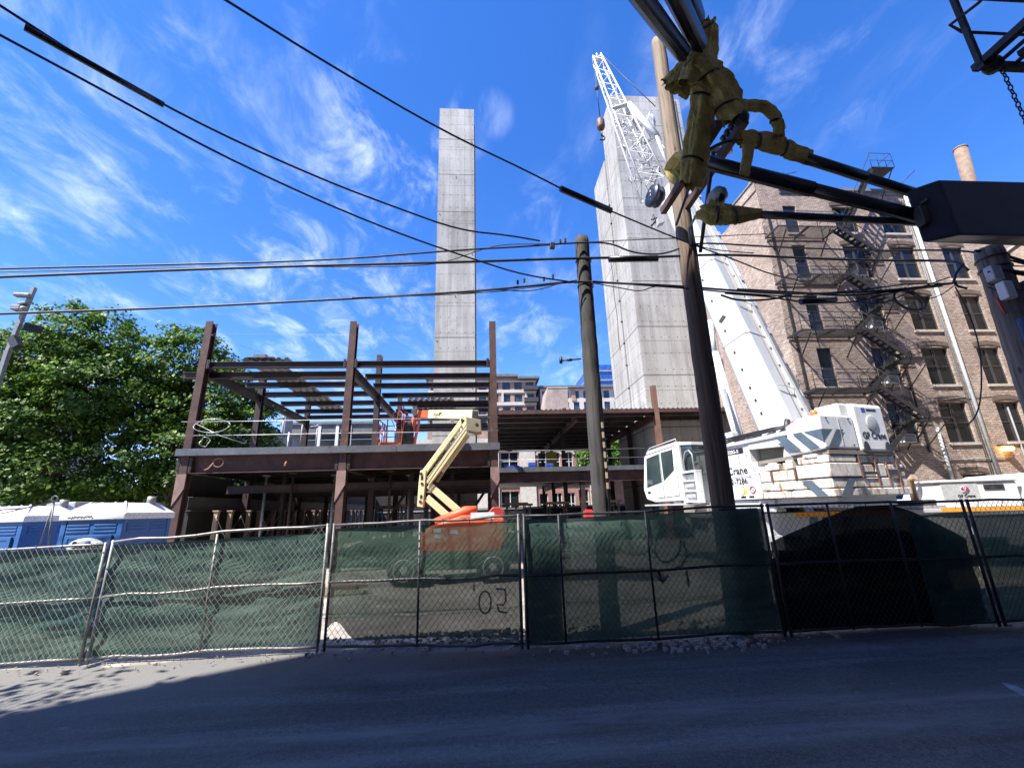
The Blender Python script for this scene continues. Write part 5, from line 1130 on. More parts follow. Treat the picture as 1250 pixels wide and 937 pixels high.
# counterweight slabs
rust = WHITED
def slab(u0, u1, r0, r1, z0, z1): return kbox(MB(), u0, u1, r0, r1, z0, z1).build('counterweight_slab', rust, cr, bevel=.025)
slab(0, 2.25, 0, 3.0, 1.98, 2.17); slab(.03, 2.1, .03, 2.97, 2.2, 2.44); slab(0.0, .95, 0, 1.15, 2.47, 2.83); slab(1.0, 2.2, .05, 1.0, 2.47, 2.75)
slab(.05, .9, 1.2, 1.75, 2.47, 2.8); slab(.03, .6, 1.8, 2.2, 2.47, 2.82); slab(.05, .8, 2.25, 2.98, 2.47, 2.8); slab(.02, .9, .05, 1.1, 2.86, 3.04); slab(.05, .9, 1.2, 1.9, 2.84, 3.05); slab(.1, .9, 1.95, 2.9, 2.84, 3.05)
m = MB()
for u0, z in ((1.1, 2.76), (1.6, 2.8), (2.0, 2.72)): kbox(MB(), u0, u0 + .3, .08, .5, z, z + .2).build('lifting_lug', rust, cr, bevel=.02)
for u0, z in ((1.15, 2.2), (1.9, 2.22)): kbox(MB(), u0, u0 + .22, -.04, .03, z, z + .2).build('lifting_lug', rust, cr, bevel=.02)
STRAP = worn('brown rust strap', (.1, .05, .035), (.22, .11, .07), 5, .8)
for r, za, zb_ in ((1.16, 2.44, 3.04), (1.76, 2.2, 3.0), (2.2, 2.2, 2.86), (2.62, 2.0, 3.04)): kbox(MB(), -.012, .02, r, r + .028, za, zb_).build('gap_strap', STRAP, cr)
for u, za in ((.98, 2.46), (1.75, 2.44)): kbox(MB(), u, u + .05, -.012, .3, za, za + .3).build('gap_strap', STRAP, cr)
for u0, u1, za, zb_ in ((1.05, 1.25, 2.78, 3.02), (1.5, 1.95, 2.78, 2.95), (.3, .7, 3.0, 3.1)): kbox(MB(), u0, u1, .02, .45, za, zb_).build('counterweight_slab', rust, cr, bevel=.02)
kbox(MB(), -.014, -.002, 2.26, 2.6, 2.5, 2.66).build('dark_recess', DARKMET, cr); kbox(MB(), -.014, -.002, 1.22, 1.74, 2.52, 2.6).build('dark_recess', DARKMET, cr); kbox(MB(), -.014, -.002, 2.66, 2.9, 2.6, 2.72).build('dark_recess', DARKMET, cr)
m = MB(); kprism(m, [(2.0, 1.6), (4.4, 1.6), (4.4, 1.95), (2.0, 1.95)], .2, .6); kbox(m, .2, 2.0, .3, 2.6, 1.72, 1.97); m.build('lower_tray', GREYP, cr, bevel=.01)
def chevron(z0, z1, name, pairs, faces=(0, 1)):
    h = z1 - z0
    for (b0, b1) in pairs:     # along each face from the corner: at the top edge and at the bottom edge
        for face in faces:
            q = []
            for t, z in ((b0 + h * .9, z1), (b1 + h * .9, z1), (b1, z0), (b0, z0)):
                q.append(K(t, -.016, z) if face == 0 else K(-.016, t, z))
            MB().add(q, [(0, 1, 2, 3)]).build(name, STRIPE, cr)
chevron(2.0, 2.42, 'chevron_stripe', ((.18, .48),))
# rear housing with chevrons
m = MB(); kprism(m, [(0, 3.2), (1.05, 3.12), (1.05, 3.95), (.6, 4.12), (0, 4.12)], .02, 1.32); m.build('rear_housing', WHITE, cr, bevel=.05)
chevron(3.24, 3.72, 'chevron_stripe', ((.12, .4),)); chevron(3.24, 3.72, 'chevron_stripe', ((.66, .98),), (0,))
m = MB(); m.add([K(.5, .003, 3.72), K(-.0, .003, 3.72), K(0, .003, 3.38)], [(0, 1, 2)]); m.add([K(-.003, 0, 3.72), K(-.003, .42, 3.72), K(-.003, 0, 3.38)], [(0, 1, 2)]); m.build('chevron_point', STRIPE, cr)
m = MB(); kprism(m, [(-.03, 3.14), (1.0, 3.14), (1.0, 4.3), (.1, 4.5), (-.03, 4.45)], 1.36, 2.6); m.build('winch_cover', WHITE, cr, bevel=.07)
m = MB(); kbox(m, .1, .8, 1.0, 1.4, 4.12, 4.5); kbox(m, .3, .9, .7, 1.0, 4.12, 4.26); m.build('hatch', WHITE, cr, bevel=.05)
m = MB(); c = K(-.04, 2.0, 3.93); m.lathe(c, [(.22, 0), (.24, .004), (.2, .02)], 24, -CU); m.build('round_cover', GREYP, cr, False)
text('GF Crane', 'lettering', .25, K(-.036, 1.98, 3.5), CRt, up, LETTER, cr, 'CENTER', .95)
m = MB(); kbox(m, -.036, -.03, 1.7, 1.85, 4.24, 4.36); m.build('blue_badge', BLUEP, cr)
m = MB(); kbox(m, -.036, -.03, 1.9, 2.3, 4.28, 4.34); m.build('name_plate', LETTER, cr)
m = MB()
for r in (1.55, 2.42): m.prism([K(-.05, r + .12 * math.cos(a), 3.16 + .26 * math.sin(a)) for a in [i * math.pi / 8 for i in range(9)]], CU * .02)
m.build('tie_down_slot', DARKMET, cr)
m = MB(); m.lathe(K(.45, .5, 4.12), [(.1, 0), (.1, .06)], 14); m.build('beacon_base', DARKMET, cr, False)
m = MB(); m.lathe(K(.45, .5, 4.19), [(.09, 0), (.1, .08), (.07, .14), (.02, .16)], 14); m.build('beacon', REDGL, cr, False)
m = MB(); m.lathe(K(1.0, .3, 4.02), [(.05, 0), (.05, .1), (.02, .12)], 10); m.build('tail_light', REDP, cr, False)
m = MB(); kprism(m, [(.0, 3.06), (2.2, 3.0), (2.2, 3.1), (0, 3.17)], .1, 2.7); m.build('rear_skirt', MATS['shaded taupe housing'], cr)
# operator cab, carried out in front on the left side
r0, r1 = -.62, .32
cabp = [(4.95, 2.02), (6.6, 2.0), (7.1, 2.12), (7.24, 2.5), (6.98, 3.78), (6.7, 4.0), (4.95, 4.12)]
m = MB(); kprism(m, cabp, r0, r1); m.build('operator_cab', WHITE, cr, bevel=.05)
doo = MB(); kprism(doo, [(6.02, 2.72), (6.98, 2.56), (6.82, 3.7), (6.0, 3.8)], r0 - .006, r0 + .01); doo.build('cab_window', GLASSC, cr)
doo = MB(); kprism(doo, [(5.25, 3.1), (5.9, 2.75), (5.9, 3.82), (5.2, 3.86)], r0 - .006, r0 + .01); doo.build('cab_window', GLASSC, cr)
doo = MB(); kprism(doo, [(7.08, 2.3), (7.25, 2.5), (7.0, 3.72), (6.9, 3.72)], r0 + .08, r1 - .08); doo.xform(lambda p: p + CU * .012); doo.build('windscreen', GLASSC, cr)
m = MB(); m.tube([K(5.97, r0 - .008, 2.15), K(5.96, r0 - .008, 3.88)], .009, 5); m.tube([K(5.12, r0 - .008, 2.2), K(5.06, r0 - .008, 3.98), K(6.85, r0 - .008, 3.85)], .009, 5); m.tube([K(5.12, r0 - .008, 2.2), K(6.4, r0 - .008, 2.14)], .009, 5); m.build('door_seam', DARKMET, cr, False)
m = MB(); kbox(m, 6.78, 6.95, r0 - .02, r0, 2.34, 2.42); m.build('door_handle', DARKMET, cr)
m = MB(); m.tube([K(5.0, r0 + .05, 4.13), K(5.02, r0 + .05, 4.22), K(6.6, r0 + .05, 4.09), K(6.85, r0 + .05, 3.95)], .022, 6); m.build('roof_rail', GREYP, cr, False)
m = MB(); kbox(m, 4.75, 7.2, r0 - .05, r1, 1.86, 1.92); m.build('cab_platform', GREYP, cr, bevel=.01)
m = MB(); kbox(m, 5.9, 6.15, r0 + .2, r1 - .2, 1.2, 1.86); m.build('platform_strut', RUST, cr)
m = MB(); kprism(m, [(4.3, 2.9), (4.9, 2.9), (4.9, 3.95), (4.3, 3.9)], r0 + .1, .3); m.build('cab_rear', GLASSC, cr, bevel=.02)
m = MB(); kprism(m, [(4.25, 3.9), (4.95, 3.98), (4.95, 4.1), (4.25, 4.0)], r0 + .05, .35); kprism(m, [(4.86, 2.0), (4.95, 2.0), (4.95, 4.0), (4.86, 4.0)], r0 + .02, .3); m.build('cab_rear_frame', WHITE, cr, bevel=.01)
# steps behind the cab with hand rail
m = MB()
for u in (4.15, 4.85): kbox(m, u, u + .08, r0 - .02, r0 + .25, 1.92, 3.0)
kbox(m, 4.15, 4.93, r0 - .02, r0 + .25, 2.95, 3.02); kbox(m, 4.15, 4.93, r0 + .2, r0 + .25, 1.92, 3.0)
for z in (1.95, 2.3, 2.65): kbox(m, 4.2, 4.88, r0 - .02, r0 + .22, z, z + .05)
m.build('access_steps', WHITE, cr, bevel=.01)
m = MB(); m.tube([K(4.22, r0, 3.0), K(4.22, r0, 3.55), K(4.36, r0, 3.72), K(4.55, r0, 3.68), K(4.68, r0, 3.4), K(4.7, r0, 3.0)], .025, 8); m.build('hand_rail', GALV, cr, False)
m = MB()
for z in (2.1, 2.45): kbox(m, 4.3, 4.75, r0 - .025, r0 - .0, z, z + .12)
m.build('step_plate', GREYP, cr, bevel=.01)
m = MB(); m.tube([K(5.9, r0 + .4, 3.4), K(6.0, r0 + .4, 2.7)], .1, 8); m.ring(K(6.35, r0 + .3, 2.85), (CU + V((0, 0, .6))), .15, .018, 20, 6); m.build('steering_wheel', DARKMET, cr, False)

# boom: square telescopic section leaning away to the upper left
BF, BH = V((9.72, 13.1, 3.9)), at(826, 240, 16.3)
bdir = (BH - BF).normalized()
hz = V((CU.x, CU.y, 0)); bside = V((bdir.y, -bdir.x, 0)).normalized(); bup = bside.cross(bdir).normalized()
tw = math.radians(TW); b1 = bside * math.cos(tw) + bup * math.sin(tw); b2 = bup * math.cos(tw) - bside * math.sin(tw)
def boomsec(mb, t0, t1, w0, h0, w1=None, h1=None, ch=.22):
    w1 = w1 or w0; h1 = h1 or h0
    def ring(t, w_, h_):
        c = BF + bdir * t; o = []
        for a, b in ((-1, -1 + ch), (-1 + ch, -1), (1 - ch, -1), (1, -1 + ch), (1, 1 - ch), (1 - ch, 1), (-1 + ch, 1), (-1, 1 - ch)): o.append(c + b1 * a * w_ / 2 + b2 * b * h_ / 2)
        return o
    A, B = ring(t0, w0, h0), ring(t1, w1, h1)
    return mb.add(A + B, [tuple(range(8))[::-1], tuple(range(8, 16))] + [(i, (i + 1) % 8, 8 + (i + 1) % 8, 8 + i) for i in range(8)])
LB = (BH - BF).length
m = boomsec(MB(), -.3, LB - .6, 1.14, 1.28, 1.02, 1.14); m.build('boom', BOOMW, cr, bevel=.02)
m = MB(); boomsec(m, LB - .6, LB - .3, 1.18, 1.3); boomsec(m, LB - .3, LB + .5, .9, 1.0); m.build('boom_head', WHITE, cr, bevel=.02)
m = MB()
ts = [i * .62 for i in range(0, int(LB / .62))]
for t in ts:
    c = BF + bdir * t; 


m = MB(); m.tube([BF + b1 * .575 - b2 * .1, BH + b1 * .515 - b2 * .1], .014, 5); m.build('boom_seam', worn('tan sealant', (.4, .3, .16), (.5, .38, .22), 5, .7), cr, False)
m = MB()
for s, r in ((.78, .05), (.9, .03), (.98, .025)): m.tube([BF + bdir * .2 + b1 * .66 - b2 * (s - .24), BH + b1 * .58 - b2 * (s - .34)], r, 6)
m.build('boom_hose', GALV, cr, False)
m = MB(); m.bar(BF + b1 * .62 - b2 * .47, BH + b1 * .56 - b2 * .42, .16, .1); m.build('hose_track', GREYP, cr)
m = MB()
for i in range(9):
    c = BF + bdir * (1.2 + i * 1.3) + b1 * .62 - b2 * .6; MB().bar(c, c + bdir * .25, .13, .13).build('hose_clamp', GREYP, cr)
for f_ in (.12, .42):
    c = BF + bdir * LB * f_; m = MB(); m.tube([c + b1 * .63 + b2 * .5, c + b1 * .66, c + b1 * .63 - b2 * .4, c + b1 * .3 - b2 * .73], .016, 6); m.build('cable_strap', GREYP, cr, False)
for i, f_ in enumerate((.06, .1, .14, .2, .26, .34, .46, .55, .63, .7)):
    c = BF + bdir * LB * f_; wv = 1.14 - .12 * f_; hv = 1.28 - .14 * f_
    MB().bar(c + b2 * (hv / 2 + .004) - b1 * .16, c + b2 * (hv / 2 + .004) - b1 * .16 + bdir * .1, .07, .012, b2).build('boom_marking', DARKMET, cr)
    MB().tube([c + b1 * (wv / 2) - b2 * .36, c + b1 * (wv / 2 + .03) - b2 * .36], .03, 8).build('boom_bolt', DARKMET, cr, False)
c = BF + bdir * LB * .38; MB().bar(c + b2 * .62 - b1 * .2, c + b2 * .62 + b1 * .05 + bdir * .12, .16, .012, b2).build('boom_marking', DARKMET, cr)
for f_ in (.3, .6):
    c = BF + bdir * LB * f_; boomsec(MB(), LB * f_, LB * f_ + .05, 1.17 - .12 * f_, 1.31 - .14 * f_).build('boom_collar', BOOMW, cr)
# lattice jib
JT, JB = at(729, 72, 21.0), at(797, 232, 17.0)
jd = (JT - JB).normalized(); js = V((jd.y, -jd.x, 0)).normalized(); ju = js.cross(jd).normalized()
LJ = (JT - JB).length
jtw = math.radians(25); j1 = js * math.cos(jtw) + ju * math.sin(jtw); j2 = ju * math.cos(jtw) - js * math.sin(jtw)
def jc(t, a, b):
    wd = (.52 + (1.12 - .52) * (1 - t)) / 2; return JB + jd * (LJ * t) + j1 * a * wd + j2 * b * wd
m = MB()
for a, b in ((-1, -1), (1, -1), (1, 1), (-1, 1)): m.tube([jc(0, a, b), jc(.5, a, b), jc(1, a, b)], .048, 8)
m.build('jib_chord', WHITE, cr, False)
m = MB(); nb = 15
for i in range(nb):
    t0, t1 = i / nb, (i + 1) / nb
    cs = ((-1, -1), (1, -1), (1, 1), (-1, 1))
    for k in range(4):
        A, B = cs[k], cs[(k + 1) % 4]
        if i % 2: A, B = B, A
        m.tube([jc(t0, *A), jc(t1, *B)], .022, 5, False)
        if i % 3 == 0: m.tube([jc(t0, *cs[k]), jc(t0, *cs[(k + 1) % 4])], .022, 5, False)
m.build('jib_lacing', WHITE, cr, False)
m = MB(); m.bar(jc(1, -1.2, 0), jc(1, 1.2, 0), .3, .12, jd); m.ring(jc(1.0, 0, .2), j1, .24, .05, 20, 6); m.build('jib_tip', WHITE, cr, False)
m = MB(); m.bar(jc(.52, 1.15, -1), jc(.52, 1.15, 1), .22, .1, jd); m.bar(jc(.5, 1.1, 1.1), jc(.5, -1.1, 1.1), .2, .1, jd); m.build('jib_joint', GREYP, cr)
m = MB(); m.tube([jc(.5, 1.2, 1.0), jc(.22, 1.9, 1.4)], .16, 12); m.tube([jc(.22, 1.9, 1.4), jc(.05, 1.6, 1.0)], .07, 8); m.tube([jc(.3, 1.6, .8), jc(.1, 2.4, 1.0)], .05, 6); m.build('jib_ram', WHITE, cr, False)
m = MB(); c = at(797, 148, 17.8); c2 = at(790, 162, 17.6)
m.bar(c + V((.1, 0, .5)), c2 + V((-.2, 0, -.5)), .12, .5); m.ring(c, (1, -.4, .2), .3, .06, 20, 6); m.build('deflector_sheave', WHITE, cr)
m = MB(); rj = random.Random(4)
for i in range(34):
    a = jc(rj.uniform(-.02, .42), rj.uniform(-.9, 2.0), rj.uniform(-.9, 1)); p = [a]
    for k in range(4): p.append(p[-1] + V((rj.uniform(-.25, .3), rj.uniform(-.2, .2), rj.uniform(-.5, .3))))
    m.tube(p, rj.choice((.022, .03, .04)), 5, False)
m.build('hose_bundle', GREYP, cr, False)
m = MB()
for i in range(8):
    c = at(786 + rj.uniform(-7, 12), 196 + i * 3.5, 16.9); m.bar(c, c + V((.5, 0, rj.uniform(-.1, .1))), .08, .06)
m.build('hose_rack', GREYP, cr)
m = MB(); c = at(794, 238, 16.6); ax = V((-.97, -.22, .12)); m.lathe(c, [(.2, 0), (.52, .03), (.54, .16), (.36, .2), (.36, .36), (.5, .4), (.46, .5)], 22, -ax); m.build('cable_reel', BOXM, cr, False)
ax = ax.normalized(); m = MB()
for i in range(3): q = c + ax * .01 + V((.02, 0, -.25 + i * .2)); m.bar(q, q + V((.03, 0, .12)), .09, .02, (0, -1, 0))
m.build('reel_slot', PALEINK, cr)
m = MB(); c = at(797, 262, 16.5); m.tube([c, c + V((.05, 0, -.4)), c + V((-.15, 0, -.6))], .05, 6); m.tube([at(806, 272, 16.4), at(802, 266, 16.4), at(795, 268, 16.4)], .04, 6); m.build('hanging_hose', DARKMET, cr, False)
m = MB(); m.prism([at(803, 265, 16.2), at(808, 258, 16.2), at(812, 270, 16.2), at(804, 273, 16.2)], (0, .3, 0)); m.build('head_bracket', GREYP, cr)
m = MB(); m.tube([at(734, 66, 21), at(760, 92, 20), at(800, 130, 17.9)], .025, 5); m.build('hoist_rope', DARKMET, cr, False)
# hook
hk = thing('crane_hook', 'brown overhaul ball and hook hanging on a rope from the jib tip', 'hook', tuple(at(733, 172, 21)))
q0, q1 = at(726, 84, 21.0), at(732.5, 145, 21.0); q1.x = q0.x; q1.y = q0.y
m = MB(); m.tube([q0, q1], .028, 6); m.build('rope', DARKMET, hk, False)
m = MB(); qm = q0.lerp(q1, .4); m.lathe(qm - V((0, 0, .15)), [(.05, 0), (.14, .1), (.14, .25), (.05, .35)], 12); m.build('rope_weight', RUST, hk, False)
HK = worn('brown hook steel', (.09, .045, .035), (.16, .085, .065), 4, .6)
m = MB(); m.lathe(q1 - V((0, 0, .85)), [(.1, 0), (.22, .08), (.25, .2), (.25, .7), (.18, .8), (.06, .88)], 16); m.build('overhaul_ball', HK, hk, False)
m = MB(); h = q1 - V((0, 0, .85)); m.tube([h, h - V((0, 0, .3)), h - V((.0, 0, .5))], .06, 8); m.tube([h - V((0, 0, .5)) + V((.16 * math.sin(a), 0, -.16 + .16 * math.cos(a))) for a in [i * .4 for i in range(12)]], .05, 8); m.build('hook', DARKMET, hk, False)
# ================================================================== BRICK BUILDING WITH FIRE ESCAPES
bb = thing('brick_building', 'old five storey brown brick building with iron fire escapes at the right', 'building', (24, 32, 0))
YF = 20.0
sills = (4.45, 7.45, 10.5, 13.6, 16.5)
wins = []
for k, z in enumerate(sills):
    h = 2.05 if k < 4 else 1.75
    wins.append((17.35, 18.15, z - .05, z + h, 'door'))
    wins.append((20.35, 21.75, z, z + h, 'sash')); wins.append((23.2, 24.7, z, z + h, 'sash')); wins.append((26.35, 27.65, z, z + h, 'sash'))
wins.append((23.3, 24.6, .9, 2.9, 'sash')); wins.append((17.4, 18.6, 0.4, 2.6, 'sash'))
m = MB(); holes_wall(m, lambda x, d, z: V((x, YF + d, z)), 16.0, 34, -.4, 19.3, [w_[:4] for w_ in wins], .22)
m.add([(16, YF, -.4), (16, YF + 26, -.4), (16, YF + 26, 18.3), (16, YF + 8, 18.3), (16, YF + 8, 19.0), (16, YF + 2.2, 19.0), (16, YF + 2.2, 19.9), (16, YF, 19.9)], [tuple(range(8))[::-1]])
m.add([(34, YF, -.4), (34, YF + 26, -.4), (34, YF + 26, 19.3), (34, YF, 19.3)], [(0, 1, 2, 3)])
m.add([(16, YF + 26, -.4), (34, YF + 26, -.4), (34, YF + 26, 19.3), (16, YF + 26, 18.3)], [(3, 2, 1, 0)])
m.build('wall', BRICK, bb)
m = MB(); m.box(16.02, 33.98, YF + .3, YF + 26, 18.0, 18.2); m.build('roof', ROOFM, bb)
m = MB(); m.box(15.94, 17.3, YF + .002, YF + 2.2, 19.3, 19.9); m.box(16.0, 16.5, YF + .004, YF + .5, 19.9, 20.2); m.build('corner_pier', BRICK, bb)
m = MB(); m.box(17.32, 34.1, YF - .14, YF + .3, 19.302, 19.46); m.box(17.34, 34.0, YF - .06, YF - .002, 19.1, 19.3); m.box(15.88, 17.36, YF - .06, YF + 2.26, 19.902, 20.0); m.build('cornice', worn('grey cornice', (.16, .16, .16), (.26, .26, .26), 2, .7), bb)
for k, (a, b, c, d, kind) in enumerate(wins):
    if kind == 'sash':
        fr = MB(); yy = YF + .12
        for x0, x1 in ((a, a + .07), (b - .07, b), ((a + b) / 2 - .07, (a + b) / 2 + .07)): fr.box(x0, x1, yy, yy + .07, c, d)
        for z0, z1 in ((c, c + .07), (d - .09, d), ((c + d) / 2 - .03, (c + d) / 2 + .03)): fr.box(a + .07, (a + b) / 2 - .07, yy + .003, yy + .06, z0, z1); fr.box((a + b) / 2 + .07, b - .07, yy + .003, yy + .06, z0, z1)
        W_ = fr.build('window', WDARK, bb)
        MB().box(a + .02, b - .02, yy + .03, yy + .04, c + .02, d - .02).build('pane', GLASSD, W_)
        MB().box(a - .08, b + .08, YF - .08, YF + .1, c - .13, c - .002).build('sill', STONE, W_)
        if R_.random() < .75:
            hgt = R_.uniform(.35, .8) * (d - c); x0 = a + .1 if R_.random() < .5 else (a + b) / 2 + .1
            MB().box(x0, x0 + (b - a) / 2 - .2, yy + .045, yy + .05, d - hgt, d - .1).build('blind', worn('window blind %d' % k, (.26, .25, .22), (.4, .38, .34), 2, .8, stretch=(1, 1, 14)), W_)
        arch = MB(); n = 8
        for i in range(n):
            x0 = a - .12 + (b - a + .24) * i / n; x1 = a - .12 + (b - a + .24) * (i + 1) / n; zz = lambda x: d + .02 + .12 * (1 - ((x - (a + b) / 2) / ((b - a) / 2 + .12)) ** 2)
            arch.hexa([(x0, YF - .035, zz(x0)), (x1, YF - .035, zz(x1)), (x1, YF - .003, zz(x1)), (x0, YF - .003, zz(x0)), (x0, YF - .035, zz(x0) + .24), (x1, YF - .035, zz(x1) + .24), (x1, YF - .003, zz(x1) + .24), (x0, YF - .003, zz(x0) + .24)])
        arch.build('lintel', worn('soot brick lintel', (.1, .075, .06), (.17, .125, .1), 4, .9) if 'soot brick lintel' not in MATS else MATS['soot brick lintel'], W_)
    else:
        D_ = MB().box(a + .02, b - .02, YF + .1, YF + .15, c, d - .02).build('door', worn('dark blue door', (.015, .02, .035), (.03, .04, .06), 2, .4) if 'dark blue door' not in MATS else MATS['dark blue door'], bb)
        MB().box(a + .15, b - .15, YF + .085, YF + .1, c + 1.1, d - .25).build('pane', GLASSD, D_)
        MB().tube([(a + .12, YF + .04, c + 1.0), (a + .12, YF + .1, c + 1.0)], .04, 8).build('handle', GALV, D_)
        MB().box(a - .06, b + .1, YF - .05, YF + .08, c - .12, c - .002).build('sill', STONE, D_)
# chimney stump of the alley side, downspouts, conduit, wall lamp
m = MB(); m.tube([(25.1, YF - .1, 19.1), (25.1, YF - .1, .2)], .085, 8); m.tube([(25.1, YF - .1, 19.1), (24.95, YF - .12, 19.3)], .1, 8); m.build('downspout', DSPOUT, bb, False)
m = MB()
for dx in (-.2, -.3): m.tube([(25.1 + dx, YF - .05, 18.8), (25.1 + dx, YF - .05, 2.6)], .02, 6)
m.tube([(26.9, YF - .05, 6.2), (26.9, YF - .05, 1.2)], .04, 6); m.tube([(22.2, YF - .05, 3.6), (26.3, YF - .05, 3.65)], .025, 5); m.tube([(21.9, YF - .05, 6.5), (27.3, YF - .05, 7.0)], .015, 5); m.build('conduit', GREYW, bb, False)
m = MB(); m.tube([(22.6, YF - .12, 5.2), (22.6, YF - .12, 2.2)], .07, 8); m.build('short_downspout', DSPOUT, bb, False)
m = MB(); m.box(22.25, 25.6, YF - .12, YF - .01, 2.35, 2.55); m.box(17, 22.2, YF - .12, YF - .01, 2.35, 2.5); m.build('dark_band', DARKMET, bb)
wl = at(1228, 547, YF - .15); m = MB(); m.box(wl.x - .25, wl.x + .25, YF - .2, YF - .004, wl.z + .12, wl.z + .2); m.build('lamp_bracket', DARKMET, bb)
m = MB(); m.lathe((wl.x, YF - .2, wl.z - .12), [(.2, 0), (.26, .1), (.2, .2)], 12); m.build('wall_lamp', LAMPON, bb, False)
m = MB()
for (x0, y0, x1, y1) in ((948, 222, 957, 210), (957, 213, 972, 210), (1100, 224, 1117, 208), (1083, 238, 1078, 250)):
    m.tube([at(x0, y0, 21), at(x1, y1, 21)], .025, 5)
m.build('aerial', DARKMET, bb, False)
# fire escape
def rail(mb, pts, h=.95, step=.9):
    for z in (.45, h): mb.tube([V(p) + V((0, 0, z)) for p in pts], .016, 5)
    for a, b in zip(pts, pts[1:]):
        a, b = V(a), V(b); n = max(1, int((b - a).length / step))
        for i in range(n + 1): q = a.lerp(b, i / n); mb.tube([q, q + V((0, 0, h))], .014, 5)
fe = MB().box(16.3, 16.36, YF - .1, YF - .004, 4.0, 17.6).box(21.9, 21.96, YF - .1, YF - .004, 4.0, 9.4).build('fire_escape', IRON, bb)
for k, z in enumerate(sills):
    zp = z - .42
    m = MB(); xa, xb = 15.9, 19.3
    for i in range(31): m.box(xa + i * .11, xa + .025 + i * .11, YF - 1.12, YF - .02, zp, zp + .03)
    for yy in (YF - 1.12, YF - .06): m.box(xa, xb, yy - .02, yy + .02, zp - .05, zp - .001)
    for x in (xa, (xa + xb) / 2, xb): m.box(x - .03, x + .03, YF - 1.14, YF - .01, zp - .09, zp - .002)
    m.build('platform', IRON, fe)
    m = MB()
    for x in (16.4, 18.9): MB().bar((x, YF - 1.05, zp - .1), (x, YF - .02, zp - 1.15), .05, .04).build('bracket', IRON, fe)
    m = MB(); rail(m, [(xa, YF - .05, zp), (xa, YF - 1.1, zp), (xb, YF - 1.1, zp)]); rail(m, [(xb, YF - .55, zp), (xb, YF - .05, zp)]); m.build('railing', IRON, fe, False)
    zl = zp - 1.5; xl0, xl1 = 21.0, 22.5
    if k > 0:
        m = MB()
        for i in range(14): m.box(xl0 + i * .108, xl0 + .025 + i * .108, YF - 1.12, YF - .02, zl, zl + .03)
        for yy in (YF - 1.12, YF - .06): m.box(xl0, xl1, yy - .02, yy + .02, zl - .05, zl - .001)
        m.bar((xl1 - .2, YF - 1.05, zl - .05), (xl1 - .5, YF - .02, zl - 1.2), .05, .04); m.bar((xl0 + .3, YF - 1.05, zl - .05), (xl0 + .3, YF - .02, zl - 1.1), .05, .04)
        m.build('landing', IRON, fe)
        m = MB(); rail(m, [(xl0 + .3, YF - 1.1, zl), (xl1, YF - 1.1, zl), (xl1, YF - .05, zl)], .95, .5); m.build('railing', IRON, fe, False)
        for (x0, z0, x1, z1, y0) in ((xb - .1, zp, xl0 + .1, zl, YF - .98), (xl0 + .1, zl, xb - .1, sills[k - 1] - .42, YF - .35)):
            m = MB()
            for yy in (y0 - .2, y0 + .2): m.bar((x0, yy, z0), (x1, yy, z1), .03, .2)
            n = 8
            for i in range(1, n): xx = x0 + (x1 - x0) * i / n; zz = z0 + (z1 - z0) * i / n; m.box(xx - .12, xx + .12, y0 - .18, y0 + .18, zz - .015, zz + .015)
            m.tube([(x0, y0 - .2, z0 + .95), (x1, y0 - .2, z1 + .95)], .022, 5)
            for i in range(5): xx = x0 + (x1 - x0) * i / 4; zz = z0 + (z1 - z0) * i / 4; m.tube([(xx, y0 - .2, zz), (xx, y0 - .2, zz + .95)], .017, 5)
            m.build('stair', IRON, fe)
m = MB(); p0, p1 = V((20.0, YF - .7, 16.1)), V((22.6, YF - .7, 20.2))
for yy in (YF - .95, YF - .5): m.bar(p0 + V((0, yy - p0.y, 0)), p1 + V((0, yy - p1.y, 0)), .03, .16)
for i in range(1, 13): q = p0.lerp(p1, i / 13); m.box(q.x - .1, q.x + .1, YF - .94, YF - .51, q.z - .015, q.z + .015)
m.box(22.5, 23.9, YF - 1.0, YF - .2, 20.2, 20.24); rail(m, [(22.5, YF - 1, 20.24), (23.9, YF - 1, 20.24), (23.9, YF - .2, 20.24)], .95, .45); m.tube([p0 + V((0, -.25, .9)), p1 + V((0, -.25, .9))], .022, 5); m.bar((23.8, YF - .95, 20.2), (23.5, YF - .05, 18.6), .05, .04)
m.build('roof_stair', IRON, fe)
# window air conditioners
for k, z in enumerate(sills[:4]):
    x = 20.5
    t = thing('air_conditioner', ['white window air conditioner under the lowest landing, just above the crane counterweight', 'white window air conditioner in the second row from the bottom, beside the iron stair', 'white window air conditioner in the middle row by the fire escape', 'white window air conditioner highest on the facade beside the stair'][k], 'air conditioner', (x, YF, z), 'window air conditioners on the brick facade')
    m = MB(); m.box(x, x + .66, YF - .3, YF + .1, z + .02, z + .44); m.build('case', WHITE, t, bevel=.02)
    m = MB()
    for i in range(6): m.box(x + .06, x + .6, YF - .315, YF - .301, z + .06 + i * .06, z + .09 + i * .06)
    m.build('grille', DARKMET, t)
    m = MB(); m.bar((x + .33, YF - .26, z), (x + .33, YF - .02, z - .3), .04, .04); m.build('support', IRON, t)
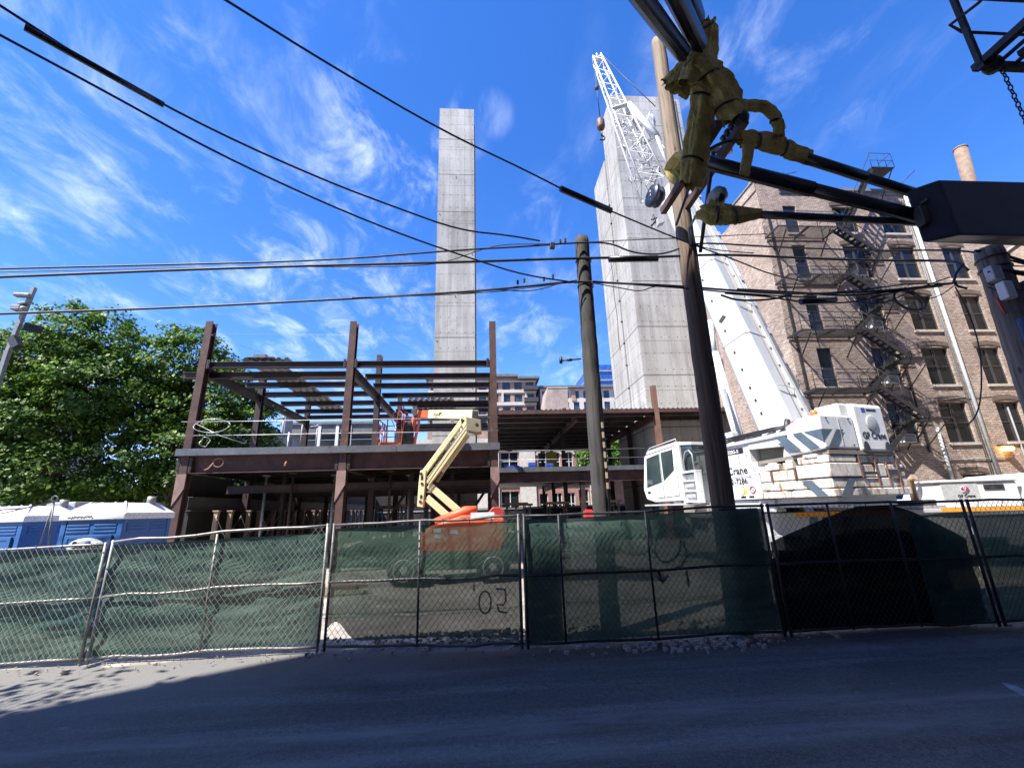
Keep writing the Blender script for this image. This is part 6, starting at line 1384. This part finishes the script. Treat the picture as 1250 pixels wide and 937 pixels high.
# neighbour at the far right
pb = thing('brick_building', 'paler tan brick building with a stone coped side wall at the right edge', 'building', (33, 17, 0))
m = MB(); m.prism([(28.4, 13.5, -.4), (28.4, 19.7, -.4), (28.4, 19.7, 14.2), (28.4, 13.5, 15.6)], (11, 0, 0)); m.build('wall', BRICKL, pb)
m = MB(); m.hexa([(28.3, 13.4, 15.62), (39.5, 13.4, 15.62), (39.5, 19.72, 14.22), (28.3, 19.72, 14.22), (28.3, 13.4, 15.75), (39.5, 13.4, 15.75), (39.5, 19.72, 14.35), (28.3, 19.72, 14.35)]); m.build('coping', STONE, pb)
m = MB(); m.prism([(28.36, 15.2, 8), (28.36, 16.2, 8), (28.36, 16.2, 10), (28.36, 15.2, 10)], (.02, 0, 0)); m.build('window', GLASSD, pb)
st = thing('flue_stack', 'tan round flue stack rising behind the roof of the brick building', 'stack', (31, 22, 18))
q0, q1 = at(1207, 306, 26), at(1172, 181, 26)
m = MB(); m.tube([q0, q1], .42, 16); m.build('pipe', CLAYP, st, False); m = MB(); d = (q1 - q0).normalized(); m.ring(q1 - d * .1, d, .42, .05, 20, 6); m.build('rim', CLAYP, st, False)

# ================================================================== FAR BUILDINGS
def block(t, x0, x1, y0, dep, z1, mat, cols, rows, wz0, wh, gap, gl=GLASSD, fm=WFRAME, name='window', zrow=None, z0=-1):
    wl_ = (x1 - x0) / cols; holes = []
    for i in range(cols):
        for j in range(rows): holes.append((x0 + wl_ * i + gap, x0 + wl_ * (i + 1) - gap, wz0 + j * zrow, wz0 + j * zrow + wh))
    m = MB(); holes_wall(m, lambda x, d, z: V((x, y0 + d, z)), x0, x1, z0, z1, holes, .3)
    m.add([(x0, y0, z0), (x0, y0 + dep, z0), (x0, y0 + dep, z1), (x0, y0, z1)], [(3, 2, 1, 0)]); m.add([(x1, y0, z0), (x1, y0 + dep, z0), (x1, y0 + dep, z1), (x1, y0, z1)], [(0, 1, 2, 3)])
    m.add([(x0, y0, z1), (x1, y0, z1), (x1, y0 + dep, z1), (x0, y0 + dep, z1)], [(0, 1, 2, 3)]); m.add([(x0, y0 + dep, z0), (x1, y0 + dep, z0), (x1, y0 + dep, z1), (x0, y0 + dep, z1)], [(3, 2, 1, 0)])
    m.build('wall', mat, t)
    for a, b, c, d in holes:
        f = MB(); yy = y0 + .2; e = .09
        f.box(a, a + e, yy, yy + .08, c, d); f.box(b - e, b, yy, yy + .08, c, d); f.box((a + b) / 2 - .05, (a + b) / 2 + .05, yy, yy + .08, c, d); f.box(a + e, b - e, yy + .01, yy + .07, c, c + e); f.box(a + e, b - e, yy + .01, yy + .07, d - e, d)
        fo = f.build(name, fm, t); MB().box(a + .02, b - .02, yy + .03, yy + .04, c + .02, d - .02).build('pane', gl, fo)
c1 = thing('apartment_building', 'far tan and white apartment building with a flat overhanging roof right of the slender tower', 'building', (3, 118, 0))
block(c1, -14, 14.2, 110, 20, 35.6, BRICKT, 9, 4, 22.3, 2.1, .55, GLASSF, WDARK, zrow=3.3, z0=14)
m = MB(); m.box(-14.05, 14.3, 109.9, 130, -1, 13.98); m.build('lower_wall', BRICKT, c1)
m = MB()
for z in (24.7, 28.0, 31.35, 34.3): m.box(-14.1, 14.3, 109.7, 109.98, z, z + (.85 if z < 34 else .4))
for x in (-13.9, -7.6, -4.4, 1.9, 5.05, 11.3): m.box(x, x + .55, 109.65, 109.97, 28.85, 31.33); 
m.build('white_band', BEIGE, c1)
m = MB(); m.box(-15, 9.5, 108.8, 131, 35.61, 36.3); m.box(9.5, 15.2, 108.3, 131, 34.9, 35.5); m.build('roof', ROOFM, c1)
m = MB()
for z in (25.2, 28.6, 31.8): m.box(10.9, 14.6, 108.2, 109.68, z, z + .22); m.box(10.9, 14.6, 108.2, 108.26, z + .22, z + 1.1)
m.build('balcony', WDARK, c1)
c2 = thing('apartment_building', 'far lower brick and white apartment block behind the short pole', 'building', (26, 120, 0))
block(c2, 15.6, 38, 112, 18, 33.0, BEIGE, 8, 3, 24.0, 2.1, .6, GLASSF, WDARK, zrow=3.1)
m = MB(); m.box(15.2, 38.4, 111, 130, 33.01, 33.6); m.build('roof', ROOFM, c2)
m = MB()
for x in (18.3, 23.9, 29.6): m.box(x - 1.1, x + .9, 111.7, 111.98, 26.2, 27); m.box(x + .2, x + 1.3, 111.75, 111.98, 29.5, 32.8)
m.build('brick_panel', BRICKT, c2)
c3 = thing('brick_building', 'far windowless brown brick block standing in front of the lower apartments', 'building', (16.5, 95, 0))
m = MB(); m.prism([(13.6, 90, -1), (18.6, 90, -1), (18.6, 90, 27.0), (14.2, 90, 26.9), (13.6, 90, 24.0)], (0, 8, 0)); m.build('wall', BRICK, c3)
m = MB(); m.box(17.2, 18.0, 89.93, 89.98, 19.5, 22.5); m.build('shuttered_window', DARKMET, c3)
m = MB(); m.box(14.2, 18.75, 89.9, 98, 27.01, 27.2); m.build('coping', STONE, c3)
gt = thing('glass_tower', 'far blue glass office tower between the short pole and the concrete shaft', 'building', (45, 140, 0))
m = MB(); m.box(33, 62, 130, 160, -1, 43.5); m.box(37, 44.3, 132, 150, 43.5, 46.5); m.build('glass_wall', GLASSB, gt)
m = MB()
for z in (36.6, 38.5, 40.3, 43.4): m.box(32.9, 62.1, 129.6, 160, z, z + .5)
m.build('floor_band', GREYW, gt)
m = MB()
for i in range(11): x = 33.2 + i * 2.85; m.box(x, x + .3, 129.7, 129.98, 10, 36.4)
for z in (12, 16, 20, 24, 28, 29.5): m.box(33, 62, 129.75, 129.97, z, z + .3)
m.build('mullion', WFRAME, gt)
# shops seen through the frame
sh = thing('shop_building', 'red brick shop row with arched windows and pale shop fronts seen between the decks', 'building', (6, 66, 0))
holes = []
segs = [(-9.5, -7.3), (-6.6, -4.4), (2.4, 4.9), (13.0, 14.4), (16, 18), (19.4, 21.5)]
for a, b in segs: holes += [(a, b, 7.1, 9.4), (a, b, 1.0, 4.2)]
arches = [(7.6, 8.8), (9.55, 10.7), (11.4, 12.5)]
for a, b in arches: holes += [(a, b, 6.9, 9.2), (a, b, 1.0, 3.8)]
m = MB(); holes_wall(m, lambda x, d, z: V((x, 60 + d, z)), -26, 24, -1, 11.4, holes, .3); m.box(-26, 24, 60.4, 74, -1, 11.2); m.build('wall', BRICKR, sh)
m = MB()
for a, b in ((5.0, 7.2), (-4.2, 2.2), (-26, -20), (14.6, 15.8)): m.box(a, b, 59.8, 59.98, -1, 10.8)
for a, b in segs: m.box(a - .35, b + .35, 59.82, 59.97, 9.45, 9.9); m.box(a - .3, b + .3, 59.8, 59.97, 6.75, 7.05)
m.box(-26, 24, 59.6, 59.79, 10.82, 11.4); m.box(-26, 24, 59.7, 59.78, 5.2, 5.9); m.build('stone_front', BEIGE, sh)
m = MB()
for a, b in arches:
    n = 10; cx = (a + b) / 2; r = (b - a) / 2 + .18
    for i in range(n): t0, t1 = math.pi * i / n, math.pi * (i + 1) / n; m.bar((cx + r * math.cos(t0), 59.9, 9.0 + r * .7 * math.sin(t0)), (cx + r * math.cos(t1), 59.9, 9.0 + r * .7 * math.sin(t1)), .12, .3)
m.build('arch', STONE, sh)
for a, b, c, d in holes:
    f = MB(); f.box((a + b) / 2 - .06, (a + b) / 2 + .06, 60.15, 60.22, c, d); f.box(a, b, 60.14, 60.23, (c + d) / 2 - .05, (c + d) / 2 + .05); f.box(a, a + .1, 60.13, 60.24, c, d); f.box(b - .1, b, 60.13, 60.24, c, d); fo = f.build('window', WFRAME, sh); MB().box(a, b, 60.25, 60.27, c, d).build('pane', GLASSD, fo)
# elevated railway platform at the left
el = thing('elevated_station', 'grey elevated railway platform with a canopy seen through the left frame', 'railway platform', (-22, 48, 0))
m = MB(); m.box(-20.9, -20.7, 36, 50.5, 8.2, 10.0); m.box(-20.95, -20.65, 36, 50.5, 9.98, 10.12)
for i in range(8): m.box(-20.68, -20.62, 36.5 + i * 1.9, 36.6 + i * 1.9, 8.2, 9.98)
m.build('parapet', GREYW, el)
m = MB(); m.box(-26, -20.5, 36, 52, 7.2, 8.15); m.build('deck', GREYW, el)
m = MB()
for i in range(4): m.box(-21.6, -21.0, 37 + i * 4.6, 37.6 + i * 4.6, -1, 7.2)
m.build('pier', GREYW, el)
m = MB(); m.box(-20.9, -20.7, 46.2, 48, 10.12, 12.2); m.build('back_of_sign', GREYW, el)
m = MB(); m.box(-24, -13.4, 53, 57, 11.2, 12.4); m.box(-24.2, -13.0, 52.8, 57.2, 12.4, 12.7); m.build('canopy', ROOFM, el)
m = MB(); m.box(-23, -13.4, 57.2, 57.4, 8.2, 11.2); m.build('back_panel', GREYW, el)
m = MB(); m.box(-24, -13.4, 52, 58, 7.1, 8.2); m.build('cross_deck', DARKWALL, el)
m = MB(); m.box(-24, -13.4, 51.9, 51.98, 8.3, 9.0); m.build('white_rail', PALEINK, el)
m = MB()
for x in (-19.8, -17.7, -16.2): m.box(x, x + .35, 52.9, 53.2, 8.2, 12.3)
m.build('post', PALEINK, el)
for i, (px, py, Y, lb) in enumerate(((320, 497, 38, 'grey platform lamp, the first from the tree'), (347, 508, 43, 'grey platform lamp, second from the tree'), (370, 513, 46, 'short grey platform lamp just left of the back column'), (388, 518, 49, 'grey platform lamp right of the back column'))):
    tpt = at(px, py, Y); t = thing('platform_lamp', lb, 'lamp post', (tpt.x, Y, 8.2), 'platform lamps')
    MB().tube([(tpt.x, Y, 8.2), tuple(tpt)], .09, 8).build('pole', LAMPGREY, t, False)
    MB().bar(tpt + V((-.75, 0, -.25)), tpt + V((.05, 0, -.15)), .3, .14).build('lamp_head', LAMPGREY, t, bevel=.02)
# mast with floodlight and camera, house behind the trees
mt = thing('light_mast', 'grey mast with a floodlight and a camera housing at the upper left behind the tree', 'light mast', tuple(at(10, 425, 17)))
a, b = at(10, 428, 17), at(42, 351, 17); low = a + (a - b).normalized() * 1; 
MB().bar(a - V((.05, 0, 9)), a, .15, .15).build('pole', LAMPGREY, mt); MB().bar(a, b, .13, .13).build('upper_pole', LAMPGREY, mt)
MB().bar(at(38, 361, 16.9), at(18, 360, 16.8), .24, .13).build('floodlight', LAMPGREY, mt, bevel=.03)
m = MB(); m.bar(at(33, 370, 16.9), at(22, 372, 16.8), .2, .1); c = at(24, 375, 16.8); m.box(c.x - .22, c.x + .12, c.y - .14, c.y + .14, c.z - .14, c.z + .06); m.lathe(at(29, 375, 16.8) - V((0, 0, .2)), [(.05, 0), (.13, .07), (.13, .17), (.06, .24)], 12); m.build('camera_housing', LAMPGREY, mt, bevel=.02)
MB().bar(at(29, 398, 16.9), at(52, 403, 17.2), .08, .3).build('bracket_arm', DARKMET, mt)
MB().bar(at(16, 412, 16.8), at(22, 424, 16.8), .26, .26).build('junction_box', DARKMET, mt)
hs = thing('house', 'house with grey siding and a tiled eave at the left edge behind the tree', 'house', (-27, 20, 0))
m = MB(); m.box(-34, -23.2, 18.4, 28, -.2, 9.0); m.build('wall', SIDING, hs)
m = MB(); m.prism([(-34.5, 18, 9.0), (-22.6, 18, 9.0), (-22.6, 18, 9.2), (-28, 18, 11.6), (-34.5, 18, 11.6)], (0, 10.4, 0)); m.build('roof', worn('brown tile roof', (.1, .07, .06), (.17, .12, .1), 2, .8, stretch=(1, 6, 6)), hs)
m = MB(); m.box(-23.19, -23.15, 20, 21.4, 5, 6.8); m.build('window', GLASSD, hs)

# ================================================================== TREES
def tree(name, label, base, lobes, trunk_r, trunk_h, ncl, per, leaf, mat, seed, group=None, limbs=7):
    t = thing(name, label, 'tree', base, group); rr = random.Random(seed); b = V(base)
    top = b + V((rr.uniform(-.2, .2), 0, trunk_h))
    m = MB(); m.tube([b, b.lerp(top, .4) + V((.08, .05, 0)), top], [trunk_r * 1.25, trunk_r, trunk_r * .75], 10)
    ends = []
    for i in range(limbs):
        c, r = lobes[i % len(lobes)]; e = V(c) + V((rr.uniform(-.4, .4) * r[0], rr.uniform(-.4, .4) * r[1], rr.uniform(-.2, .4) * r[2]))
        md = top.lerp(e, .5) + V((rr.uniform(-.4, .4), rr.uniform(-.4, .4), .3)); m.tube([top - V((0, 0, .3)), md, e], [trunk_r * .5, trunk_r * .3, trunk_r * .08], 6); ends.append(e)
        for k in range(4):
            e2 = e + V((rr.uniform(-1, 1), rr.uniform(-1, 1), rr.uniform(-.2, .8))) * r[0] * .5; m.tube([md.lerp(e, .3 + .2 * k), e2], [trunk_r * .14, trunk_r * .04], 5, False)
    m.build('trunk', BARKM, t, False)
    vs, fs = [], []
    tot = sum(r[0] * r[1] * r[2] for _, r in lobes)
    for c, r in lobes:
        nn = max(6, int(ncl * r[0] * r[1] * r[2] / tot))
        for i in range(nn):
            while True:
                d = V((rr.gauss(0, 1), rr.gauss(0, 1), rr.gauss(0, 1)))
                if d.length > .1: break
            d.normalize(); rad = rr.uniform(.35, 1.0) ** .5
            wob = 1 + .28 * noise.noise(d * 2.2 + V((seed, 0, 0))) + .16 * noise.noise(d * 5 + V((0, seed, 0)))
            cc = V(c) + V((d.x * r[0], d.y * r[1], d.z * r[2])) * rad * wob
            cs = rr.uniform(.28, .62); tilt = d * .8 + V((0, 0, .9)); tilt.normalize()
            for k in range(per):
                o = V((rr.gauss(0, 1), rr.gauss(0, 1), rr.gauss(0, .38))) * cs * .62
                p = cc + o - V((0, 0, .25 * (o.x * o.x + o.y * o.y)))
                nrm = (tilt + V((rr.gauss(0, .55), rr.gauss(0, .55), rr.gauss(0, .35)))).normalized()
                a = nrm.cross(V((rr.uniform(-1, 1), rr.uniform(-1, 1), rr.uniform(-.4, .4)))).normalized(); bb_ = nrm.cross(a); L = leaf * rr.uniform(.6, 1.25); wd = L * .62
                i0 = len(vs); vs += [p - a * L * .5, p + bb_ * wd * .5 - nrm * L * .05, p + a * L * .5 - nrm * L * .12, p - bb_ * wd * .5 - nrm * L * .05]; fs.append((i0, i0 + 1, i0 + 2, i0 + 3))
    m = MB(); m.v, m.f, m.sm, m.mi = vs, fs, [False] * len(fs), [0] * len(fs)
    m.build('crown', mat, t, False)
    return t
tree('shade_tree', 'big leafy green tree at the far left edge, the broader crown', (-19.5, 21, -.1), [((-18.4, 20.3, 9.9), (2.0, 2.2, 2.2)), ((-20.9, 20.5, 8.6), (2.3, 2.4, 2.2)), ((-17.2, 20.0, 7.6), (2.1, 2.3, 2.2)), ((-22.6, 20.5, 6.2), (2.4, 2.6, 2.2)), ((-19.3, 19.6, 6.2), (2.4, 2.2, 1.9)), ((-22.4, 20, 3.9), (2.6, 2.2, 1.4)), ((-18.6, 19.8, 4.0), (2.7, 2.3, 1.5))], .3, 3.0, 1050, 66, .19, LEAF, 3, 'shade trees at the left')
tree('shade_tree', 'leafy green tree just left of the steel frame, the narrower crown', (-14.2, 21.5, -.1), [((-14.6, 21.3, 9.2), (1.7, 2.0, 2.0)), ((-13.1, 21.5, 7.6), (1.9, 2.1, 1.9)), ((-15.6, 21, 7.0), (1.8, 2.0, 1.8)), ((-11.8, 21.6, 5.9), (1.9, 2.1, 1.6)), ((-14.2, 20.8, 5.2), (2.3, 2.0, 1.6)), ((-12.6, 21.6, 3.7), (2.2, 1.9, 1.2)), ((-16.0, 21.2, 3.6), (1.9, 1.9, 1.2))], .26, 3.0, 780, 66, .19, LEAF, 8, 'shade trees at the left')
tree('street_tree', 'bright green tree seen under the right roof between the short pole and the concrete', (18.2, 62, 0), [((16.6, 57, 8.6), (2.4, 2, 2.2)), ((13.7, 57, 7.6), (1.5, 1.5, 1.7))], .25, 6.5, 200, 45, .42, LEAF2, 5)
tree('street_tree', 'bright green shrub like tree glimpsed low between the shaded tree trunks', (-27.5, 34, 0), [((-27.5, 34, 3.2), (3.0, 2, 1.6)), ((-22.5, 33, 2.6), (2.4, 2, 1.6))], .15, 1.4, 200, 45, .35, LEAF2, 6)
bs = thing('hedge', 'dark green hedge below the big trees, behind the toilets', 'hedge', (-19, 24, 0))
rr = random.Random(21); vs, fs = [], []
for i in range(9000):
    p = V((rr.uniform(-27, -11.2), rr.uniform(22.5, 24.5), rr.uniform(0, 2.4) + .5 * noise.noise(V((i % 97 * .2, 0, 0))))); nrm = V((rr.gauss(0, 1), rr.gauss(0, 1) - .5, rr.gauss(.6, .6))).normalized(); a = nrm.orthogonal().normalized(); b2 = nrm.cross(a); L = rr.uniform(.12, .28); i0 = len(vs); vs += [p - a * L, p + b2 * L * .6, p + a * L, p - b2 * L * .6]; fs.append((i0, i0 + 1, i0 + 2, i0 + 3))
m = MB(); m.v, m.f, m.sm, m.mi = vs, fs, [False] * len(fs), [0] * len(fs); m.build('foliage', LEAF, bs, False)
m = MB()
for i in range(22): x = -27 + i * .75; m.tube([(x, 23.5, -.1), (x + rr.uniform(-.2, .2), 23.4, 1.8)], .035, 5)
m.build('stem', BARKM, bs, False)
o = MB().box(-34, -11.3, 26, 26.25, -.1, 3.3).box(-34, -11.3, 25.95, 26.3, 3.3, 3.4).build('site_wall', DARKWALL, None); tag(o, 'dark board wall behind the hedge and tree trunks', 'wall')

tree('street_tree', 'thin street tree on the pavement left of the viewer, out over the road', (-9.8, .7, 0), [((-8.4, 3.4, 6.0), (1.3, 1.2, 1.0)), ((-9.6, 2.6, 6.8), (1.5, 1.4, 1.1))], .13, 3.4, 26, 26, .17, LEAF, 15, None, 14)
# ================================================================== BUILDINGS BEHIND THE CAMERA (they shade the street)
def rear_building(label, x0, x1, z1, mat, cols, rows):
    t = thing('street_building', label, 'building', ((x0 + x1) / 2, -8, 0)); wl_ = (x1 - x0) / cols; holes = [(x0 + wl_ * i + wl_ * .3, x0 + wl_ * i + wl_ * .7, 1.2 + j * 3.4, 3.1 + j * 3.4) for i in range(cols) for j in range(rows)]
    m = MB(); holes_wall(m, lambda x, d, z: V((x, -1.5 - d, z)), x0, x1, -.2, z1, holes, .2)
    m.box(x0, x1, -16, -2.0, -.2, z1 - .01); m.add([(x0, -1.5, -.2), (x0, -2.0, -.2), (x0, -2.0, z1), (x0, -1.5, z1)], [(0, 1, 2, 3)]); m.add([(x1, -1.5, -.2), (x1, -2.0, -.2), (x1, -2.0, z1), (x1, -1.5, z1)], [(3, 2, 1, 0)]); m.add([(x0, -1.5, z1), (x1, -1.5, z1), (x1, -2.0, z1), (x0, -2.0, z1)], [(0, 1, 2, 3)]); m.build('wall', mat, t)
    m = MB(); m.box(x0, x1, -1.75, -1.7, 1, z1 - .5); m.build('window', GLASSD, t); return t
rear_building('brick building across the street behind the viewer, the lower one', -16.0, -10.45, SH_LO, BRICK, 3, 6)
rear_building('brick building across the street behind the viewer, the taller one', -10.4, 40, SH_HI, BRICK, 14, 8)

# ================================================================== LIGHT
sdir = V((.48, .31, -.82)).normalized()
sun = bpy.data.objects.new('sun', bpy.data.lights.new('sun', 'SUN')); COL.objects.link(sun)
sun.data.energy = SUN; sun.data.angle = math.radians(.53); sun.data.color = (1, .95, .88); sun.rotation_euler = sdir.to_track_quat('-Z', 'Y').to_euler(); sun.location = (-20, -15, 50)
wd = bpy.data.worlds.new('World'); scene.world = wd; wd.use_nodes = True
n, l = wd.node_tree.nodes, wd.node_tree.links
bg = n['Background']; bg.inputs['Strength'].default_value = SKYS
sky = n.new('ShaderNodeTexSky'); sky.sky_type = 'NISHITA'; sky.sun_disc = False
sky.sun_elevation = math.asin(-sdir.z); sky.sun_rotation = math.atan2(-sdir.x, -sdir.y); sky.altitude = 200; sky.air_density = 1.0; sky.dust_density = .25; sky.ozone_density = 3.0
hs_ = n.new('ShaderNodeHueSaturation'); hs_.inputs['Saturation'].default_value = 1.3; hs_.inputs['Value'].default_value = 1.0; hs_.inputs['Hue'].default_value = .5
l.new(sky.outputs['Color'], hs_.inputs['Color'])
# wisps of cirrus on a high layer
tc = n.new('ShaderNodeTexCoord'); sep = n.new('ShaderNodeSeparateXYZ'); l.new(tc.outputs['Generated'], sep.inputs[0])
ad = n.new('ShaderNodeMath'); ad.operation = 'ADD'; ad.inputs[1].default_value = .12; l.new(sep.outputs['Z'], ad.inputs[0])
dv = n.new('ShaderNodeVectorMath'); dv.operation = 'DIVIDE'; l.new(tc.outputs['Generated'], dv.inputs[0])
cb = n.new('ShaderNodeCombineXYZ')
for k in range(3): l.new(ad.outputs[0], cb.inputs[k])
l.new(cb.outputs[0], dv.inputs[1])
def cloud(scale, rot, sc, detail, lo, hi, dist, loc=(0, 0, 0)):
    mp = n.new('ShaderNodeMapping'); mp.inputs['Rotation'].default_value = (0, 0, rot); mp.inputs['Scale'].default_value = sc; mp.inputs['Location'].default_value = loc; l.new(dv.outputs[0], mp.inputs['Vector'])
    t = n.new('ShaderNodeTexNoise'); t.inputs['Scale'].default_value = scale; t.inputs['Detail'].default_value = detail; t.inputs['Roughness'].default_value = .62; t.inputs['Distortion'].default_value = dist; l.new(mp.outputs[0], t.inputs['Vector'])
    r = n.new('ShaderNodeMapRange'); r.interpolation_type = 'SMOOTHSTEP'; r.inputs['From Min'].default_value = lo; r.inputs['From Max'].default_value = hi; l.new(t.outputs['Fac'], r.inputs['Value']); return r.outputs[0]
w1 = cloud(5.5, .9, (1, .32, 1), 9, .46, .74, .25, (.3, .1, 0)); w2 = cloud(2.1, .6, (1, .6, 1), 3, .46, .66, .3, (1.7, .4, 0)); w3 = cloud(17, 1.0, (1, .4, 1), 6, .3, .75, .5)
mu = n.new('ShaderNodeMath'); mu.operation = 'MULTIPLY'; l.new(w1, mu.inputs[0]); l.new(w2, mu.inputs[1])
mu2 = n.new('ShaderNodeMath'); mu2.operation = 'MULTIPLY'; l.new(mu.outputs[0], mu2.inputs[0]); l.new(w3, mu2.inputs[1])
# cloud banks sit in these directions of the sky
acc = None
for px, py, wd_, s in ((60, 120, .13, .7), (215, 225, .1, .5), (470, 190, .13, 1.0), (400, 350, .22, .8), (640, 400, .14, .5), (880, 70, .1, .45), (1030, 60, .1, .35), (60, 310, .14, .6), (690, 270, .08, .55), (600, 140, .03, .3), (170, 80, .1, .5), (740, 200, .07, .4), (330, 60, .2, .25)):
    d = ray(px, py).normalized()
    dp_ = n.new('ShaderNodeVectorMath'); dp_.operation = 'DOT_PRODUCT'; l.new(tc.outputs['Generated'], dp_.inputs[0]); dp_.inputs[1].default_value = d
    r = n.new('ShaderNodeMapRange'); r.interpolation_type = 'SMOOTHSTEP'; r.inputs['From Min'].default_value = math.cos(wd_ * 1.7); r.inputs['From Max'].default_value = math.cos(wd_ * .2); r.inputs['To Max'].default_value = s; l.new(dp_.outputs['Value'], r.inputs['Value'])
    if acc is None: acc = r.outputs[0]
    else:
        mx = n.new('ShaderNodeMath'); mx.operation = 'MAXIMUM'; l.new(acc, mx.inputs[0]); l.new(r.outputs[0], mx.inputs[1]); acc = mx.outputs[0]
bank = n.new('ShaderNodeMath'); bank.operation = 'MULTIPLY'; l.new(acc, bank.inputs[0])
c2_ = cloud(6.5, .35, (1, .6, 1), 12, .45, .92, .5, (.5, .2, 0)); l.new(c2_, bank.inputs[1])
fac = n.new('ShaderNodeMath'); fac.operation = 'MULTIPLY_ADD'; fac.inputs[1].default_value = .12; l.new(mu2.outputs[0], fac.inputs[0]); l.new(bank.outputs[0], fac.inputs[2]); fac.use_clamp = True
mx = n.new('ShaderNodeMix'); mx.data_type = 'RGBA'; l.new(fac.outputs[0], mx.inputs[0]); tn = n.new('ShaderNodeMix'); tn.data_type = 'RGBA'; tn.blend_type = 'MULTIPLY'; tn.inputs[0].default_value = 1; tn.inputs[7].default_value = (.97, .86, 1.13, 1); l.new(hs_.outputs['Color'], tn.inputs[6]); l.new(tn.outputs[2], mx.inputs[6]); mx.inputs[7].default_value = (*CLOUDC, 1)
l.new(mx.outputs[2], bg.inputs['Color'])
vs_ = scene.view_settings; scene.display_settings.display_device = 'sRGB'; vs_.view_transform = 'Standard'; vs_.look = 'None'; vs_.exposure = EXPO; vs_.gamma = 1; vs_.use_curve_mapping = False
scene.render.engine = 'CYCLES'; scene.render.resolution_x = 1024; scene.render.resolution_y = 767
scene.cycles.max_bounces = 8; scene.cycles.transparent_max_bounces = 16
